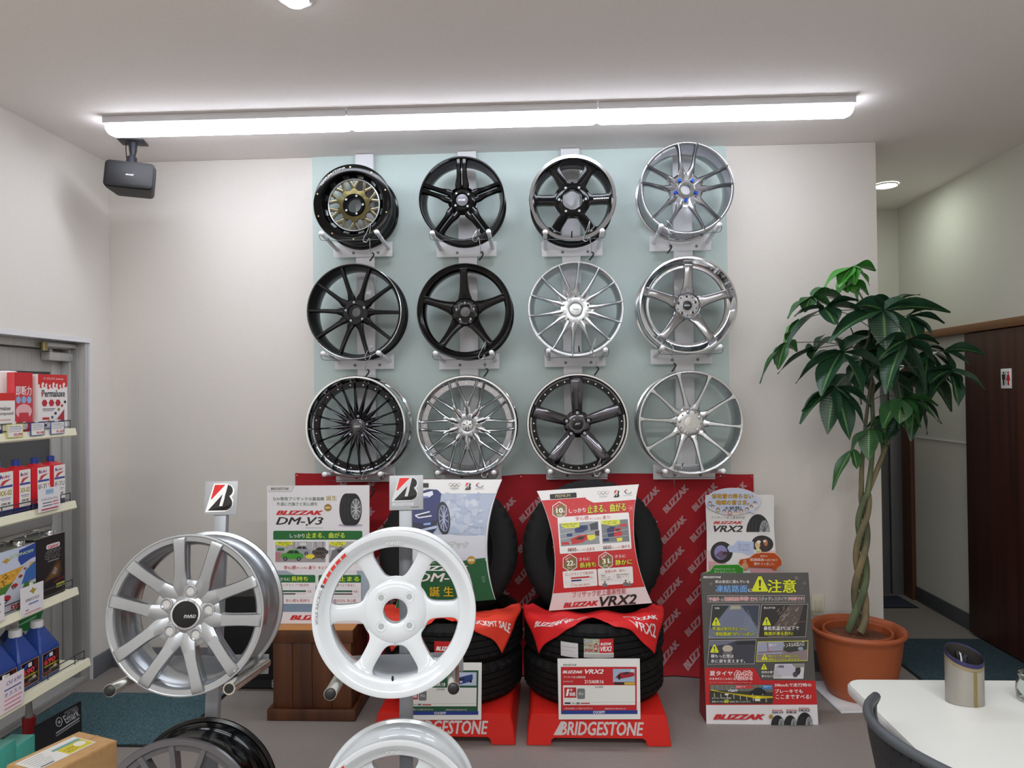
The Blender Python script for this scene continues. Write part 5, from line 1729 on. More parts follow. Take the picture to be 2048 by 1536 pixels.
def sign_vrx(P, band):
    band(0.0, 1.0, 'C92024')
    band(0.0, 0.083, 'ECEAE8'); band(0.86, 1.0, 'E4D4D4')
    # the white top band steps down towards the right
    P.poly([(755, 336), (800, 362), (830, 377), (1246, 346), (1250, 280), (900, 280), (755, 300)], 'ECEAE8')
    P.skew = R_(-3.9)
    P.rect(400, 282, 664, 334, '151414', 8); P.text('PREMIUM', 452, 292, 602, 322, 'B9A878', 0.02, 0.12)
    logos(P, 888, 280, 1.0, -0.07)
    snowflake(P, 626, 390, 22, 'D8484A'); snowflake(P, 1195, 432, 34, 'E08A88')
    hexagon(P, 495, 452, 80, '10', '短縮', '氷上ブレーキ')
    P.text('しっかり', 588, 432, 752, 476, 'F2EEEE', 0.05); P.text('止まる、曲がる', 768, 388, 1144, 472, 'EDE23A', 0.06, 0, 0, '2E3A1A', 0.05)
    P.rect(486, 497, 1186, 858, 'ECE9E7', 12)
    P.text('安心感', 652, 510, 782, 552, 'C02A2E', 0.06); P.text('がこんなに', 788, 520, 910, 546, 'C02A2E', 0.04); P.text('違う!', 916, 504, 992, 540, 'C02A2E', 0.06)
    P.rect(500, 572, 880, 796, '8D9296'); P.rect(908, 550, 1170, 772, '74797E')
    for k in range(4):
        P.line([(505, 640 + 50 * k), (870, 560 + 50 * k)], 4, 'C9CCCE')
    P.poly([(640, 640), (700, 600), (770, 600), (775, 640), (720, 670), (650, 676)], '1F3470'); P.poly([(668, 640), (705, 615), (755, 615), (730, 640)], '0F1730')
    P.poly([(600, 740), (680, 700), (770, 690), (780, 730), (720, 770), (620, 790)], 'C4272B'); P.poly([(640, 740), (690, 712), (750, 708), (720, 742)], '26161A')
    P.poly([(790, 590), (872, 566), (872, 640), (800, 650)], '3A3D44'); P.poly([(840, 660), (884, 650), (884, 706), (846, 700)], '4A2A2E')
    P.poly([(765, 700), (840, 692), (846, 730), (800, 752), (770, 736)], 'E8DC3C')
    P.rect(566, 682, 620, 712, '20346E'); P.rect(516, 766, 590, 792, 'C4272B')
    P.rect(1086, 588, 1150, 614, 'C4272B'); P.rect(920, 730, 978, 756, '20346E')
    P.poly([(955, 640), (1000, 610), (1040, 620), (1030, 715), (970, 718)], '1D2C5A'); P.poly([(1030, 630), (1090, 624), (1110, 700), (1060, 724), (1026, 712)], 'C4272B'); P.poly([(1040, 640), (1084, 636), (1090, 664), (1044, 668)], '26161A')
    for k in range(3):
        P.line([(915, 690 + 40 * k), (1165, 640 + 60 * k)], 5, 'AEB3B6')
    P.poly([(1050, 728), (1106, 722), (1108, 754), (1060, 762)], 'E8DC3C')
    P.poly([(510, 578), (688, 570), (690, 620), (560, 632), (516, 612)], 'DCE03A'); P.text('凍結路面の横滑り路面で', 520, 582, 676, 598, '3A3A20', 0.02); P.text('「この差」を実感。', 536, 602, 650, 618, '3A3A20', 0.02)
    P.poly([(898, 556), (1084, 544), (1086, 590), (1010, 606), (906, 590)], 'DCE03A'); P.text('滑った曲がり角で', 926, 556, 1056, 572, '3A3A20', 0.02); P.text('「この差」を実感。', 930, 576, 1056, 592, '3A3A20', 0.02)
    P.text('BLIZZAK', 576, 822, 660, 836, 'C02A2E', 0.06, 0.3); P.text('VRX2', 576, 836, 662, 856, '26262A', 0.05, 0.3); P.text('は しっかり', 668, 834, 750, 850, 'C02A2E', 0.03); P.text('止まる', 758, 818, 836, 848, 'C02A2E', 0.05)
    P.text('BLIZZAK', 920, 802, 1000, 814, 'C02A2E', 0.06, 0.3); P.text('VRX2', 920, 816, 1002, 836, '26262A', 0.05, 0.3); P.text('は しっかり', 1008, 812, 1090, 828, 'C02A2E', 0.03); P.text('曲がる', 1100, 794, 1182, 824, 'C02A2E', 0.05)
    hexagon(P, 597, 968, 80, '22', '向上', '摩耗ライフ'); hexagon(P, 944, 950, 80, '31', '低減', '静粛性')
    P.text('さらに', 686, 916, 792, 946, 'F2EEEE', 0.05); P.text('長持ち', 690, 962, 852, 1014, 'EDE23A', 0.06, 0, 0, '2E3A1A', 0.05)
    P.text('さらに', 1034, 890, 1140, 920, 'F2EEEE', 0.05); P.text('静かに', 1038, 936, 1202, 990, 'EDE23A', 0.06, 0, 0, '2E3A1A', 0.05)
    P.rect(530, 1040, 862, 1204, 'ECE9E7', 12); P.rect(872, 1016, 1212, 1182, 'ECE9E7', 12)
    P.text('ロングライフで経済的', 550, 1058, 828, 1088, 'B8484A', 0.04); P.rect(606, 1104, 788, 1120, 'C02A2E'); P.rect(610, 1132, 710, 1148, '2A3470'); P.line([(710, 1138), (790, 1134)], 3, 'A05050'); P.text('22', 792, 1100, 818, 1120, 'B8484A', 0.03); P.frame(556, 1096, 828, 1160, 2, 'C9C6C6')
    P.text('安心感も長持ち', 646, 1172, 792, 1194, 'B8484A', 0.03); P.ring(620, 1184, 18, 12, 3, 'B8484A', 16)
    P.text('実感の声、続々!', 938, 1036, 1138, 1064, 'B8484A', 0.04)
    for x in (890, 1036):
        P.frame(x, 1078, x + 132, 1144, 2, 'B9B6B6')
    for (s_, x, y, w_) in (('音量を', 900, 1086, 46), ('上げなくても', 900, 1104, 94), ('ラジオが聞けた。', 904, 1124, 110), ('車内の音が静かに!', 1050, 1076, 130), ('会話もスムーズに', 1052, 1094, 112), ('できた。', 1052, 1112, 52)):
        P.text(s_, x, y, x + w_, y + 15, '4A4648', 0.02)
    for x, y, k in ((938, 1170, 1.0), (1140, 1160, 1.1), (1178, 1170, 0.8)):
        P.ell(x, y - 14 * k, 8 * k, 10 * k, '6A6062', 12); P.poly([(x - 26 * k, y + 34 * k), (x - 20 * k, y + 2 * k), (x, y - 4 * k), (x + 20 * k, y + 2 * k), (x + 26 * k, y + 34 * k)], '7A7072')
    P.text('ブリザック史上最高性能', 620, 1232, 1146, 1290, 'C05A5C', 0.02, 0.05)
    P.text('BLIZZAK', 530, 1348, 878, 1396, 'C41E26', 0.08, 0.35); P.text('VRX2', 890, 1288, 1252, 1386, '231A1C', 0.04, 0.3); P.rect(1056, 1376, 1236, 1380, '8A7A7C')
    P.skew = 0


def sign_dm(P, band):
    band(0.0, 1.0, '1C5A32')
    band(0.0, 0.68, 'AEB9CF'); band(0.48, 0.68, 'D4D6E0'); band(0.0, 0.12, 'ECEBEA')
    rnd = random.Random(5)
    for k in range(110):
        x, y = rnd.uniform(790, 1150), rnd.uniform(310, 680)
        P.ell(x, y, rnd.uniform(14, 60), rnd.uniform(12, 44), rnd.choice(['BCC5D7', 'B6C0D4', 'C4CCDB', 'A9B6CE', 'B2BDD2', 'CBD1DE']), 14)
    P.poly([(460, 350), (560, 270), (650, 245), (740, 250), (780, 290), (770, 380), (745, 500), (740, 640), (690, 700), (460, 710)], '232C66')
    P.poly([(460, 580), (600, 590), (742, 560), (742, 640), (690, 705), (460, 712)], '161B3C')
    P.poly([(590, 290), (690, 262), (700, 300), (660, 330), (600, 320)], 'E4E8F2'); P.poly([(590, 318), (650, 316), (648, 336), (596, 338)], '6F83B8')
    P.line([(668, 474), (520, 512), (556, 536), (688, 516)], 12, 'E6E8EE'); P.poly([(560, 510), (660, 490), (660, 512), (566, 526)], '1A2050')
    P.poly([(604, 592), (680, 582), (678, 606), (610, 612)], '7FA4E0'); P.poly([(560, 656), (740, 612), (742, 640), (600, 668)], 'B7C6E2')
    P.ell(806, 540, 66, 168, '14161E', 30, -0.10); P.ell(810, 540, 50, 134, '8892B4', 30, -0.10); P.ell(812, 540, 44, 124, '2B3050', 30, -0.10)
    for k in range(10):
        a = R_(18 + 36 * k)
        P.line([(810, 540), (810 + 46 * math.cos(a), 540 + 126 * math.sin(a))], 9, 'A7B0CC')
    P.poly([(460, 712), (860, 700), (1000, 715), (1205, 708), (1205, 930), (460, 950)], 'D4D6E0')
    P.rect(500, 182, 650, 228, '1A1616', 6)
    logos(P, 872, 198, 1.0, 0.0)
    P.text('SUV専用ブリザック', 470, 770, 1050, 830, 'F2F4F2', 0.04, 0, 0, '1C5A32', 0.05)
    P.poly([(440, 972), (1000, 956), (1205, 930), (1205, 960), (700, 985)], '1C5A32')
    P.ell(1074, 952, 40, 40, 'A8822E', 26); P.ell(1074, 952, 35, 35, 'B8923A', 26); P.text('NEW', 1046, 940, 1102, 962, 'F2ECD8', 0.05)
    P.rect(620, 975, 730, 985, '6FA07E')
    P.text('BLIZZAK', 490, 1006, 1040, 1056, 'F0F0F0', 0.08, 0.3); P.text('DM-V3', 540, 1076, 1060, 1162, 'ECE0DE', 0.035, 0.3); P.text('誕 生', 662, 1208, 900, 1304, 'D8B41E', 0.05)
    P.ring(1184, 1122, 14, 16, 3, '9FC0A8', 14); P.rect(1174, 1146, 1206, 1152, '6FA07E'); P.rect(1176, 1160, 1200, 1166, '6FA07E')
    snowflake(P, 960, 1230, 60, '2F7A48')


pillow([(1073.5, 982), (1278, 968.5), (1304.5, 1206.0), (1097.5, 1221.5)], [(270, 258), (1278, 190), (1405, 1368), (388, 1436)], [3.430, 3.430, 3.335, 3.335], 'red and white pillow shaped winter tyre sign on the draped red flag', sign_vrx, 'EBE6E4')
pillow([(800, 958.5), (1004.5, 959.0), (991, 1199), (790, 1216)], [(347, 141), (1360, 144), (1293, 1333), (297, 1418)], [3.430, 3.430, 3.335, 3.335], 'pillow shaped sign with blue car in snow behind the white wheel', sign_dm, 'E4E6EA')

# ---- white poster on the wooden box
ZB = 0.415
A = [(535.8, 971.5), (738.5, 970.5), (738.0, 1246.5), (532.5, 1247.5)]
t, sf, q, n = board('poster_board', 'white and green tyre poster standing on the brown wooden box', 'poster', A, [3.50, 3.50, 3.46, 3.46], 0.006, ink('E9E7E6'))
p = Print([(78, 102), (1048, 98), (1047, 1458), (60, 1466)], sf)
p.rect(70, 100, 1050, 1464, 'E6E4E8')
p.poly([(62, 935), (1048, 940), (1047, 1350), (60, 1345)], 'A3AEBC'); p.poly([(62, 1270), (1048, 1262), (1047, 1345), (60, 1350)], '7F93AC')
p.poly([(76, 100), (330, 100), (306, 160), (76, 160)], 'DAD8D8'); p.line([(76, 160), (306, 160), (330, 102)], 4, '8A8A8C')
p.text('BRIDGESTONE', 106, 120, 282, 144, '3A3A3C', 0.04, 0.25)
p.text('SUV専用ブリザックの最高峰', 128, 212, 620, 250, '2C5A3A', 0.05); p.text('誕生', 638, 200, 740, 248, 'A79A22', 0.05); p.text('冬道に力強さと安心感を', 162, 264, 556, 300, '2C5A3A', 0.05)
p.ell(655, 318, 36, 36, '9C7A22', 26); p.text('NEW', 630, 308, 680, 328, 'F0EAD4', 0.05)
p.text('BLIZZAK', 156, 346, 610, 390, 'C9202A', 0.09, 0.35); p.text('DM-V3', 154, 410, 612, 486, '1E1E20', 0.035, 0.3); p.poly([(440, 480), (470, 480), (452, 502)], '1E1E20'); p.rect(436, 514, 606, 519, 'A5A3A6')
tyre_pic(p, 764, 178, 978, 494)
p.rect(130, 545, 984, 634, '17672F', 16); p.rect(130, 600, 984, 938, 'EDEBEE', 14); p.rect(130, 590, 984, 634, '17672F')
p.text('しっかり', 290, 576, 432, 614, 'F0F4F0', 0.05); p.text('止まる、曲がる', 444, 562, 816, 618, 'D9EA3A', 0.06)
for x0, x1 in ((146, 636), (660, 960)):
    p.rect(x0, 648, x1, 860, 'ECECEE'); p.rect(x0 + 4, 652, x1 - 4, 856, 'B4B0B4')
p.poly([(150, 760), (632, 780), (632, 856), (150, 856)], '9C9498'); p.rect(150, 756, 200, 840, 'B07A80')
rnd = random.Random(2)
for k in range(26):
    x = rnd.uniform(200, 630); p.line([(x, 652), (x + rnd.uniform(-6, 6), rnd.uniform(700, 760))], rnd.uniform(2, 6), rnd.choice(['8C8A94', 'D0CDD4', '7A7882', 'C2BFC6']))
car(p, 392, 742, 1.5, '9A9CA4'); car(p, 310, 790, 1.75, '3E9A2E'); car(p, 580, 750, 1.3, '4A4440'); car(p, 560, 790, 1.2, '5E4A42')
p.poly([(440, 790), (470, 776), (520, 780), (534, 800), (500, 822), (450, 816)], 'E6D93A')
p.poly([(154, 652), (318, 652), (318, 680), (240, 702), (154, 682)], 'DCE23A'); p.text('凍結交差点で', 176, 656, 300, 672, '3A3A20', 0.02); p.text('「この差」を実感', 190, 676, 286, 690, '3A3A20', 0.02)
p.poly([(668, 652), (828, 652), (828, 680), (760, 702), (668, 682)], 'DCE23A'); p.text('滑った路面で', 690, 656, 800, 670, '3A3A20', 0.02); p.text('「この差」を実感', 700, 674, 800, 688, '3A3A20', 0.02)
p.rect(170, 716, 236, 742, '2F6A4A'); p.rect(390, 662, 450, 690, 'D8DADC'); p.rect(676, 712, 724, 732, 'D8DADC'); p.poly([(664, 856), (700, 740), (780, 700), (950, 780), (956, 856)], '77747A'); p.poly([(740, 730), (850, 720), (900, 760), (760, 770)], '3A3A40')
p.text('安心感', 234, 888, 350, 926, 'C02A2E', 0.06); p.text('がこんなに', 356, 898, 464, 922, 'C02A2E', 0.04); p.text('違う!', 470, 888, 540, 926, 'C02A2E', 0.06); p.text('氷上ブレーキ性能', 562, 894, 800, 922, 'C02A2E', 0.04)
for x0, x1, a, b, c_, d in ((90, 536, 'さらに', '長持ち', 'ロングライフで経済的', '安心感も長持ち'), (566, 972, 'しっかり', '止まる', '濡れた道でより安全に', '雨の日も 安心感'),):
    p.rect(x0, 980, x1, 1266, 'EDEBEE', 14); p.rect(x0, 980, x1, 1056, '17672F', 14); p.rect(x0, 1030, x1, 1056, '17672F')
    w_ = x1 - x0
    p.text(a, x0 + 0.24 * w_, 1006, x0 + 0.46 * w_, 1038, 'F0F4F0', 0.05); p.text(b, x0 + 0.48 * w_, 994, x0 + 0.84 * w_ + (50 if x0 > 500 else 0), 1042, 'D9EA3A', 0.06)
    p.text(c_, x0 + 0.24 * w_, 1068, x0 + 0.86 * w_, 1094, 'B8484A', 0.04)
    p.rect(x0 + 0.10 * w_, 1132, x0 + 0.80 * w_, 1150, '2A5A44'); p.rect(x0 + 0.10 * w_, 1160, x0 + (0.57 if x0 < 500 else 0.8) * w_, 1176, '5A5E62'); p.line([(x0 + 0.56 * w_, 1168), (x0 + 0.8 * w_, 1168)], 3, 'B8484A')
    p.frame(x0 + 0.05 * w_, 1108, x0 + 0.95 * w_, 1200, 2, 'C6C4C8'); p.text('25%' if x0 < 500 else '6%', x0 + 0.83 * w_, 1130, x0 + 0.92 * w_, 1154, 'B8484A', 0.03)
    p.text(d, x0 + 0.36 * w_, 1218, x0 + 0.88 * w_, 1250, 'B8484A', 0.05)
p.rect(62, 1346, 1047, 1462, 'E6E2E6'); p.text('BLIZZAK', 290, 1378, 770, 1426, 'C9202A', 0.09, 0.35)
p.build('print', t)
mb = MB(); bz = q[3].lerp(q[2], 0.5)
mb.prism([bz + V((-0.09, 0.012, 0.004)), bz + V((0.09, 0.012, 0.004)), q[0].lerp(q[1], 0.5).lerp(bz, 0.4) + V((0.05, 0.010, 0)), q[0].lerp(q[1], 0.5).lerp(bz, 0.4) + V((-0.05, 0.010, 0))], (0, 0.003, 0), ink('C9C4BC'))
mb.build('easel_back', t)

# ---- tall white poster behind the grey warning board
A = [(1410.3, 990), (1544.0, 989.5), (1563, 1180), (1416.5, 1180)]
t, sf, q, n = board('poster_board', 'white and pink tyre poster with oval sticker behind the gray warning board', 'poster', [(1410.3, 990), (1544.0, 989.5), (1563, 1300), (1424, 1300)], [3.86, 3.86, 3.74, 3.74], 0.005, ink('E2E0DE'))
mb = MB()
lo = q[3].lerp(q[2], 0.5)
mb.prism([V((q[3].x, q[3].y, 0.002)), V((q[2].x, q[2].y, 0.002)), q[2], q[3]], (0, 0.004, 0), ink('E2E0DE'))
mb.build('lower_panel', t, smooth=0)
p = Print([(130, 192), (985, 188), (1107, 2176), (218, 2176)], sf)
p.rect(150, 195, 1010, 2170, 'E2E0DF')
p.poly([(152, 900), (1030, 900), (1050, 1190), (180, 1190)], 'E0C3C6'); p.poly([(165, 1040), (1038, 1040), (1050, 1230), (182, 1230)], 'D5A0A6')
p.text('ブリザック史上最高性能', 205, 462, 640, 498, '5A585A', 0.02, 0.1)
p.text('BLIZZAK', 232, 526, 612, 562, 'C21F28', 0.09, 0.35); p.text('VRX2', 236, 580, 612, 664, '1E1E20', 0.05, 0.3)
tyre_pic(p, 656, 436, 956, 664, True); p.rect(800, 684, 950, 688, '9A9896')
p.ell(340, 925, 142, 140, '232326', 30, -0.1); p.ell(330, 925, 84, 92, '8B86B8', 26); p.poly([(256, 960), (330, 900), (410, 930), (400, 990), (330, 1012)], '6A5670'); p.ell(385, 935, 40, 24, '4A2E3A', 14)
p.ell(862, 815, 140, 108, '2A2426', 30, 0.1); p.ell(860, 830, 92, 84, '3A2A2A', 26); p.ell(800, 830, 34, 46, 'D9B98A', 16); p.ell(815, 790, 26, 20, 'E9E4DE', 14); p.ell(905, 800, 26, 44, 'B5714A', 16); p.ell(890, 780, 20, 16, 'E2DCD6', 12); p.poly([(770, 900), (800, 850), (850, 900), (850, 920)], 'D6D89A')
p.poly([(415, 870), (430, 840), (490, 830), (540, 768), (750, 790), (752, 940), (680, 965), (600, 930), (440, 920)], 'B7C2DE'); p.line([(415, 870), (430, 840), (490, 830), (540, 768), (750, 790)], 4, 'E6E8F0')
for i, s_ in enumerate(('凍結した路面を', '走っても', '安心感がある!')):
    p.text(s_, 548 + 4 * i, 814 + 34 * i, 700, 836 + 34 * i, '6A7898', 0.01, 0, 5)
p.build('print', t)
# stickers that stand out beyond the poster: oval bubble, orange car, green car
def sticker(name, outline, col, edge, dr, dy=-0.012):
    yq = 3.86 - 0.12 * (960 + max(y for _, y in outline) / 6.4 - 990) / 310 + dy
    pts = [aty(1390 + x / 6.4, 960 + y / 6.4, yq) for x, y in outline]
    mb = MB(); mb.prism(pts, (0, 0.003, 0), ink(edge)); o = mb.build(name, t, smooth=0)
    o0 = aty(1390, 960, yq); ox = aty(1390 + 1000 / 6.4, 960, yq) - o0; oy = aty(1390, 960 + 1000 / 6.4, yq) - o0
    pr = Print([(0, 0), (1000, 0), (1000, 1000), (0, 1000)], lambda u, v, h: o0 + ox * u + oy * v + V((0, -h, 0)), h0=0.0004)
    cx, cy = sum(a for a, b in outline) / len(outline), sum(b for a, b in outline) / len(outline)
    pr.poly([(cx + (x - cx) * 0.975, cy + (y - cy) * 0.965) for x, y in outline], col)
    dr(pr)
    pr.build('sticker_print', o)


def oval(pr):
    pr.ell(482, 300, 300, 120, 'C6CFE6', 30)
    for s_, a in (('普段雪の降らない', (218, 176, 744, 238)), ('地域の皆さま。', (268, 256, 694, 318))):
        pr.text(s_, *a, 'DCA820', 0.05, 0, 0, '4A3A1A', 0.04)
    pr.text('大絶賛!', 374, 336, 592, 386, '2A2A2E', 0.05)
    for k, (x, y) in enumerate(((190, 300), (228, 345), (295, 382), (375, 405), (445, 415), (520, 412), (592, 400), (665, 378), (722, 345), (766, 300))):
        pr.ell(x, y + 16, 30, 24, ['8FB0D8', 'D8D8E8', '9CC0A0', 'E0D0D8', 'D08A94', 'E8E4E0', 'D8C8B8', 'C0C8E0', 'E6E6EE', 'F0F0F4'][k], 14)
        pr.ell(x, y - 4, 22, 24, '5A4436' if k % 3 else '3A3230', 14); pr.ell(x, y + 2, 17, 18, 'E6C4AA', 12)


sticker('oval_sticker', [(482 + 352 * math.cos(R_(a)), 275 + 174 * math.sin(R_(a))) for a in range(0, 360, 9)][:5] + [(762, 440), (690, 400)] + [(482 + 352 * math.cos(R_(a)), 275 + 174 * math.sin(R_(a))) for a in range(63, 360, 9)], 'CBD3EA', 'E8E8EC', oval)
sticker('orange_sticker', [(552, 1060), (575, 1015), (690, 995), (760, 940), (860, 922), (1020, 926), (1085, 980), (1112, 1030), (1112, 1085), (1060, 1115), (1040, 1150), (1010, 1155), (985, 1118), (690, 1112), (660, 1150), (620, 1150), (590, 1110)], 'C4521C', 'E9C9B4',
        lambda pr: (pr.text('普段の', 834, 956, 926, 982, 'F2D8C8', 0.02), pr.text('乾燥路面', 706, 996, 880, 1034, 'F6E8E0', 0.04), pr.text('の走行音が', 888, 1004, 1054, 1034, 'F2D8C8', 0.02), pr.text('静か', 756, 1048, 832, 1086, 'F6E8E0', 0.04), pr.text('だと感じた。', 842, 1052, 1020, 1086, 'F2D8C8', 0.02), pr.ell(638, 1040, 22, 28, 'D9946A', 14), pr.ell(638, 1100, 44, 44, 'D9A27E', 16)))
sticker('green_sticker', [(60, 1290), (100, 1190), (190, 1165), (245, 1085), (570, 1078), (590, 1110), (620, 1118), (628, 1290)], '3F9A2E', 'D0E4C8',
        lambda pr: (pr.text('交差点で止まるとき、', 246, 1126, 520, 1150, 'DCEFD4', 0.02), pr.text('アイスバーン', 244, 1160, 462, 1192, 'F2FAEE', 0.04), pr.text('でも', 470, 1166, 528, 1190, 'DCEFD4', 0.02), pr.text('安心して止まれた。', 246, 1204, 540, 1240, 'DCEFD4', 0.02)), dy=-0.02)

# ---- grey warning board
A = [(1401.5, 1146.5), (1616.7, 1145.0), (1636.7, 1449.5), (1412.8, 1449.5)]
t, sf, q, n = board('warning_board', 'gray and red folding board warning of icy roads beside the plant pot', 'poster', A, [3.50, 3.50, 3.375, 3.375], 0.005, ink('4B4948'))
q2 = V((q[3].x - 0.006, q[3].y + 0.125, 0.002)); q3 = V((q[2].x + 0.0, q[2].y + 0.125, 0.002))
mb = MB(); mb.prism([q[3] + V((0, 0.006, 0)), q2, q[0] + V((0.002, 0.006, -0.002))], (0.004, 0, 0), ink('8E1A20')); o = mb.build('side_flap', t, smooth=0); o['label'] = 'dark red side flap'
p = Print([(54, 28), (1087, 22), (1183, 1486), (108, 1486)], sf)
p.poly([(54, 28), (1087, 22), (1155, 1062), (640, 1050), (590, 945), (94, 938)], '504E4C')
p.poly([(94, 938), (572, 940), (636, 1058), (1155, 1060), (1171, 1296), (104, 1298)], 'BE1E22')
p.poly([(105, 1296), (1171, 1292), (1183, 1486), (108, 1486)], 'E4E0E2')
p.text('BRIDGESTONE', 78, 56, 250, 76, 'DADADA', 0.05, 0.25)
snowflake(p, 152, 130, 22, '8A8886'); snowflake(p, 972, 76, 24, '9A9896'); snowflake(p, 1048, 126, 22, '8A8886'); snowflake(p, 1024, 172, 14, '7A7876')
p.text('実は身近に潜んでいる', 192, 94, 520, 124, 'E8E8E6', 0.05); p.text('凍結路面', 196, 142, 500, 212, '6FA4DE', 0.06); p.text('に', 510, 176, 546, 208, 'E8E8E6', 0.05)
def warn(x, y, w_):
    h_ = w_ * 0.98
    p.poly([(x - w_ * 0.10, y - h_ * 0.5), (x + w_ * 0.10, y - h_ * 0.5), (x + w_ * 0.53, y + h_ * 0.42), (x + w_ * 0.46, y + h_ * 0.5), (x - w_ * 0.46, y + h_ * 0.5), (x - w_ * 0.53, y + h_ * 0.42)], 'D9E021')
    p.poly([(x - w_ * 0.08, y - h_ * 0.26), (x + w_ * 0.08, y - h_ * 0.26), (x + w_ * 0.04, y + h_ * 0.16), (x - w_ * 0.04, y + h_ * 0.16)], '26261C'); p.ell(x, y + h_ * 0.32, w_ * 0.075, w_ * 0.075, '26261C', 14)
warn(622, 132, 150)
p.text('注意', 694, 88, 970, 216, 'D9E021', 0.07, 0, 0, '34341E', 0.04)
p.frame(122, 242, 1048, 306, 3, 'C9C7C5')
for s_, a, c_ in (('予想外', (132, 260, 234, 296), 'C43A3E'), ('の', (246, 272, 272, 294), '3A3A3C'), ('凍結路面!', (278, 256, 424, 294), 'C43A3E'), ('降雪!', (432, 254, 516, 292), 'C43A3E'), ('だから', (528, 258, 598, 294), 'C43A3E'), ('スタッドレスタイヤ', (606, 256, 880, 292), '2A2A2C'), ('が必要です!', (888, 256, 1040, 290), 'C43A3E')):
    p.text(s_, *a, c_, 0.04, 0, 0, 'ECE8E8', 0.055)
# picture panels: dark roads, wet reflections, bridge and tunnel, stranded car
p.poly([(162, 332), (618, 330), (600, 650), (128, 652)], 'B9B7B5'); p.poly([(166, 336), (614, 334), (597, 646), (132, 648)], '55596A')
p.poly([(330, 338), (440, 338), (596, 560), (596, 646), (134, 646), (150, 560)], '70788C'); p.poly([(166, 336), (330, 338), (250, 440), (150, 560)], '2E3432'); p.poly([(440, 336), (614, 334), (602, 540)], '3A4250'); p.poly([(345, 342), (430, 342), (440, 372), (330, 376)], 'A9A48C')
for k in range(7):
    p.line([(500 - 10 * k, 380 + 30 * k), (540 + 10 * k, 470 + 22 * k)], 3, '98A0B2')
p.poly([(636, 328), (1084, 324), (1060, 640), (604, 648)], 'B9B7B5'); p.poly([(640, 332), (1080, 328), (1057, 636), (608, 644)], '322E2E')
p.poly([(900, 334), (1040, 332), (1000, 480), (880, 640), (690, 640), (800, 470)], '5A4E4A')
rnd = random.Random(8)
for k in range(60):
    x, y = rnd.uniform(800, 1000), rnd.uniform(340, 560)
    p.line([(x, y), (x - rnd.uniform(10, 30), y + rnd.uniform(14, 40))], rnd.uniform(2, 5), rnd.choice(['8C7A72', 'C2B4AA', '6A5A54']))
p.line([(980, 496), (1060, 492)], 6, '7A5A48')
p.poly([(136, 672), (586, 666), (568, 900), (114, 904)], 'B9B7B5'); p.poly([(140, 676), (582, 670), (565, 896), (118, 900)], '3E3F4A')
p.poly([(142, 680), (400, 674), (300, 712), (140, 730)], '6B7080'); p.poly([(380, 690), (580, 676), (578, 710), (400, 716)], '26282C'); p.ell(310, 752, 50, 34, 'BDB4A4', 18); p.poly([(270, 780), (350, 780), (360, 850), (250, 850)], '6A6668')
p.poly([(598, 684), (1084, 674), (1078, 872), (582, 880)], 'C9CE2E'); p.poly([(604, 690), (1078, 680), (1073, 866), (588, 874)], '8A7A80')
p.poly([(604, 690), (846, 686), (836, 800), (592, 806)], '9A9EB0'); p.line([(690, 690), (700, 780), (770, 780)], 8, 'A34A4E'); p.line([(600, 790), (840, 776)], 10, '7A5A62'); p.poly([(850, 690), (1076, 684), (1070, 760), (900, 790), (846, 770)], '3A3A34'); p.ell(1010, 752, 26, 18, '8FA0AC', 14)
p.text('橋の上', 706, 704, 780, 728, 'E6E4E4', 0.03, 0, -6); p.text('トンネルの出入口', 848, 690, 1044, 734, 'EDEBEA', 0.04, 0, -6)
p.poly([(764, 900), (1048, 896), (1036, 1042), (748, 1040)], 'D0CDD2'); p.poly([(764, 930), (800, 905), (910, 905), (960, 940), (1010, 960), (1000, 1010), (760, 1020)], 'BDBAC6'); p.poly([(780, 930), (810, 912), (850, 912), (850, 940)], '6A6A78'); p.ell(960, 1000, 26, 28, '4A4852', 16); p.ell(985, 960, 26, 44, '3A3236', 14); p.poly([(920, 900), (1046, 898), (1044, 930), (960, 936)], '8A8A84')
for x, y, w_ in ((200, 492, 78), (684, 490, 78), (184, 752, 78), (664, 834, 56), (660, 926, 56)):
    warn(x, y, w_)
Y_ = 'D9E021'; W_ = 'F0EEEC'; K_ = '24241C'
for s_, a, c_ in (('日陰', (188, 354, 232, 372), W_), ('雨上がり後', (658, 350, 766, 370), W_), ('冬道は気付きにくい', (164, 544, 494, 578), Y_), ('“凍結路面”がいっぱい。', (172, 592, 572, 628), Y_), ('最低気温3℃以下で', (656, 536, 994, 576), W_), ('路面が凍る恐れ!', (660, 588, 936, 624), Y_),
                  ('積もった雪は', (148, 806, 368, 840), W_), ('氷に姿を変えます。', (148, 852, 478, 888), W_), ('他にも、冬に凍結しやすい', (700, 812, 1008, 836), Y_), ('場所はこんなにあります。', (700, 844, 1008, 868), Y_), ('突然の雪でも', (634, 966, 790, 990), W_), ('焦らないために!', (634, 1002, 820, 1028), W_)):
    p.text(s_, *a, c_, 0.045, 0, 0, K_, 0.05)
p.text('夏タイヤ', 136, 966, 358, 1012, W_, 0.06); p.text('のままだとこんなに', 136, 1030, 358, 1052, W_, 0.04); p.text('危険', 370, 964, 546, 1050, 'C4262A', 0.05, 0, 0, 'F4EEEE', 0.06)
p.text('氷上でブレーキをかけると(当社調べタイミングでのブレーキ)', 134, 1070, 540, 1086, 'E6A8A8', 0.03)
p.rect(140, 1098, 742, 1278, '34362C'); p.poly([(140, 1098), (742, 1098), (742, 1170), (140, 1150)], '6A6A60')
for x in range(160, 740, 46):
    p.line([(x, 1100), (x + 6, 1150)], 5, '8A8A86')
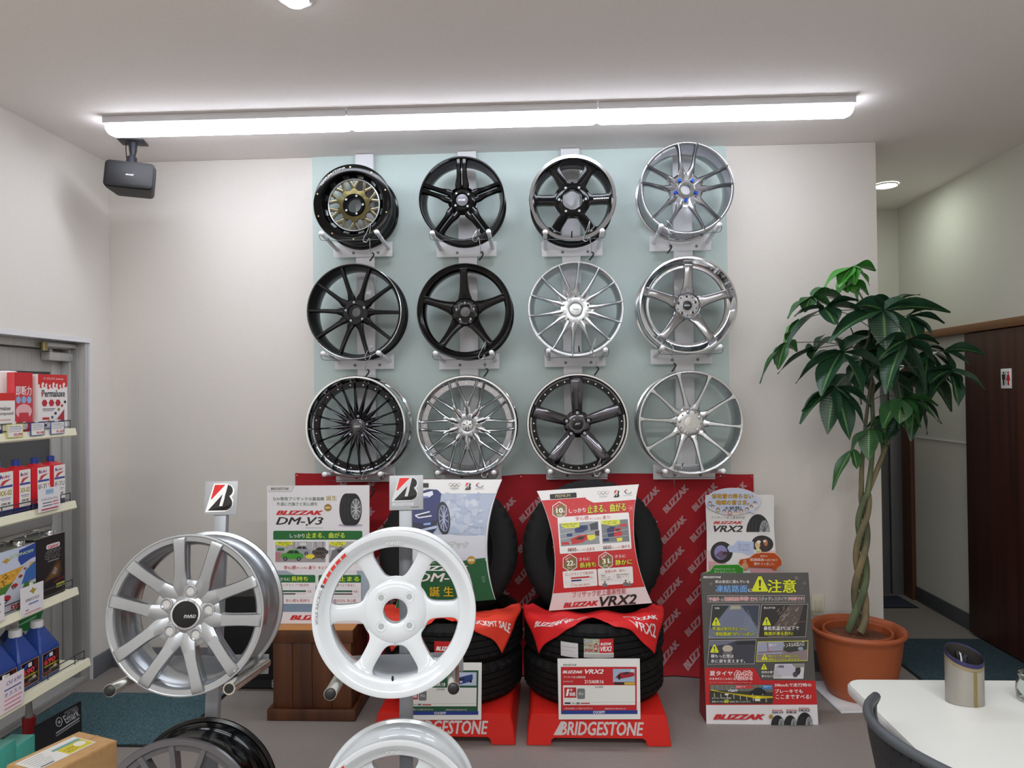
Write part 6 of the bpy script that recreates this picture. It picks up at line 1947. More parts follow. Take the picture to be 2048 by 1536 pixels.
for x in range(180, 700, 62):
    p.line([(x, 1178 + (x - 180) * 0.08), (x + 4, 1216 + (x - 180) * 0.10)], 8, 'B4B09C')
car(p, 358, 1152, 0.75, 'B9BCC2'); car(p, 596, 1168, 1.3, '1D1D20')
p.poly([(150, 1140), (330, 1186), (742, 1210), (742, 1224), (600, 1232), (150, 1154)], 'C9B41E'); p.poly([(596, 1206), (640, 1230), (552, 1230)], 'DFE021')
p.rect(386, 1106, 548, 1134, 'C8343A'); p.text('夏用タイヤ', 392, 1110, 480, 1126, 'F0E0E0', 0.03); p.rect(640, 1100, 736, 1140, '3F7FB8'); p.text('冬用タイヤ', 652, 1108, 726, 1124, 'E0ECF4', 0.03); p.rect(572, 1234, 616, 1254, 'E8E4E0'); p.rect(282, 1184, 316, 1198, 'E8E4E0')
p.text('氷上でブレーキをかけた場合', 158, 1218, 344, 1234, 'E4E4DE', 0.03); p.text('普通のタイヤだと', 158, 1252, 272, 1268, 'E4E4DE', 0.03); p.text('60', 276, 1238, 318, 1272, Y_, 0.05); p.text('%余計に滑ってしまいます。', 326, 1252, 530, 1268, 'E4E4DE', 0.03)
p.text('30km/hで走行時の', 758, 1082, 1112, 1118, W_, 0.05); p.text('ブレーキでも', 760, 1140, 1028, 1178, W_, 0.06); p.text('ここまですべる!', 768, 1192, 1108, 1234, W_, 0.06)
p.text('BLIZZAK', 170, 1380, 668, 1432, 'C21F28', 0.09, 0.35)
for s_, x, y in (('DM-V3', 734, 1354), ('VRX', 870, 1352), ('VRX2', 988, 1334)):
    p.text('BLIZZAK', x, y - 16, x + 104, y - 6, 'C21F28', 0.08, 0.3); p.text(s_, x, y, x + 108, y + 20, '26262A', 0.05, 0.25)
for x0, y0, x1 in ((724, 1390, 850), (846, 1390, 968), (968, 1362, 1122)):
    tyre_pic(p, x0, y0, x1, 1484, True)
p.ell(722, 1402, 20, 20, 'A8822E', 18)
p.build('print', t)

# ================================================================ red banner on the wall
bl = [aty(590, 956, YB - 0.02), aty(1507, 939, YB - 0.02)]
BX0, BX1, BZ = bl[0].x, bl[1].x, (bl[0].z + bl[1].z) / 2
t = thing('banner', 'dark red lettered cloth banner pinned below the wall wheels', 'banner', ((BX0 + BX1) / 2, YB - 0.02, 0))
PINS = [0.0, 0.075, 0.5, 0.93, 1.0]


def banner_pos(u, v):
    x = BX0 + (BX1 - BX0) * u + 0.010 * v * (u - 0.5)
    sag = 0.0
    for a, b in zip(PINS, PINS[1:]):
        if a <= u <= b:
            k = (u - a) / (b - a)
            sag = (0.10 * (b - a)) * 4 * k * (1 - k) * 0.32
    top = BZ + 0.012 * math.cos(u * 9.0) - sag
    L = v * (BZ - 0.006)
    y = YB - 0.016 - 0.13 * max(0.0, v - 0.35) ** 1.6 - 0.006 * math.sin(11 * u + 3 * v) * min(1, v * 2)
    fold = math.sin(41 * u + 1.1 * math.sin(5 * u)) * 0.010 * v ** 2 + math.sin(23 * u - 6 * v) * 0.006 * v
    low = max(0.0, v - 0.9) / 0.1
    y += fold - 0.035 * low * low - 0.008 * low * math.sin(60 * u)
    z = top * (1 - v) + (0.006 + 0.012 * (0.5 + 0.5 * math.sin(60 * u)) * (1 - low) * 0) * v
    return V((x, min(y, YB - 0.006), z))


mb = MB(); mb.grid(banner_pos, 130, 46, M_FABRED)
o = mb.build('cloth', t, smooth=85)


def banner_surf(u, v, h):
    a = banner_pos(u, v)
    e = 0.003
    n = (banner_pos(min(u + e, 1), v) - banner_pos(max(u - e, 0), v)).cross(banner_pos(u, min(v + e, 1)) - banner_pos(u, max(v - e, 0)))
    n.normalize()
    if n.y > 0: n = -n
    return a + n * (h + 0.0008)


p = Print([(0, 0), (917, 0), (917, 420), (0, 420)], banner_surf, (120, 40), step=5e-6)
for i in range(-2, 19):
    for j in range(-1, 8):
        x, y = 28 + 57 * i - 5 * j, 40 + 66 * j - 4 * i
        for _ in range(1):
            y2 = y % 462 - 20 if False else y
        if 34 < x < 886 and 30 < y < 392:
            p.text('BLIZZAK', x - 36, y - 6.5, x + 36, y + 6.5, 'BC8E92', 0.09, 0.25, -50)
p.build('lettering', t)
mb = MB()
for u in PINS[1:-1] + [0.004, 0.996]:
    a = banner_pos(u, 0.012)
    mb.ball(a + V((0, -0.003, 0)), 0.004, M_CHROME, (1, 0.6, 1), 8)
mb.build('push_pins', t)

# ================================================================ wooden box, black case, mats
q0, q1 = atz(545.5, 1441, 0.02), atz(703.5, 1441, 0.02)
y0 = 3.385
x0, x1 = aty(546, 1380, y0).x, aty(703, 1380, y0).x
yb = y0 + 0.30
t = thing('wooden_box', 'brown stained plank box used as poster pedestal with pale top', 'display box', ((x0 + x1) / 2, (y0 + yb) / 2, 0))
mb = MB(); n = 4
for i in range(n):
    a, b = x0 + (x1 - x0) * i / n, x0 + (x1 - x0) * (i + 1) / n
    mb.bx(a + 0.0008, b - 0.0008, y0, y0 + 0.018, 0.05, ZB - 0.02, M_WOODB, 0.002)
for i in range(3):
    a, b = y0 + 0.018 + (yb - y0 - 0.018) * i / 3, y0 + 0.018 + (yb - y0 - 0.018) * (i + 1) / 3
    mb.bx(x1 - 0.018, x1, a + 0.0008, b - 0.0008, 0.05, ZB - 0.02, M_WOODB, 0.002)
    mb.bx(x0, x0 + 0.018, a + 0.0008, b - 0.0008, 0.05, ZB - 0.02, M_WOODB, 0.002)
mb.bx(x0, x1, yb - 0.018, yb, 0.05, ZB - 0.02, M_WOODB, 0.002)
mb.build('side_panels', t)
mb = MB()
mb.bx(x0 - 0.022, x1 + 0.022, y0 - 0.022, y0, 0.001, 0.052, M_WOODB, 0.004)
mb.bx(x1, x1 + 0.022, y0, yb, 0.001, 0.052, M_WOODB, 0.004)
mb.bx(x0 - 0.022, x0, y0, yb, 0.001, 0.052, M_WOODB, 0.004)
mb.build('plinth_moulding', t)
mb = MB()
mb.bx(x0 - 0.012, x1 + 0.012, y0 - 0.012, y0, ZB - 0.060, ZB - 0.004, M_WOODB, 0.003)
mb.bx(x1, x1 + 0.012, y0, yb, ZB - 0.060, ZB - 0.004, M_WOODB, 0.003)
mb.bx(x0 - 0.012, x1 + 0.012, y0 - 0.012, yb, ZB - 0.004, ZB + 0.002, M_WOODT, 0.002)
mb.build('top_board', t)

yc = 3.70
x0, x1 = aty(438, 1300, yc).x, aty(541, 1300, yc).x + 0.05
ztop = aty(500, 1193, yc).z
t = thing('black_case', 'black amplifier case with metal corners on the mat behind the silver wheel', 'case', ((x0 + x1) / 2, yc + 0.1, 0))
mb = MB()
o_ = [(x0 + 0.035, ztop), (x1, ztop), (x1, 0.018), (x0 + 0.02, 0.018), (x0, 0.04), (x0, ztop - 0.035)]
mb.prism([V((a, yc, b)) for a, b in o_], (0, 0.2, 0), noisy(mat('black_vinyl', '0B0B0C', 0.65), 300, 0.2, 0.3, 500))
mb.build('cabinet', t)
mb = MB(); mb.bx(x0 + 0.03, x1 - 0.02, yc - 0.006, yc - 0.0005, 0.06, ztop - 0.04, noisy(mat('black_grille_cloth', '050506', 0.8), 500, 0.3, 0.4, 700), 0.002)
mb.build('grille', t)
for x, z in ((x1 - 0.022, 0.04), (x0 + 0.022, 0.042)):
    mb = MB(); mb.box((x, yc - 0.003, z), (0.044, 0.012, 0.044), M_CHROME, 0.006)
    mb.build('metal_corner', t)
for x in (x0 + 0.05, x1 - 0.05):
    mb = MB(); mb.cyl((x, yc + 0.05, 0.001), (x, yc + 0.05, 0.02), 0.015, 0.018, 12, M_BLKPL)
    mb.build('foot', t)


def floor_mat(label, x0, x1, y0, y1, m, z=0.009):
    t = thing('floor_mat', label, 'mat', ((x0 + x1) / 2, (y0 + y1) / 2, 0))
    mb = MB(); mb.bx(x0 + 0.012, x1 - 0.012, y0 + 0.012, y1 - 0.012, 0.003, z, m, 0.003)
    mb.build('pile', t)
    mb = MB()
    mb.bx(x0, x1, y0, y1, 0.0005, 0.004, M_BLK, 0.001)
    mb.build('rubber_border', t)
    return t


floor_mat('blue green entrance mat in front of the glazed door', XL + 0.02, -1.62, 3.10, 3.66, M_MAT)
floor_mat('dark blue mat on the corridor floor behind the table', 1.885, 2.555, 3.55, 4.53, M_MATD)
floor_mat('small navy mat at the dark end of the corridor', 1.80, 2.50, 5.16, 5.46, M_MATN)

# ================================================================ potted pachira
PC = V((atz(1717, 1360, 0).x, 3.70, 0))
PC.x = aty(1717, 1360, 3.70).x
t = thing('plant_tray', 'white square board on the floor under the terracotta pot', 'tray', PC)
mb = MB(); mb.box(PC + V((-0.005, -0.02, 0.007)), (0.35, 0.36, 0.012), M_WHITEST, 0.004, Matrix.Rotation(R_(4), 3, 'Z'))
mb.build('board', t)
t = thing('potted_tree', 'tall braided money tree with drooping leaves in a terracotta pot', 'potted plant', PC + V((0, 0, 0.0135)))
ZR = 0.335
mb = MB()
mb.lathe([(0.0005, 0.030), (0.120, 0.030), (0.150, 0.10), (0.180, 0.22), (0.196, ZR - 0.02), (0.204, ZR - 0.004), (0.214, ZR), (0.219, ZR - 0.003), (0.222, ZR - 0.012), (0.217, ZR - 0.022), (0.205, ZR - 0.034), (0.200, ZR - 0.05), (0.190, 0.20), (0.170, 0.085), (0.152, 0.035), (0.138, 0.0145), (0.0005, 0.0145)], 64, M_TERRA, 'Z', PC)
mb.build('pot', t, smooth=50)
mb = MB(); mb.lathe([(0.150, 0.27), (0.150, 0.318), (0.156, 0.322), (0.160, 0.318), (0.161, 0.27)], 48, M_TERRA, 'Z', PC)
mb.build('inner_pot', t, smooth=50)
mb = MB(); mb.lathe([(0.165, 0.285), (0.1, 0.292), (0.0005, 0.296)], 40, M_SOIL, 'Z', PC)
mb.build('soil', t)
PY = 3.70


def pp(x, y, d=0.0): return aty(x, y, PY + d)


axis = [pp(1714, 1262), pp(1720, 1200), pp(1722, 1140), pp(1724, 1080), pp(1727, 1030), pp(1731, 985)]
AX = [V(q) for q in catmull(axis, 10)]
ends = [[pp(1724, 925, -0.01), pp(1729, 880, -0.02), pp(1731, 846, -0.02)], [pp(1743, 925, 0.01), pp(1746, 870, 0.01), pp(1744, 800, 0.01), pp(1737, 740, 0.0)], [pp(1760, 925, 0.02), pp(1775, 885, 0.04), pp(1790, 860, 0.05)]]
for k in range(3):
    pts, rs = [], []
    for i, c in enumerate(AX):
        s_ = i / (len(AX) - 1)
        a = 2 * PI * (k / 3 + 1.35 * s_) + 0.6
        r = 0.024 * (1.15 - 0.35 * s_) if s_ > 0.12 else 0.030 + 0.05 * (0.12 - s_)
        pts.append(c + V((r * math.cos(a), r * 0.8 * math.sin(a), 0)))
        rs.append(0.0190 - 0.006 * s_)
    tail = [V(q) for q in catmull([pts[-1]] + ends[k], 6)][1:]
    pts += tail; rs += [0.0125 - 0.004 * i / len(tail) for i in range(len(tail))]
    mb = MB(); mb.tube(pts, rs, 10, M_TRUNK if k != 1 else M_TRUNKG)
    mb.build('trunk', t, smooth=70)
nodes = [pp(1737, 742), pp(1732, 700, 0.01), pp(1741, 655, 0.0), pp(1738, 620, 0.0), pp(1718, 585, -0.01)]
mb = MB(); mb.tube([ends[1][-1]] + nodes + [pp(1706, 562)], [0.008, 0.0075, 0.007, 0.006, 0.005, 0.003, 0.0025], 8, M_STEM, 0)
mb.tube([ends[1][2], pp(1748, 770), pp(1739, 735), pp(1716, 690), pp(1701, 655)], [0.008, 0.007, 0.005, 0.004, 0.003], 8, M_STEM)
mb.tube([ends[0][-1], pp(1737, 800, -0.02), pp(1745, 740, -0.02)], [0.009, 0.008, 0.007], 8, M_STEM)
mb.build('branches', t, smooth=70)


def leaf_grid(mb, o, d, L, w, droop, m, twist=0.0):
    """one leaflet from o along d: ribbed, folded along the midrib, bending down under its weight"""
    up = V((0, 0, 1))
    d = d.normalized()
    side = d.cross(up)
    if side.length < 0.15:
        side = V((1, 0, 0))
    side.normalize()
    nrm = side.cross(d).normalized()
    side = (side * math.cos(twist) + nrm * math.sin(twist)).normalized()
    nrm = side.cross(d).normalized()
    pts = []
    p, dd = V(o), d.copy()
    N = 9
    spine = []
    for i in range(N + 1):
        spine.append((p.copy(), dd.copy()))
        p = p + dd * (L / N)
        dd = (dd + V((0, 0, -droop / N))).normalized()
    k = mb.mi(m)
    uvl = mb.bm.loops.layers.uv.verify()
    rows = []
    for i, (c, q) in enumerate(spine):
        s_ = i / N
        wd = w * 0.5 * (math.sin(PI * min(1, s_ * 1.02) ** 0.80) ** 0.85 if 0 < s_ < 1 else 0.02) + 0.0012
        nn = side.cross(q).normalized()
        row = []
        for j in (-1, -0.5, 0, 0.5, 1):
            row.append(mb.bm.verts.new(c + side * wd * j + nn * (abs(j) * wd * 0.30 - (0.004 * math.sin(9 * s_ + j) if abs(j) == 1 else 0))))
        rows.append(row)
    for i in range(N):
        for j in range(4):
            f = mb.bm.faces.new((rows[i][j], rows[i][j + 1], rows[i + 1][j + 1], rows[i + 1][j]))
            f.material_index = k
            for lp, (a, b) in zip(f.loops, ((i, j), (i, j + 1), (i + 1, j + 1), (i + 1, j))):
                lp[uvl].uv = (b / 4, a / N)


rl = random.Random(21)
PXM = 1480.0 / 3.66


def cluster(x, y, dy, node, leaves, m, wide=34):
    """palmate leaf: leaflets given by their direction in the picture plane (degrees), length (px) and how far they point to the viewer"""
    o = pp(x, y, dy)
    mb = MB()
    for a, L, f in leaves:
        d = V((math.cos(R_(a)), -f, math.sin(R_(a)) + 0.25))
        Lm = 1.10 * L / PXM / max(0.55, math.sqrt(1 / (1 + f * f)))
        leaf_grid(mb, o + V((0, 0, 0.001)), d, Lm, 1.28 * wide / PXM * rl.uniform(0.9, 1.12), rl.uniform(0.5, 0.8), m, rl.uniform(-0.5, 0.5))
    n_ = nodes[node] if isinstance(node, int) else node
    mid = n_.lerp(o, 0.5) + V((0, 0, 0.02))
    mb.tube([n_, mid, o], 0.0019, 6, M_STEM, 5)
    mb.build('leaf_cluster', t, smooth=80)


D, Md, Br = M_LEAFD, M_LEAFM, M_LEAFB
F = 0.25
cluster(1706, 534, -0.02, 4, [(213, 66, 0.1), (232, 50, 0.3), (-58, 42, 0.35), (-14, 40, 0.1), (-8, 46, -0.3), (262, 36, 0.5)], Br, 26)
cluster(1700, 561, 0.02, 4, [(226, 36, 0.1), (250, 26, 0.4), (-76, 42, 0.1), (-44, 42, 0.1), (-90, 25, 0.5)], Br, 22)
cluster(1623, 594, -0.05, 3, [(222, 60, 0.1), (240, 34, 0.4), (30, 34, 0), (4, 48, 0.1), (-4, 68, -0.2), (-72, 32, 0.5), (-40, 48, 0.4)], Md, 27)
cluster(1648, 617, -0.12, 2, [(194, 56, 0.1), (222, 100, 0.15), (12, 62, 0.0), (-8, 72, 0.15), (-72, 32, 0.8), (-60, 46, 0.2)], D, 34)
cluster(1598, 640, 0.04, 3, [(238, 60, 0.1), (250, 68, -0.1), (226, 40, 0.3)], Br, 22)
cluster(1571, 686, 0.0, 1, [(236, 88, 0.05), (250, 52, 0.2), (-40, 26, 0.1), (60, 26, 0), (246, 44, -0.2)], Md, 22)
cluster(1632, 697, 0.02, 1, [(214, 86, 0.1), (62, 30, 0), (22, 50, 0.05), (245, 24, 0.3), (190, 22, 0.1)], D, 24)
cluster(1683, 705, -0.16, 1, [(238, 88, 0.3), (-70, 78, 0.35), (30, 56, 0.05), (116, 32, -0.1), (-24, 76, 0.1), (198, 58, 0.05), (212, 96, 0.0)], D, 38)
cluster(1767, 621, -0.16, 2, [(168, 58, 0), (208, 114, 0.1), (264, 70, 0.3), (-58, 68, 0.3), (14, 58, 0), (-4, 108, 0.1), (150, 40, -0.2)], D, 37)
cluster(1778, 612, 0.05, 2, [(160, 44, 0), (20, 60, 0), (-12, 66, 0), (230, 60, 0.1)], D, 32)
cluster(1816, 632, -0.06, 2, [(-16, 62, 0.1), (-46, 60, 0.2), (15, 44, 0), (-80, 50, 0.3)], D, 34)
cluster(1809, 682, -0.20, 0, [(242, 102, 0.3), (-76, 96, 0.3), (-4, 56, 0.1), (182, 52, 0.1), (-40, 60, 0.15), (215, 60, 0.0)], D, 40)
cluster(1886, 702, -0.06, 1, [(-6, 72, 0.05), (-36, 54, 0.15), (214, 56, 0.1), (170, 34, 0), (-75, 48, 0.2)], D, 28)
cluster(1902, 742, -0.12, 0, [(-34, 68, 0.1), (-86, 62, 0.2), (178, 42, 0.1), (232, 62, 0.1), (-64, 36, 0.1), (205, 50, 0.3)], D, 33)
cluster(1801, 797, -0.18, ends[1][2], [(234, 62, 0.2), (-62, 56, 0.25), (-34, 70, 0.2), (-12, 62, 0.1), (255, 44, 0.4), (-82, 60, 0.1)], Md, 30)
cluster(1669, 774, -0.12, ends[1][2], [(226, 92, 0.15), (258, 84, 0.15), (-80, 94, 0.2), (-56, 84, 0.15), (-30, 70, 0.1), (214, 72, 0.0)], D, 33)
cluster(1697, 748, 0.06, 0, [(262, 72, 0.1), (-72, 60, 0.1), (230, 60, 0.1), (-40, 50, 0)], D, 34)
cluster(1738, 857, -0.06, ends[1][1], [(232, 54, 0.1), (20, 34, 0), (-60, 40, 0.2), (262, 56, 0.25), (-46, 46, 0.05)], Md, 26)
cluster(1705, 898, -0.05, ends[0][1], [(243, 82, 0.1), (-84, 36, 0.2)], Md, 24)
cluster(1779, 830, 0.05, ends[2][2], [(214, 58, 0), (-94, 46, 0.2), (-50, 60, 0.1), (-10, 48, 0), (250, 60, 0.2)], D, 28)
cluster(1790, 745, 0.10, 0, [(230, 80, 0), (-80, 90, 0), (-40, 70, 0), (10, 50, 0), (170, 50, 0)], D, 36)
cluster(1745, 672, 0.10, 2, [(240, 70, 0), (-85, 80, 0), (-30, 70, 0), (200, 60, 0), (20, 50, 0)], D, 36)
cluster(1850, 740, 0.06, 0, [(-90, 80, 0), (-60, 90, 0), (-30, 60, 0), (235, 70, 0), (180, 50, 0)], D, 34)
cluster(1832, 790, -0.02, 0, [(-78, 72, 0.1), (-100, 84, 0.1), (-52, 66, 0.1), (240, 70, 0.1)], D, 30)
cluster(1722, 720, 0.0, 0, [(-96, 60, 0.1), (-50, 50, 0.1), (240, 50, 0.1), (190, 40, 0)], D, 28)
cluster(1776, 690, 0.0, 1, [(-88, 84, 0.1), (-52, 74, 0.1), (238, 80, 0.1), (200, 56, 0.1), (-10, 60, 0)], D, 36)
cluster(1858, 700, 0.0, 1, [(-50, 66, 0.1), (-100, 70, 0.1), (225, 56, 0), (-75, 90, 0.1)], D, 32)

# ================================================================ table, chair, small things on it
TZ = 0.70
tx0, ty1 = 0.80, 2.085
t = thing('white_table', 'white laminate table in the lower right corner', 'table', (1.5, 1.6, 0))
mb = MB()
r, x1_, y0_ = 0.045, 2.15, 1.0
o_ = []
for cx, cy, a in ((tx0 + r, ty1 - r, 90), (tx0 + r, y0_ + r, 180), (x1_ - r, y0_ + r, 270), (x1_ - r, ty1 - r, 0)):
    o_ += [(cx + r * math.cos(R_(a + q)), cy + r * math.sin(R_(a + q))) for q in range(0, 91, 15)]
cxm, cym = (tx0 + x1_) / 2, (y0_ + ty1) / 2
def tr(k, z): return [V((cxm + (x - cxm) * (1 - k / (x1_ - tx0) * 2), cym + (y - cym) * (1 - k / (ty1 - y0_) * 2), z)) for x, y in o_]
mb.rings([tr(0.004, TZ - 0.001), tr(0.004, TZ)], M_TABLE, True, False, True)
mb.build('table_top', t)
mb = MB(); mb.rings([tr(0.010, TZ - 0.030), tr(0.002, TZ - 0.027), tr(0.0, TZ - 0.020), tr(0.0, TZ - 0.006), tr(0.0035, TZ - 0.0008)], mat('grey_edge_band', 'B9BAB8', 0.4), True, True, False)
mb.build('edge_band', t)
for x in (tx0 + 0.14, x1_ - 0.14):
    for y in (y0_ + 0.12, ty1 - 0.22):
        mb = MB(); mb.cyl((x, y, 0.002), (x, y, TZ - 0.032), 0.02, 0.022, 16, M_GREYSTAND)
        mb.build('leg', t)
mb = MB(); mb.bx(tx0 + 0.13, x1_ - 0.13, y0_ + 0.11, ty1 - 0.21, TZ - 0.06, TZ - 0.033, M_GREYSTAND)
mb.build('under_frame', t)

t = thing('black_chair', 'black plastic shell chair with perforated back tucked beside the white table', 'chair', (0.66, 1.47, 0))
CXB, CYB = 0.715, 1.545


def shell(s_, h):
    """s -1..1 along the back, h 0..1 from the seat to the rounded top edge"""
    w = 0.235 * (0.80 + 0.20 * math.sin(min(1, h * 1.15) * PI / 2)) * (1 if h < 0.8 else math.sqrt(max(0.0, 1 - ((h - 0.8) / 0.2) ** 2 * 0.40)))
    y = CYB + w * s_
    z = 0.43 + 0.378 * h - 0.010 * s_ * s_ * h
    x = CXB - 0.055 + 0.075 * s_ * s_ + 0.025 * (1 - h) - 0.03 * h * h + 0.03
    return V((x, y, z))


mp = mat('perforated_black_plastic', '2A2B2F', 0.45)
nt = mp.node_tree
tc = nt.nodes.new('ShaderNodeTexCoord'); vo = nt.nodes.new('ShaderNodeTexVoronoi'); vo.inputs['Scale'].default_value = 46; vo.inputs['Randomness'].default_value = 0.0
mpn = nt.nodes.new('ShaderNodeMapping'); mpn.inputs['Scale'].default_value = (0.05, 1, 0.55)
nt.links.new(tc.outputs['Object'], mpn.inputs[0]); nt.links.new(mpn.outputs[0], vo.inputs['Vector'])
cr = nt.nodes.new('ShaderNodeValToRGB'); cr.color_ramp.elements[0].position = 0.10; cr.color_ramp.elements[1].position = 0.14
cr.color_ramp.elements[0].color = (*lin('08080A'), 1); cr.color_ramp.elements[1].color = (*lin('36383C'), 1)
nt.links.new(vo.outputs['Distance'], cr.inputs[0]); nt.links.new(cr.outputs[0], nt.nodes['Principled BSDF'].inputs['Base Color'])
mb = MB(); mb.grid(lambda a, b: shell(2 * a - 1, b), 30, 18, mp)
g = bmesh.ops.solidify(mb.bm, geom=mb.bm.faces[:], thickness=0.006)
mb.build('backrest', t, smooth=60)
mb = MB()
edge = [shell(-1, h / 12) for h in range(13)] + [shell(-1 + 2 * k / 16, 1) for k in range(1, 17)] + [shell(1, 1 - h / 12) for h in range(1, 13)]
mb.tube([e + V((0.002, 0, 0)) for e in edge], 0.0105, 10, noisy(mat('grey_rubber_edge', '3F4348', 0.5), 200, 0.05))
mb.build('back_frame', t, smooth=60)
mb = MB(); mb.box((CXB + 0.185, CYB, 0.435), (0.40, 0.42, 0.022), M_BLKPL, 0.010)
mb.build('seat', t)
mb = MB()
for y in (CYB - 0.14, CYB + 0.14):
    mb.tube([(CXB - 0.015, y, 0.60), (CXB - 0.015, y, 0.46), (CXB + 0.03, y, 0.415), (CXB + 0.3, y, 0.415)], 0.010, 10, M_GREYSTAND, 4)
mb.build('back_supports', t)
for sx in (0.0, 0.37):
    for y in (CYB - 0.19, CYB + 0.19):
        mb = MB(); mb.tube([(CXB + sx, y, 0.424), (CXB + sx + (-0.03 if sx == 0 else 0.03), y, 0.012)], 0.011, 10, M_GREYSTAND)
        mb.build('leg', t)

# cut exhaust tip used as a pen pot
b0 = atz(1888, 1398, TZ); b1 = atz(1968, 1416, TZ)
ec = (b0 + b1) / 2 + V((0.005, 0.004, 0)); ew = (b1.x - b0.x) / 2 * 1.27
t = thing('pen_pot', 'slant-cut oval steel tube with blue burnt rim used as pen pot on the table', 'pen pot', ec)
ea = R_(-14)
MT = noisy(mat('raw_steel_tube', 'A39F97', 0.40, 0.8), 12, 0.10, 0, None, (1, 1, 0.3))
nt = MT.node_tree; b_ = nt.nodes['Principled BSDF']
def oval_pt(a, k, z): 
    x, y = ew * k * math.cos(a), ew * 0.62 * k * math.sin(a)
    return V((ec.x + x * math.cos(ea) - y * math.sin(ea), ec.y + x * math.sin(ea) + y * math.cos(ea), z))
def ztop_(a): return TZ + 0.124 - 0.010 * math.cos(a) + 0.016 * math.sin(a)
angs = [2 * PI * i / 64 for i in range(64)]
def orow(k, f): return [oval_pt(a, k, f(a)) for a in angs]
mb = MB(); mb.rings([orow(0.93, lambda a: TZ + 0.0015), orow(1, lambda a: TZ + 0.001), orow(1, lambda a: ztop_(a) - 0.020)], MT, True, True, False)
mb.build('tube', t, smooth=50)
mb = MB(); mb.rings([orow(1, lambda a: ztop_(a) - 0.0202), orow(1, lambda a: ztop_(a) - 0.010)], mat('straw_burnt_steel', '978A6C', 0.4, 0.75), True)
o = mb.build('straw_band', t, smooth=50)
mb = MB(); mb.rings([orow(1, lambda a: ztop_(a) - 0.0102), orow(1.004, lambda a: ztop_(a) - 0.001), orow(0.985, lambda a: ztop_(a) + 0.0006), orow(0.965, lambda a: ztop_(a) - 0.002)], mat('blue_burnt_steel', '3D3A60', 0.35, 0.75), True)
mb.rings([orow(0.965, lambda a: ztop_(a) - 0.002), orow(0.96, lambda a: TZ + 0.004)], mat('shaded_inner_steel', '2A2624', 0.6, 0.3), True)  # inner wall coloured dark, standing in for the shade inside the tube
o = mb.build('burnt_rim', t, smooth=50); o['label'] = 'blue burnt rim'
mb = MB()
aw = R_(-66)
for k in range(3):
    a = aw + 0.055 * (k - 1)
    mb.tube([oval_pt(a, 1.004, TZ + 0.001), oval_pt(a, 1.004, ztop_(a) - 0.018)], 0.0018, 6, mat('weld_bead', '8C7B4C' if 1 else '', 0.4, 0.6))
mb.build('weld_seam', t)
for k, (dx, dy, c_, l) in enumerate(((-0.014, 0.006, '1A1A1C', 0.148), (-0.004, 0.010, 'C9C9CC', 0.140), (0.004, 0.004, '2A2C38', 0.138))):
    g = thing('pen', ['black pen leaning in the steel pen pot', 'silver pen standing in the steel pen pot', 'short dark pen in the middle of the steel pen pot'][k], 'pen', ec + V((dx, dy, 0.004)), None, 'pens in the steel pot')
    mb = MB(); mb.tube([ec + V((dx * 0.2, dy * 0.4, 0.006)), ec + V((dx, dy, l - 0.03)), ec + V((dx * 1.15, dy * 1.05, l - 0.018))], [0.0045, 0.0045, 0.003], 10, mat('pen_' + c_, c_, 0.3))
    mb.build('barrel', g)
    mb = MB(); mb.tube([ec + V((dx + 0.005, dy, l - 0.02)), ec + V((dx * 0.8 + 0.006, dy * 0.8, l - 0.06))], 0.0012, 6, M_CHROME)
    mb.build('clip', g)

jc = atz(2064, 1402, TZ)
t = thing('glass_jar', 'small clear glass jar cut by the right edge on the table', 'jar', jc)
MG = mat('clear_glass', 'F4FAF8', 0.02, 0, 0, 0, 1.0, ior=1.45)
k = 0.001
mb = MB(); mb.lathe([(0.0004, 0.002), (0.028, 0.002), (0.034, 0.008), (0.0355, 0.035), (0.033, 0.046), (0.0275, 0.055), (0.0275, 0.062), (0.0300, 0.064), (0.0300, 0.070), (0.0265, 0.071), (0.0250, 0.060), (0.0300, 0.045), (0.0325, 0.034), (0.0312, 0.010), (0.0004, 0.007)], 40, MG, 'Z', jc + V((0, 0, -0.0012)))
mb.build('jar_glass', t, smooth=60)

# ================================================================ goods shelf in front of the door, its fronts face the right
XS = -1.93
yE = atx(152, 860, XS).y
t = thing('goods_shelf', 'cream metal goods shelf at the left edge with wire guards', 'shelf', (-2.15, yE - 0.6, 0))
LV = []
for k, (px, py) in enumerate(((152, 858), (152, 1003), (156, 1176), (180, 1318), (202, 1490))):
    e = aty(px, py, yE)
    LV.append(e)
    x1 = e.x
    mb = MB()
    mb.bx(-2.34, x1 - 0.012, yE - 1.25, yE, e.z - 0.028, e.z - 0.004, M_SHELF, 0.002)
    sh = mb.build('shelf_board', t)
    mb = MB()
    mb.rings([[V((x1 - 0.012, y, e.z - 0.030)), V((x1 - 0.002, y, e.z - 0.030)), V((x1 + 0.004, y, e.z - 0.024)), V((x1 - 0.002, y, e.z + 0.004)), V((x1 - 0.012, y, e.z + 0.004))] for y in (yE - 1.25, yE)], M_SHELF, True, True, True)
    mb.build('price_rail', t)
    mb = MB(); gz = e.z + 0.036
    yy = yE - 0.006
    mb.tube([(x1 - 0.02, yE - 1.24, gz), (x1 - 0.02, yy, gz), (x1 - 0.02, yy, e.z + 0.002)], 0.0022, 6, M_DWIRE)
    mb.tube([(x1 - 0.02, yE - 1.24, e.z + 0.010), (x1 - 0.02, yy, e.z + 0.010)], 0.0018, 6, M_DWIRE)
    for q in range(8):
        mb.tube([(x1 - 0.02, yy - 0.06 - 0.16 * q, e.z + 0.002), (x1 - 0.02, yy - 0.06 - 0.16 * q, gz)], 0.0018, 6, M_DWIRE)
    mb.build('wire_guard', t)
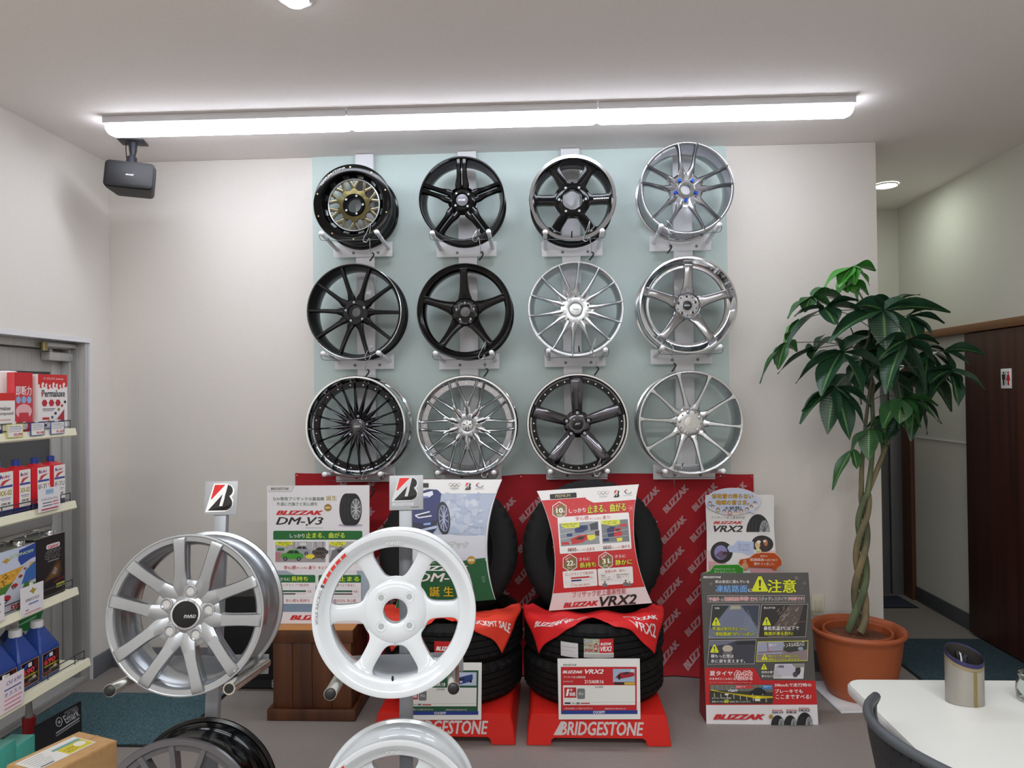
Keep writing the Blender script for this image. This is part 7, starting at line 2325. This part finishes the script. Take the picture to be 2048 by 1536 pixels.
for y in (yE - 0.03, yE - 1.22):
    mb = MB(); mb.bx(-2.37, -2.34, y - 0.015, y + 0.015, 0.001, 1.62, M_SHELF, 0.002)
    mb.build('upright', t)
mb = MB(); mb.bx(-2.33, LV[4].x - 0.05, yE - 1.2, yE - 0.02, 0.001, 0.06, M_SHELF, 0.003)
mb.build('kick_plate', t)


def ypx(px, x):
    """depth of the pixel column px on the plane X = x (near the shelf)"""
    return atx(px, 1000, x).y


def xsurf(x, ya, yb, z0, z1):
    """surface facing +X; u runs away from the viewer, v downwards"""
    return lambda u, v, h: V((x + h, ya + (yb - ya) * u, z1 + (z0 - z1) * v))


def px_z(py, px, x):
    return atx(px, py, x).z


def carton(name, label, cat, x, pxa, pxb, pyt, z0, depth, col, draw, crop, group=None, part='carton'):
    ya, yb = ypx(pxa, x), ypx(pxb, x)
    z1 = px_z(pyt, (pxa + pxb) / 2, x)
    t = thing(name, label, cat, (x - depth / 2, (ya + yb) / 2, z0), None, group)
    mb = MB(); mb.bx(x - depth, x, ya, yb, z0 + 0.0008, z1, col if not isinstance(col, str) else ink(col), 0.0015)
    mb.build(part, t)
    P = Print(crop, xsurf(x, ya, yb, z0 + 0.0015, z1))
    draw(P)
    P.build('print', t)
    return t


Z1, Z2, Z3, Z4, Z5 = [e.z - 0.004 for e in LV]
XA = XS - 0.030


def perma(P):
    P.rect(330, 463, 580, 868, 'EFE9E7'); P.rect(330, 463, 580, 545, 'D22A2E')
    for k in range(16):
        P.ell(340 + 15 * k, 545, 12, 10 + 8 * (k % 3), 'D22A2E' if k % 2 else 'EFE9E7', 12)
    P.text('パーマラックス', 374, 484, 470, 504, 'F2E4E2', 0.05); P.rect(478, 490, 546, 500, 'E4A0A0')
    P.text('Permaluxe', 360, 574, 558, 624, '2E2E36', 0.04); P.ell(362, 600, 5, 20, 'B8262E', 14)
    for x in (382, 440, 496):
        P.poly([(x - 24, 666), (x - 12, 644), (x + 12, 644), (x + 24, 666), (x + 12, 690), (x - 12, 690)], 'B92A36')
    P.rect(364, 706, 470, 712, '6A6A70'); P.rect(370, 718, 456, 724, '8A8A90'); P.rect(364, 768, 420, 784, 'C2262E')
    P.poly([(380, 866), (556, 706), (556, 866)], 'DAD5D8'); P.poly([(470, 800), (550, 716), (550, 800)], 'A82A38'); P.rect(450, 790, 520, 866, 'EFEDEE')
    for k, c in enumerate(('3A5AA0', '4A4A50', 'C8A048', '55708A', '2E3A60', '7A8A40', 'A84A50', '3A3A40')):
        P.ell(362 + 28 * k, 850 - 27 * k, 11, 11, c, 12)


def refill(P):
    P.rect(0, 0, 120, 100, 'D63A44'); P.rect(0, 0, 120, 26, 'CF2A30'); P.text('即断力', 8, 22, 112, 38, 'F4E8E8', 0.05, 0, 0, 'B01C28', 0.03)
    for k, x in enumerate((24, 60, 96)):
        P.ell(x, 45, 16, 6, '8FB0D8', 14)
    P.ell(60, 64, 54, 12, 'E8B4B8', 20); P.poly([(10, 100), (30, 66), (90, 66), (112, 100)], 'C83A48'); P.ell(62, 88, 24, 7, 'E0D6D8', 16)


def compound(P):
    P.rect(0, 0, 130, 120, 'EDE8E6'); P.rect(0, 0, 130, 22, 'D0302C'); P.text('Permaluxe', 4, 38, 100, 50, '3A3A42', 0.04); P.text('Compound', 8, 54, 118, 66, '5A5A62', 0.04)
    P.rect(6, 76, 100, 79, 'C89A9C'); P.rect(6, 88, 76, 91, '7A8AB0'); P.rect(10, 104, 40, 118, '3A4A8A')


carton('boxed_coating', 'white and red boxed car coating kit, tallest on the top shelf', 'box', XA, 77, 135.5, 749, Z1, 0.06, 'EDE3E2', perma, [(330, 463), (580, 463), (580, 868), (330, 868)])
carton('refill_pack', 'red blister pack with three blue bubbles next to the boxed coating kit', 'pack', XA - 0.004, 30, 66, 745, Z1, 0.03, 'CF3A42', refill, [(0, 0), (120, 0), (120, 100), (0, 100)])
carton('compound_box', 'small white and red compound carton in front at the photo edge', 'box', XA + 0.004, -8, 30.5, 786, Z1, 0.05, 'EDE6E4', compound, [(0, 0), (130, 0), (130, 120), (0, 120)])
# translucent tub behind them
yt = ypx(8, XA - 0.11)
tt = thing('plastic_tub', 'translucent tub with white lid behind the small compound carton', 'tub', (XA - 0.13, yt, Z1))
mb = MB(); mb.lathe([(0.0005, 0.001), (0.045, 0.001), (0.056, 0.14), (0.0005, 0.14)], 32, mat('pink_tub', 'E0A0A0', 0.3), 'Z', (XA - 0.13, yt, Z1)); mb.build('tub_body', tt)
zl = px_z(742, 10, XA - 0.11) - Z1
mb = MB(); mb.lathe([(0.0005, zl), (0.056, zl), (0.062, zl - 0.006), (0.062, 0.142), (0.0005, 0.142)], 32, mat('milky_lid', 'E6DEDE', 0.35), 'Z', (XA - 0.13, yt, Z1)); mb.build('lid', tt)


def tag_card(label, x, pxa, pxb, pyt, pyb, border, draw, group='price tags on the shelf rails'):
    ya, yb = ypx(pxa, x), ypx(pxb, x)
    zc0, zc1 = px_z(pyb, (pxa + pxb) / 2, x), px_z(pyt, (pxa + pxb) / 2, x)
    t = thing('price_tag', label, 'price tag', (x, (ya + yb) / 2, zc0), None, group)
    mb = MB(); mb.bx(x - 0.0015, x, ya, yb, zc0, zc1, ink(border)); mb.build('card', t, smooth=0)
    P = Print([(0, 0), (100, 0), (100, 100), (0, 100)], xsurf(x, ya, yb, zc0, zc1))
    draw(P)
    P.build('print', t)
    mb = MB(); ym = (ya + yb) / 2
    mb.box((x - 0.004, ym, zc1 + 0.002), (0.006, 0.012, 0.014), mat('clear_clip', 'D8D8D0', 0.3)); mb.build('clip', t)


def ptag(price, ink_):
    def f(P):
        P.rect(5, 5, 95, 95, 'EDEDEA'); P.text('Permaluxe', 14, 12, 84, 24, '3A3A42', 0.03)
        P.rect(10, 32, 92, 36, '6A7AB0'); P.rect(12, 44, 88, 47, '7A7A80'); P.rect(10, 54, 80, 57, 'B0667A')
        P.text(price, 40, 68, 94, 92, 'C42A3A', 0.05)
    return f


XT = XS + 0.006
tag_card('price tag with yellow border below the small compound carton', XT, 15, 47, 848, 875, 'D9D23A', ptag('¥2,090', 0))
tag_card('blue-bordered price tag reading 4,180 on the top shelf rail', XT, 62, 90, 845, 871, '3A4A9A', ptag('¥4,180', 0))
tag_card('blue-bordered price tag reading 1,650 at the top shelf end', XT, 102, 129.5, 843, 868, '3A4A9A', ptag('¥1,650', 0))


# ---- red bottles with blue caps on the second shelf
def red_bottle(pa, pb, pyt, pyc, label, code):
    x = XA - 0.004
    ya, yb = ypx(pa - 10, x), ypx(pb, x)
    yl = ypx(pa, x)
    z1 = px_z(pyt, pb, x)
    t = thing('additive_bottle', label, 'bottle', (x - 0.03, (ya + yb) / 2, Z2), None, 'red bottles on the second shelf')
    d = 0.055
    H_ = z1 - Z2
    mb = MB()
    sec = lambda k, zz: [V((x - d / 2 + (d / 2) * k * a, (ya + yb) / 2 + (yb - ya) / 2 * k * b, zz)) for a, b in ((1, -0.9), (1, 0.9), (0.9, 1), (-0.9, 1), (-1, 0.9), (-1, -0.9), (-0.9, -1), (0.9, -1))]
    mb.rings([sec(0.96, Z2 + 0.001), sec(1, Z2 + 0.006), sec(1, Z2 + H_ * 0.90), sec(0.93, Z2 + H_ * 0.95), sec(0.5, z1), sec(0.42, z1 + 0.004)], mat('red_bottle_plastic', 'D01F2C', 0.3), True, True, True)
    mb.build('bottle_body', t)
    mb = MB(); mb.rings([sec(1.004, Z2 + 0.0012), sec(1.012, Z2 + 0.006), sec(1.012, Z2 + H_ * 0.14), sec(1.0, Z2 + H_ * 0.145)], mat('navy_base', '1E2260', 0.35), True); mb.build('base_band', t)
    yc = (ya + yb) / 2
    mb = MB(); mb.lathe([(0.0135, z1), (0.0135, z1 + 0.024), (0.0115, z1 + 0.026), (0.0005, z1 + 0.026)], 18, mat('blue_cap', '1F3F9A', 0.4), 'Z', (x - d / 2, yc, 0)); mb.build('cap', t)
    P = Print([(0, 0), (100, 0), (100, 300), (0, 300)], xsurf(x, yl, yb - 0.002, Z2 + H_ * 0.14, Z2 + H_ * 0.93))
    P.rect(0, 0, 100, 300, 'EFEAE4')
    rnd = random.Random(code)
    for k in range(6):
        P.poly([(10 + 14 * k, 30 + 12 * (k % 3)), (22 + 14 * k, 18 + 10 * (k % 2)), (26 + 12 * k, 40), (14 + 13 * k, 56)], 'C8303A' if k % 2 else '3A4AA0')
    P.poly([(12, 100), (30, 70), (60, 62), (90, 60), (50, 84), (30, 106)], 'C43A42'); P.rect(4, 106, 96, 124, '3F4C9A')
    P.text('XX-02' if code < 3 else 'IF-TU', 8, 146, 92, 186, 'A79A3A' if code < 3 else '8A8A90', 0.05); P.rect(14, 204, 86, 210, '6A7AB0'); P.rect(20, 218, 80, 222, '7A7A80'); P.text('10W-40', 20, 240, 80, 262, '3A3A48', 0.04)
    P.build('label', t)


red_bottle(-4, 27, 935, 922, 'red bottle with blue cap, cut by the photo edge on the second shelf', 1)
red_bottle(38.5, 62, 931, 918, 'red bottle with blue cap, second from the photo edge, second shelf', 2)
red_bottle(75, 100, 926, 913, 'red bottle with gray lettering partly behind the white shelf card', 3)
red_bottle(108, 131, 922, 909, 'red bottle at the far end of the second shelf', 4)


def wcard(P, star=False):
    P.rect(3, 2, 97, 98, 'E9E6EA')


tag_card('white card with blue badge clipped on the second shelf rail', XT + 0.004, 77, 120.5, 975, 1021, 'E9E6EA',
         lambda P: (P.rect(32, 6, 68, 28, '9CC0DA'), P.text('タクティ', 36, 12, 64, 20, '4A6A9A', 0.02), P.text('インカービフォータイム', 12, 42, 88, 54, '2E2E38', 0.04), P.rect(18, 62, 60, 66, '5A5A66'), P.rect(64, 60, 90, 66, 'D07A84'), P.rect(18, 74, 62, 78, '5A5A66'), P.rect(66, 73, 92, 78, 'D07A84'), P.rect(12, 88, 90, 94, 'B83A4A')), 'white cards on the shelf rails')


# ---- oil cans on the third shelf
def oil_can(label, pa, pb, pyt, col, draw, crop, xo=0.0, lids=True):
    x = XA + xo
    ya, yb = ypx(pa, x), ypx(pb, x)
    z1 = px_z(pyt, pb, x)
    t = thing('oil_can', label, 'oil can', (x - 0.06, (ya + yb) / 2, Z3), None, 'square oil cans on the third shelf')
    mb = MB(); mb.bx(x - 0.105, x, ya, yb, Z3 + 0.0008, z1, ink(col), 0.004); mb.build('can_body', t)
    mb = MB(); mb.bx(x - 0.104, x - 0.001, ya + 0.001, yb - 0.001, z1 - 0.001, z1 + 0.003, M_POLISH, 0.003); mb.build('top_rim', t)
    mb = MB(); c = V((x - 0.028, yb - 0.05, z1 + 0.002)); mb.lathe([(0.0005, 0.014), (0.018, 0.014), (0.020, 0.010), (0.020, 0.0)], 20, M_POLISH, 'Z', c); mb.build('cap', t)
    mb = MB(); c = V((x - 0.075, (ya + yb) / 2, z1 + 0.003)); mb.tube([c + V((0, -0.04, 0)), c + V((0, -0.03, 0.014)), c + V((0, 0.03, 0.014)), c + V((0, 0.04, 0))], 0.004, 8, M_POLISH, 4); mb.build('handle', t)
    if draw:
        P = Print(crop, xsurf(x, ya, yb, Z3 + 0.0015, z1)); draw(P); P.build('print', t)


def eco_art(P):
    P.rect(0, 0, 100, 200, 'C9D2E6'); P.poly([(0, 70), (100, 60), (100, 120), (0, 130)], 'D9A23A')
    rnd = random.Random(4)
    for k in range(40):
        P.ell(rnd.uniform(0, 60), rnd.uniform(74, 112), 3, 2.5, rnd.choice(['7A5A1A', 'B8841E', 'E8C04A']), 8)
    P.poly([(0, 112), (40, 104), (100, 130), (100, 200), (0, 200)], '4F7A35'); P.poly([(0, 200), (0, 160), (84, 40), (90, 40), (46, 200)], 'C3C6D2')
    P.poly([(55, 10), (100, 0), (100, 46), (86, 48), (60, 60), (52, 40)], '2A4A9A'); P.poly([(72, 80), (100, 60), (100, 118), (60, 122)], '3A6AB0')
    for x, y, k in ((20, 150, 13), (42, 118, 9), (58, 94, 6), (70, 74, 4)):
        P.ell(x, y, k, k * 0.8, 'B02A30', 14); P.ell(x - k * 0.2, y + k * 0.6, k * 0.5, k * 0.5, '1C1C20', 12); P.ell(x - k * 0.2, y + k * 0.6, k * 0.25, k * 0.25, 'B9B9BE', 10)
    P.text('ECONOFF', 30, 18, 94, 28, 'B9D49A', 0.05); P.poly([(10, 30), (18, 26), (22, 22), (26, 27), (34, 30), (26, 34), (22, 40), (17, 34)], 'C89A3A')
    P.text('5W', 30, 176, 60, 194, 'B82030', 0.06, 0.2)


def gtx_art(P):
    P.rect(0, 0, 100, 200, '17161A'); P.rect(4, 2, 96, 198, '1D1B1F')
    P.rect(34, 26, 82, 42, 'E4DADA', 6); P.text('Castrol', 40, 29, 76, 40, 'C42030', 0.05, 0.1); P.text('GTX', 30, 48, 84, 74, '1A1A1E', 0.05, 0.2, 0, 'A9A6A4', 0.04); P.rect(40, 80, 78, 84, '8A8686')
    P.poly([(18, 150), (50, 110), (70, 84), (84, 92), (88, 120), (80, 146), (50, 142)], '4A3420'); P.poly([(30, 146), (56, 116), (74, 96), (80, 108), (74, 136)], '6E4E26'); P.poly([(52, 126), (64, 104), (72, 116), (66, 132)], '8A8280')
    P.rect(68, 164, 98, 178, 'B3B24A'); P.poly([(60, 154), (100, 146), (100, 150), (60, 160)], '7A2028')


oil_can('printed oil can with little red cars, nearest the photo edge on the third shelf', -6, 70.5, 1085, '9AA6BE', eco_art, [(0, 0), (100, 0), (100, 200), (0, 200)])
oil_can('black oil can with orange glow at the end of the third shelf', 71.5, 129, 1064, '17161A', gtx_art, [(0, 0), (100, 0), (100, 200), (0, 200)])
oil_can('silver-topped oil can standing behind the black one', 74, 128, 1070, '55585E', None, None, -0.13)
tag_card('white card with golden emblem on the third shelf rail', XT + 0.004, 40.5, 86, 1170, 1226, 'E9E6EA',
         lambda P: (P.rect(3, 2, 97, 98, 'E9E6EA'), P.poly([(36, 20), (46, 16), (52, 8), (58, 16), (70, 18), (60, 26), (54, 34), (46, 26)], 'A79A3A'), P.text('SUNOCO ECO', 20, 44, 80, 54, '3A3A46', 0.04), P.rect(34, 62, 76, 68, '7A86C0'), P.rect(20, 82, 34, 86, '6A6A80'), P.rect(16, 92, 86, 96, 'D48A96')), 'white cards on the shelf rails')
tag_card('white card cut by the photo edge on the third shelf rail', XT + 0.006, -30, 8, 1196, 1248, 'E9E6EA', lambda P: (P.rect(3, 2, 97, 98, 'E9E6EA'), P.rect(20, 30, 80, 36, '6A6A80'), P.rect(20, 60, 80, 66, 'D48A96')), 'white cards on the shelf rails')


# ---- blue jugs with white caps on the fourth shelf
def blue_jug(label, pa, pb, pyt, pyc, xo=0.0, front=True):
    x = LV[3].x - 0.045 + xo
    ya, yb = ypx(pa, x), ypx(pb, x)
    zs = px_z(pyt, pb, x)                      # shoulder
    zc = px_z(pyc, (pa + pb) / 2, x - 0.05)    # cap top
    t = thing('oil_jug', label, 'oil jug', (x - 0.06, (ya + yb) / 2, Z4), None, 'blue oil jugs on the fourth shelf')
    yc, d = (ya + yb) / 2, 0.11
    def sec(kx, ky, zz, oy=0.0, ox=0.0): return [V((x - d / 2 + ox + d / 2 * kx * a, yc + oy + (yb - ya) / 2 * ky * b, zz)) for a, b in ((1, -0.88), (1, 0.88), (0.88, 1), (-0.88, 1), (-1, 0.88), (-1, -0.88), (-0.88, -1), (0.88, -1))]
    M = noisy(mat('blue_jug_plastic', '22408A', 0.4), 90, 0.05, 0.2, 200)
    zn = zc - 0.030
    mb = MB(); mb.rings([sec(0.96, 0.96, Z4 + 0.001), sec(1, 1, Z4 + 0.008), sec(1, 1, zs - 0.012), sec(0.95, 0.97, zs), sec(0.62, 0.62, zs + (zn - zs) * 0.55), sec(0.34, 0.38, zn), sec(0.30, 0.32, zn + 0.006)], M, True, True, True)
    mb.build('jug_body', t)
    mb = MB(); mb.lathe([(0.021, zn + 0.004), (0.0225, zn + 0.008), (0.0215, zc - 0.002), (0.019, zc), (0.0005, zc)], 20, mat('white_cap', 'E8E8EA', 0.4), 'Z', (x - d / 2, yc, 0)); mb.build('cap', t)
    if front:
        P = Print([(0, 0), (100, 0), (100, 160), (0, 160)], xsurf(x, ya + (yb - ya) * 0.07, yb - (yb - ya) * 0.05, Z4 + 0.012, zs - 0.014))
        P.rect(0, 0, 100, 160, 'B08A5A'); P.rect(4, 4, 96, 156, '121016'); P.rect(74, 6, 90, 70, '5A1A20'); P.rect(40, 14, 60, 40, 'D8D8DE'); P.poly([(10, 40), (30, 14), (38, 14), (30, 44)], '2A4AA8')
        P.text('690', 10, 48, 74, 84, 'E0404A', 0.06); P.rect(8, 88, 92, 104, '5A5A1E'); P.text('SUPER', 14, 90, 80, 102, 'C9B02A', 0.04)
        P.ell(62, 124, 26, 9, '8A7A62', 14); P.ell(72, 116, 10, 9, 'C8B8A0', 12); P.rect(10, 134, 50, 146, 'B8383A')
        P.build('label', t)


blue_jug('blue oil jug with white cap at the far end of the fourth shelf', 80, 119.5, 1284, 1230)
blue_jug('blue oil jug with white cap, second from the end of the fourth shelf', 37, 78, 1304, 1248)
blue_jug('blue oil jug half behind the pink handwritten card', -8, 34, 1326, 1266)
blue_jug('blue oil jug in the back row behind the end jug', 34, 66, 1280, 1234, -0.13, False)
blue_jug('blue oil jug in the back row near the photo edge', -8, 26, 1300, 1252, -0.13, False)
g = thing('green_leaflet', 'green sheet hanging under the third shelf behind the blue jugs', 'leaflet', (-2.2, yE - 0.1, Z4 + 0.1))
xg = -2.16
a, b, c, d = atx(22, 1232, xg), atx(92, 1204, xg), atx(72, 1262, xg), atx(20, 1262, xg)
mb = MB(); mb.prism([a, b, c, d], (0.0015, 0, 0), ink('1F7A3C')); mb.build('sheet', g, smooth=0)
P = Print([(0, 0), (10, 0), (10, 10), (0, 10)], lambda u, v, h: a.lerp(b, u).lerp(d.lerp(c, u), v) + V((0.0016 + h, 0, 0)))
P.poly([(2, 7), (8, 4), (8, 5), (2, 8)], '8AC09A'); P.build('print', g)
tag_card('pink handwritten card on the fourth shelf rail', LV[3].x + 0.008, -30, 46.5, 1358, 1428, 'E9DDE4',
         lambda P: (P.rect(2, 2, 98, 98, 'ECE0E6'), P.text('Oil 690', 52, 12, 92, 24, '4A5AA0', 0.02, 0.2), P.rect(46, 34, 92, 38, '4A5AA0'), P.text('オススメ', 46, 44, 92, 56, '3A4A9A', 0.03), P.rect(46, 64, 94, 67, 'D46A86'), P.rect(46, 76, 90, 79, 'D46A86'), P.rect(46, 88, 92, 91, 'C85A78')), 'white cards on the shelf rails')

# ---- bottom shelf: placard, spray can, teal boxes, cardboard box
x5 = LV[4].x
g = thing('black_placard', 'black lettered placard leaning behind the cardboard box', 'placard', (x5 - 0.1, yE - 0.1, Z5))
xa, xb = aty(76, 1455, yE - 0.30), aty(163, 1400, yE - 0.02)
pl = [atx(70, 1452, x5 - 0.085), atx(162, 1402, x5 - 0.075), atx(165, 1470, x5 - 0.070), atx(72, 1524, x5 - 0.080)]
for i in (2, 3):
    pl[i].z = Z5 + 0.004
mb = MB(); mb.prism(pl, (-0.004, 0, 0), ink('17181E')); mb.build('panel', g, smooth=0)
P = Print([(340, 1160), (740, 920), (770, 1420), (360, 1660)], lambda u, v, h: pl[0].lerp(pl[1], u).lerp(pl[3].lerp(pl[2], u), v) + V((h + 0.0005, 0, 0)))
P.ring(540, 1130, 30, 48, 7, 'B9BABE', 24); P.text('+', 526, 1112, 556, 1150, 'B9BABE', 0.05)
P.text('Emark', 574, 1036, 726, 1120, 'B9BABE', 0.03, 0.15, -31); P.text('CERTIFIED', 580, 1000, 720, 1050, '8A8B90', 0.02, 0.1, -31)
P.line([(515, 1242), (728, 1102)], 14, 'A9AAAE'); P.line([(515, 1270), (728, 1130)], 12, '8A8B90')
P.build('print', g)
sx = x5 - 0.17
c = atx(58, 1452, sx); zb5 = Z5
g = thing('spray_bottle', 'upturned bottle with red band behind the teal boxes', 'bottle', (sx, c.y, zb5))
zt = px_z(1404, 58, sx); zm = px_z(1434, 58, sx)
mb = MB(); mb.lathe([(0.0005, zb5 + 0.001), (0.020, zb5 + 0.001), (0.021, zm - 0.06), (0.0005, zm - 0.059)], 20, mat('pale_bottle', 'B9B4AE', 0.4), 'Z', (sx, c.y, 0)); mb.build('bottle_body', g)
mb = MB(); mb.lathe([(0.0005, zm - 0.058), (0.0235, zm - 0.058), (0.0235, zm), (0.0005, zm)], 20, mat('red_band', 'A0242C', 0.4), 'Z', (sx, c.y, 0)); mb.build('red_band', g)
mb = MB(); mb.lathe([(0.014, zm + 0.0005), (0.010, zt), (0.0005, zt)], 18, mat('grey_nozzle', 'A09E9C', 0.45), 'Z', (sx, c.y, 0)); mb.build('nozzle', g)
MT_ = mat('teal_card', '4FB0A2', 0.5)
for k, (pa, pb, yt_, xo, lb) in enumerate(((-6, 30, 1480, -0.085, 'teal carton at the photo edge in the bottom shelf row'), (31, 68, 1470, -0.085, 'teal carton beside the open cardboard box'))):
    x = x5 + xo
    ya, yb = ypx(pa, x), ypx(pb, x)
    z1 = px_z(yt_, pb, x)
    g = thing('teal_carton', lb, 'box', (x - 0.05, (ya + yb) / 2, Z5), None, 'teal cartons on the bottom shelf')
    mb = MB(); mb.bx(x - 0.09, x, ya, yb, Z5 + 0.0008, z1, MT_, 0.002); mb.build('carton', g)
    mb = MB(); mb.bx(x - 0.088, x - 0.002, ya + 0.004, yb - 0.004, z1 + 0.0002, z1 + 0.0012, mat('pale_teal_flap', '7FC6BA', 0.5)); mb.build('lid_flap', g)
C = atz(148, 1462, 0.30) + V((0.02, 0, 0))
e1, e2 = V((0.94, -0.34, 0)) * 0.19, V((-0.34, -0.94, 0)) * 0.26
g = thing('cardboard_box', 'brown cardboard box with white and yellow label, lower left corner', 'box', C + (e1 + e2) / 2 + V((0, 0, -0.30)))
base = [C, C + e1, C + e1 + e2, C + e2]
mb = MB(); mb.prism([q - V((0, 0, 0.299)) for q in base], (0, 0, 0.299), M_CARD)
bmesh.ops.bevel(mb.bm, geom=mb.bm.edges[:], offset=0.003, segments=2, affect='EDGES')
mb.build('carton', g)
mb = MB(); mb.prism([C + e1 * 0.47 + V((0, 0, 0.0002)), C + e1 * 0.53 + V((0, 0, 0.0002)), C + e1 * 0.53 + e2 + V((0, 0, 0.0002)), C + e1 * 0.47 + e2 + V((0, 0, 0.0002))], (0, 0, 0.0003), mat('packing_tape', 'B9905C', 0.3)); mb.build('packing_tape', g)
P = Print([(0, 0), (100, 0), (100, 70), (0, 70)], lambda u, v, h: C + e2 * (0.95 - 0.80 * u) + e1 * (0.12 + 0.60 * v) + V((0, 0, 0.0008 + h)))
P.rect(0, 0, 100, 70, 'E4E2DE'); P.rect(54, 26, 98, 66, 'D9C63A'); P.rect(50, 16, 98, 26, '6FA4A0'); P.ell(86, 42, 9, 12, 'E9E6DC', 16); P.text('お買得', 58, 38, 76, 46, '7A6A1E', 0.02); P.text('限定品', 58, 50, 76, 58, '7A6A1E', 0.02)
for k in range(6):
    P.rect(6, 8 + 9 * k, 40 - 3 * (k % 3), 10 + 9 * k, '9A9A9E')
P.rect(8, 60, 30, 66, '77777B')
P.build('label', g)
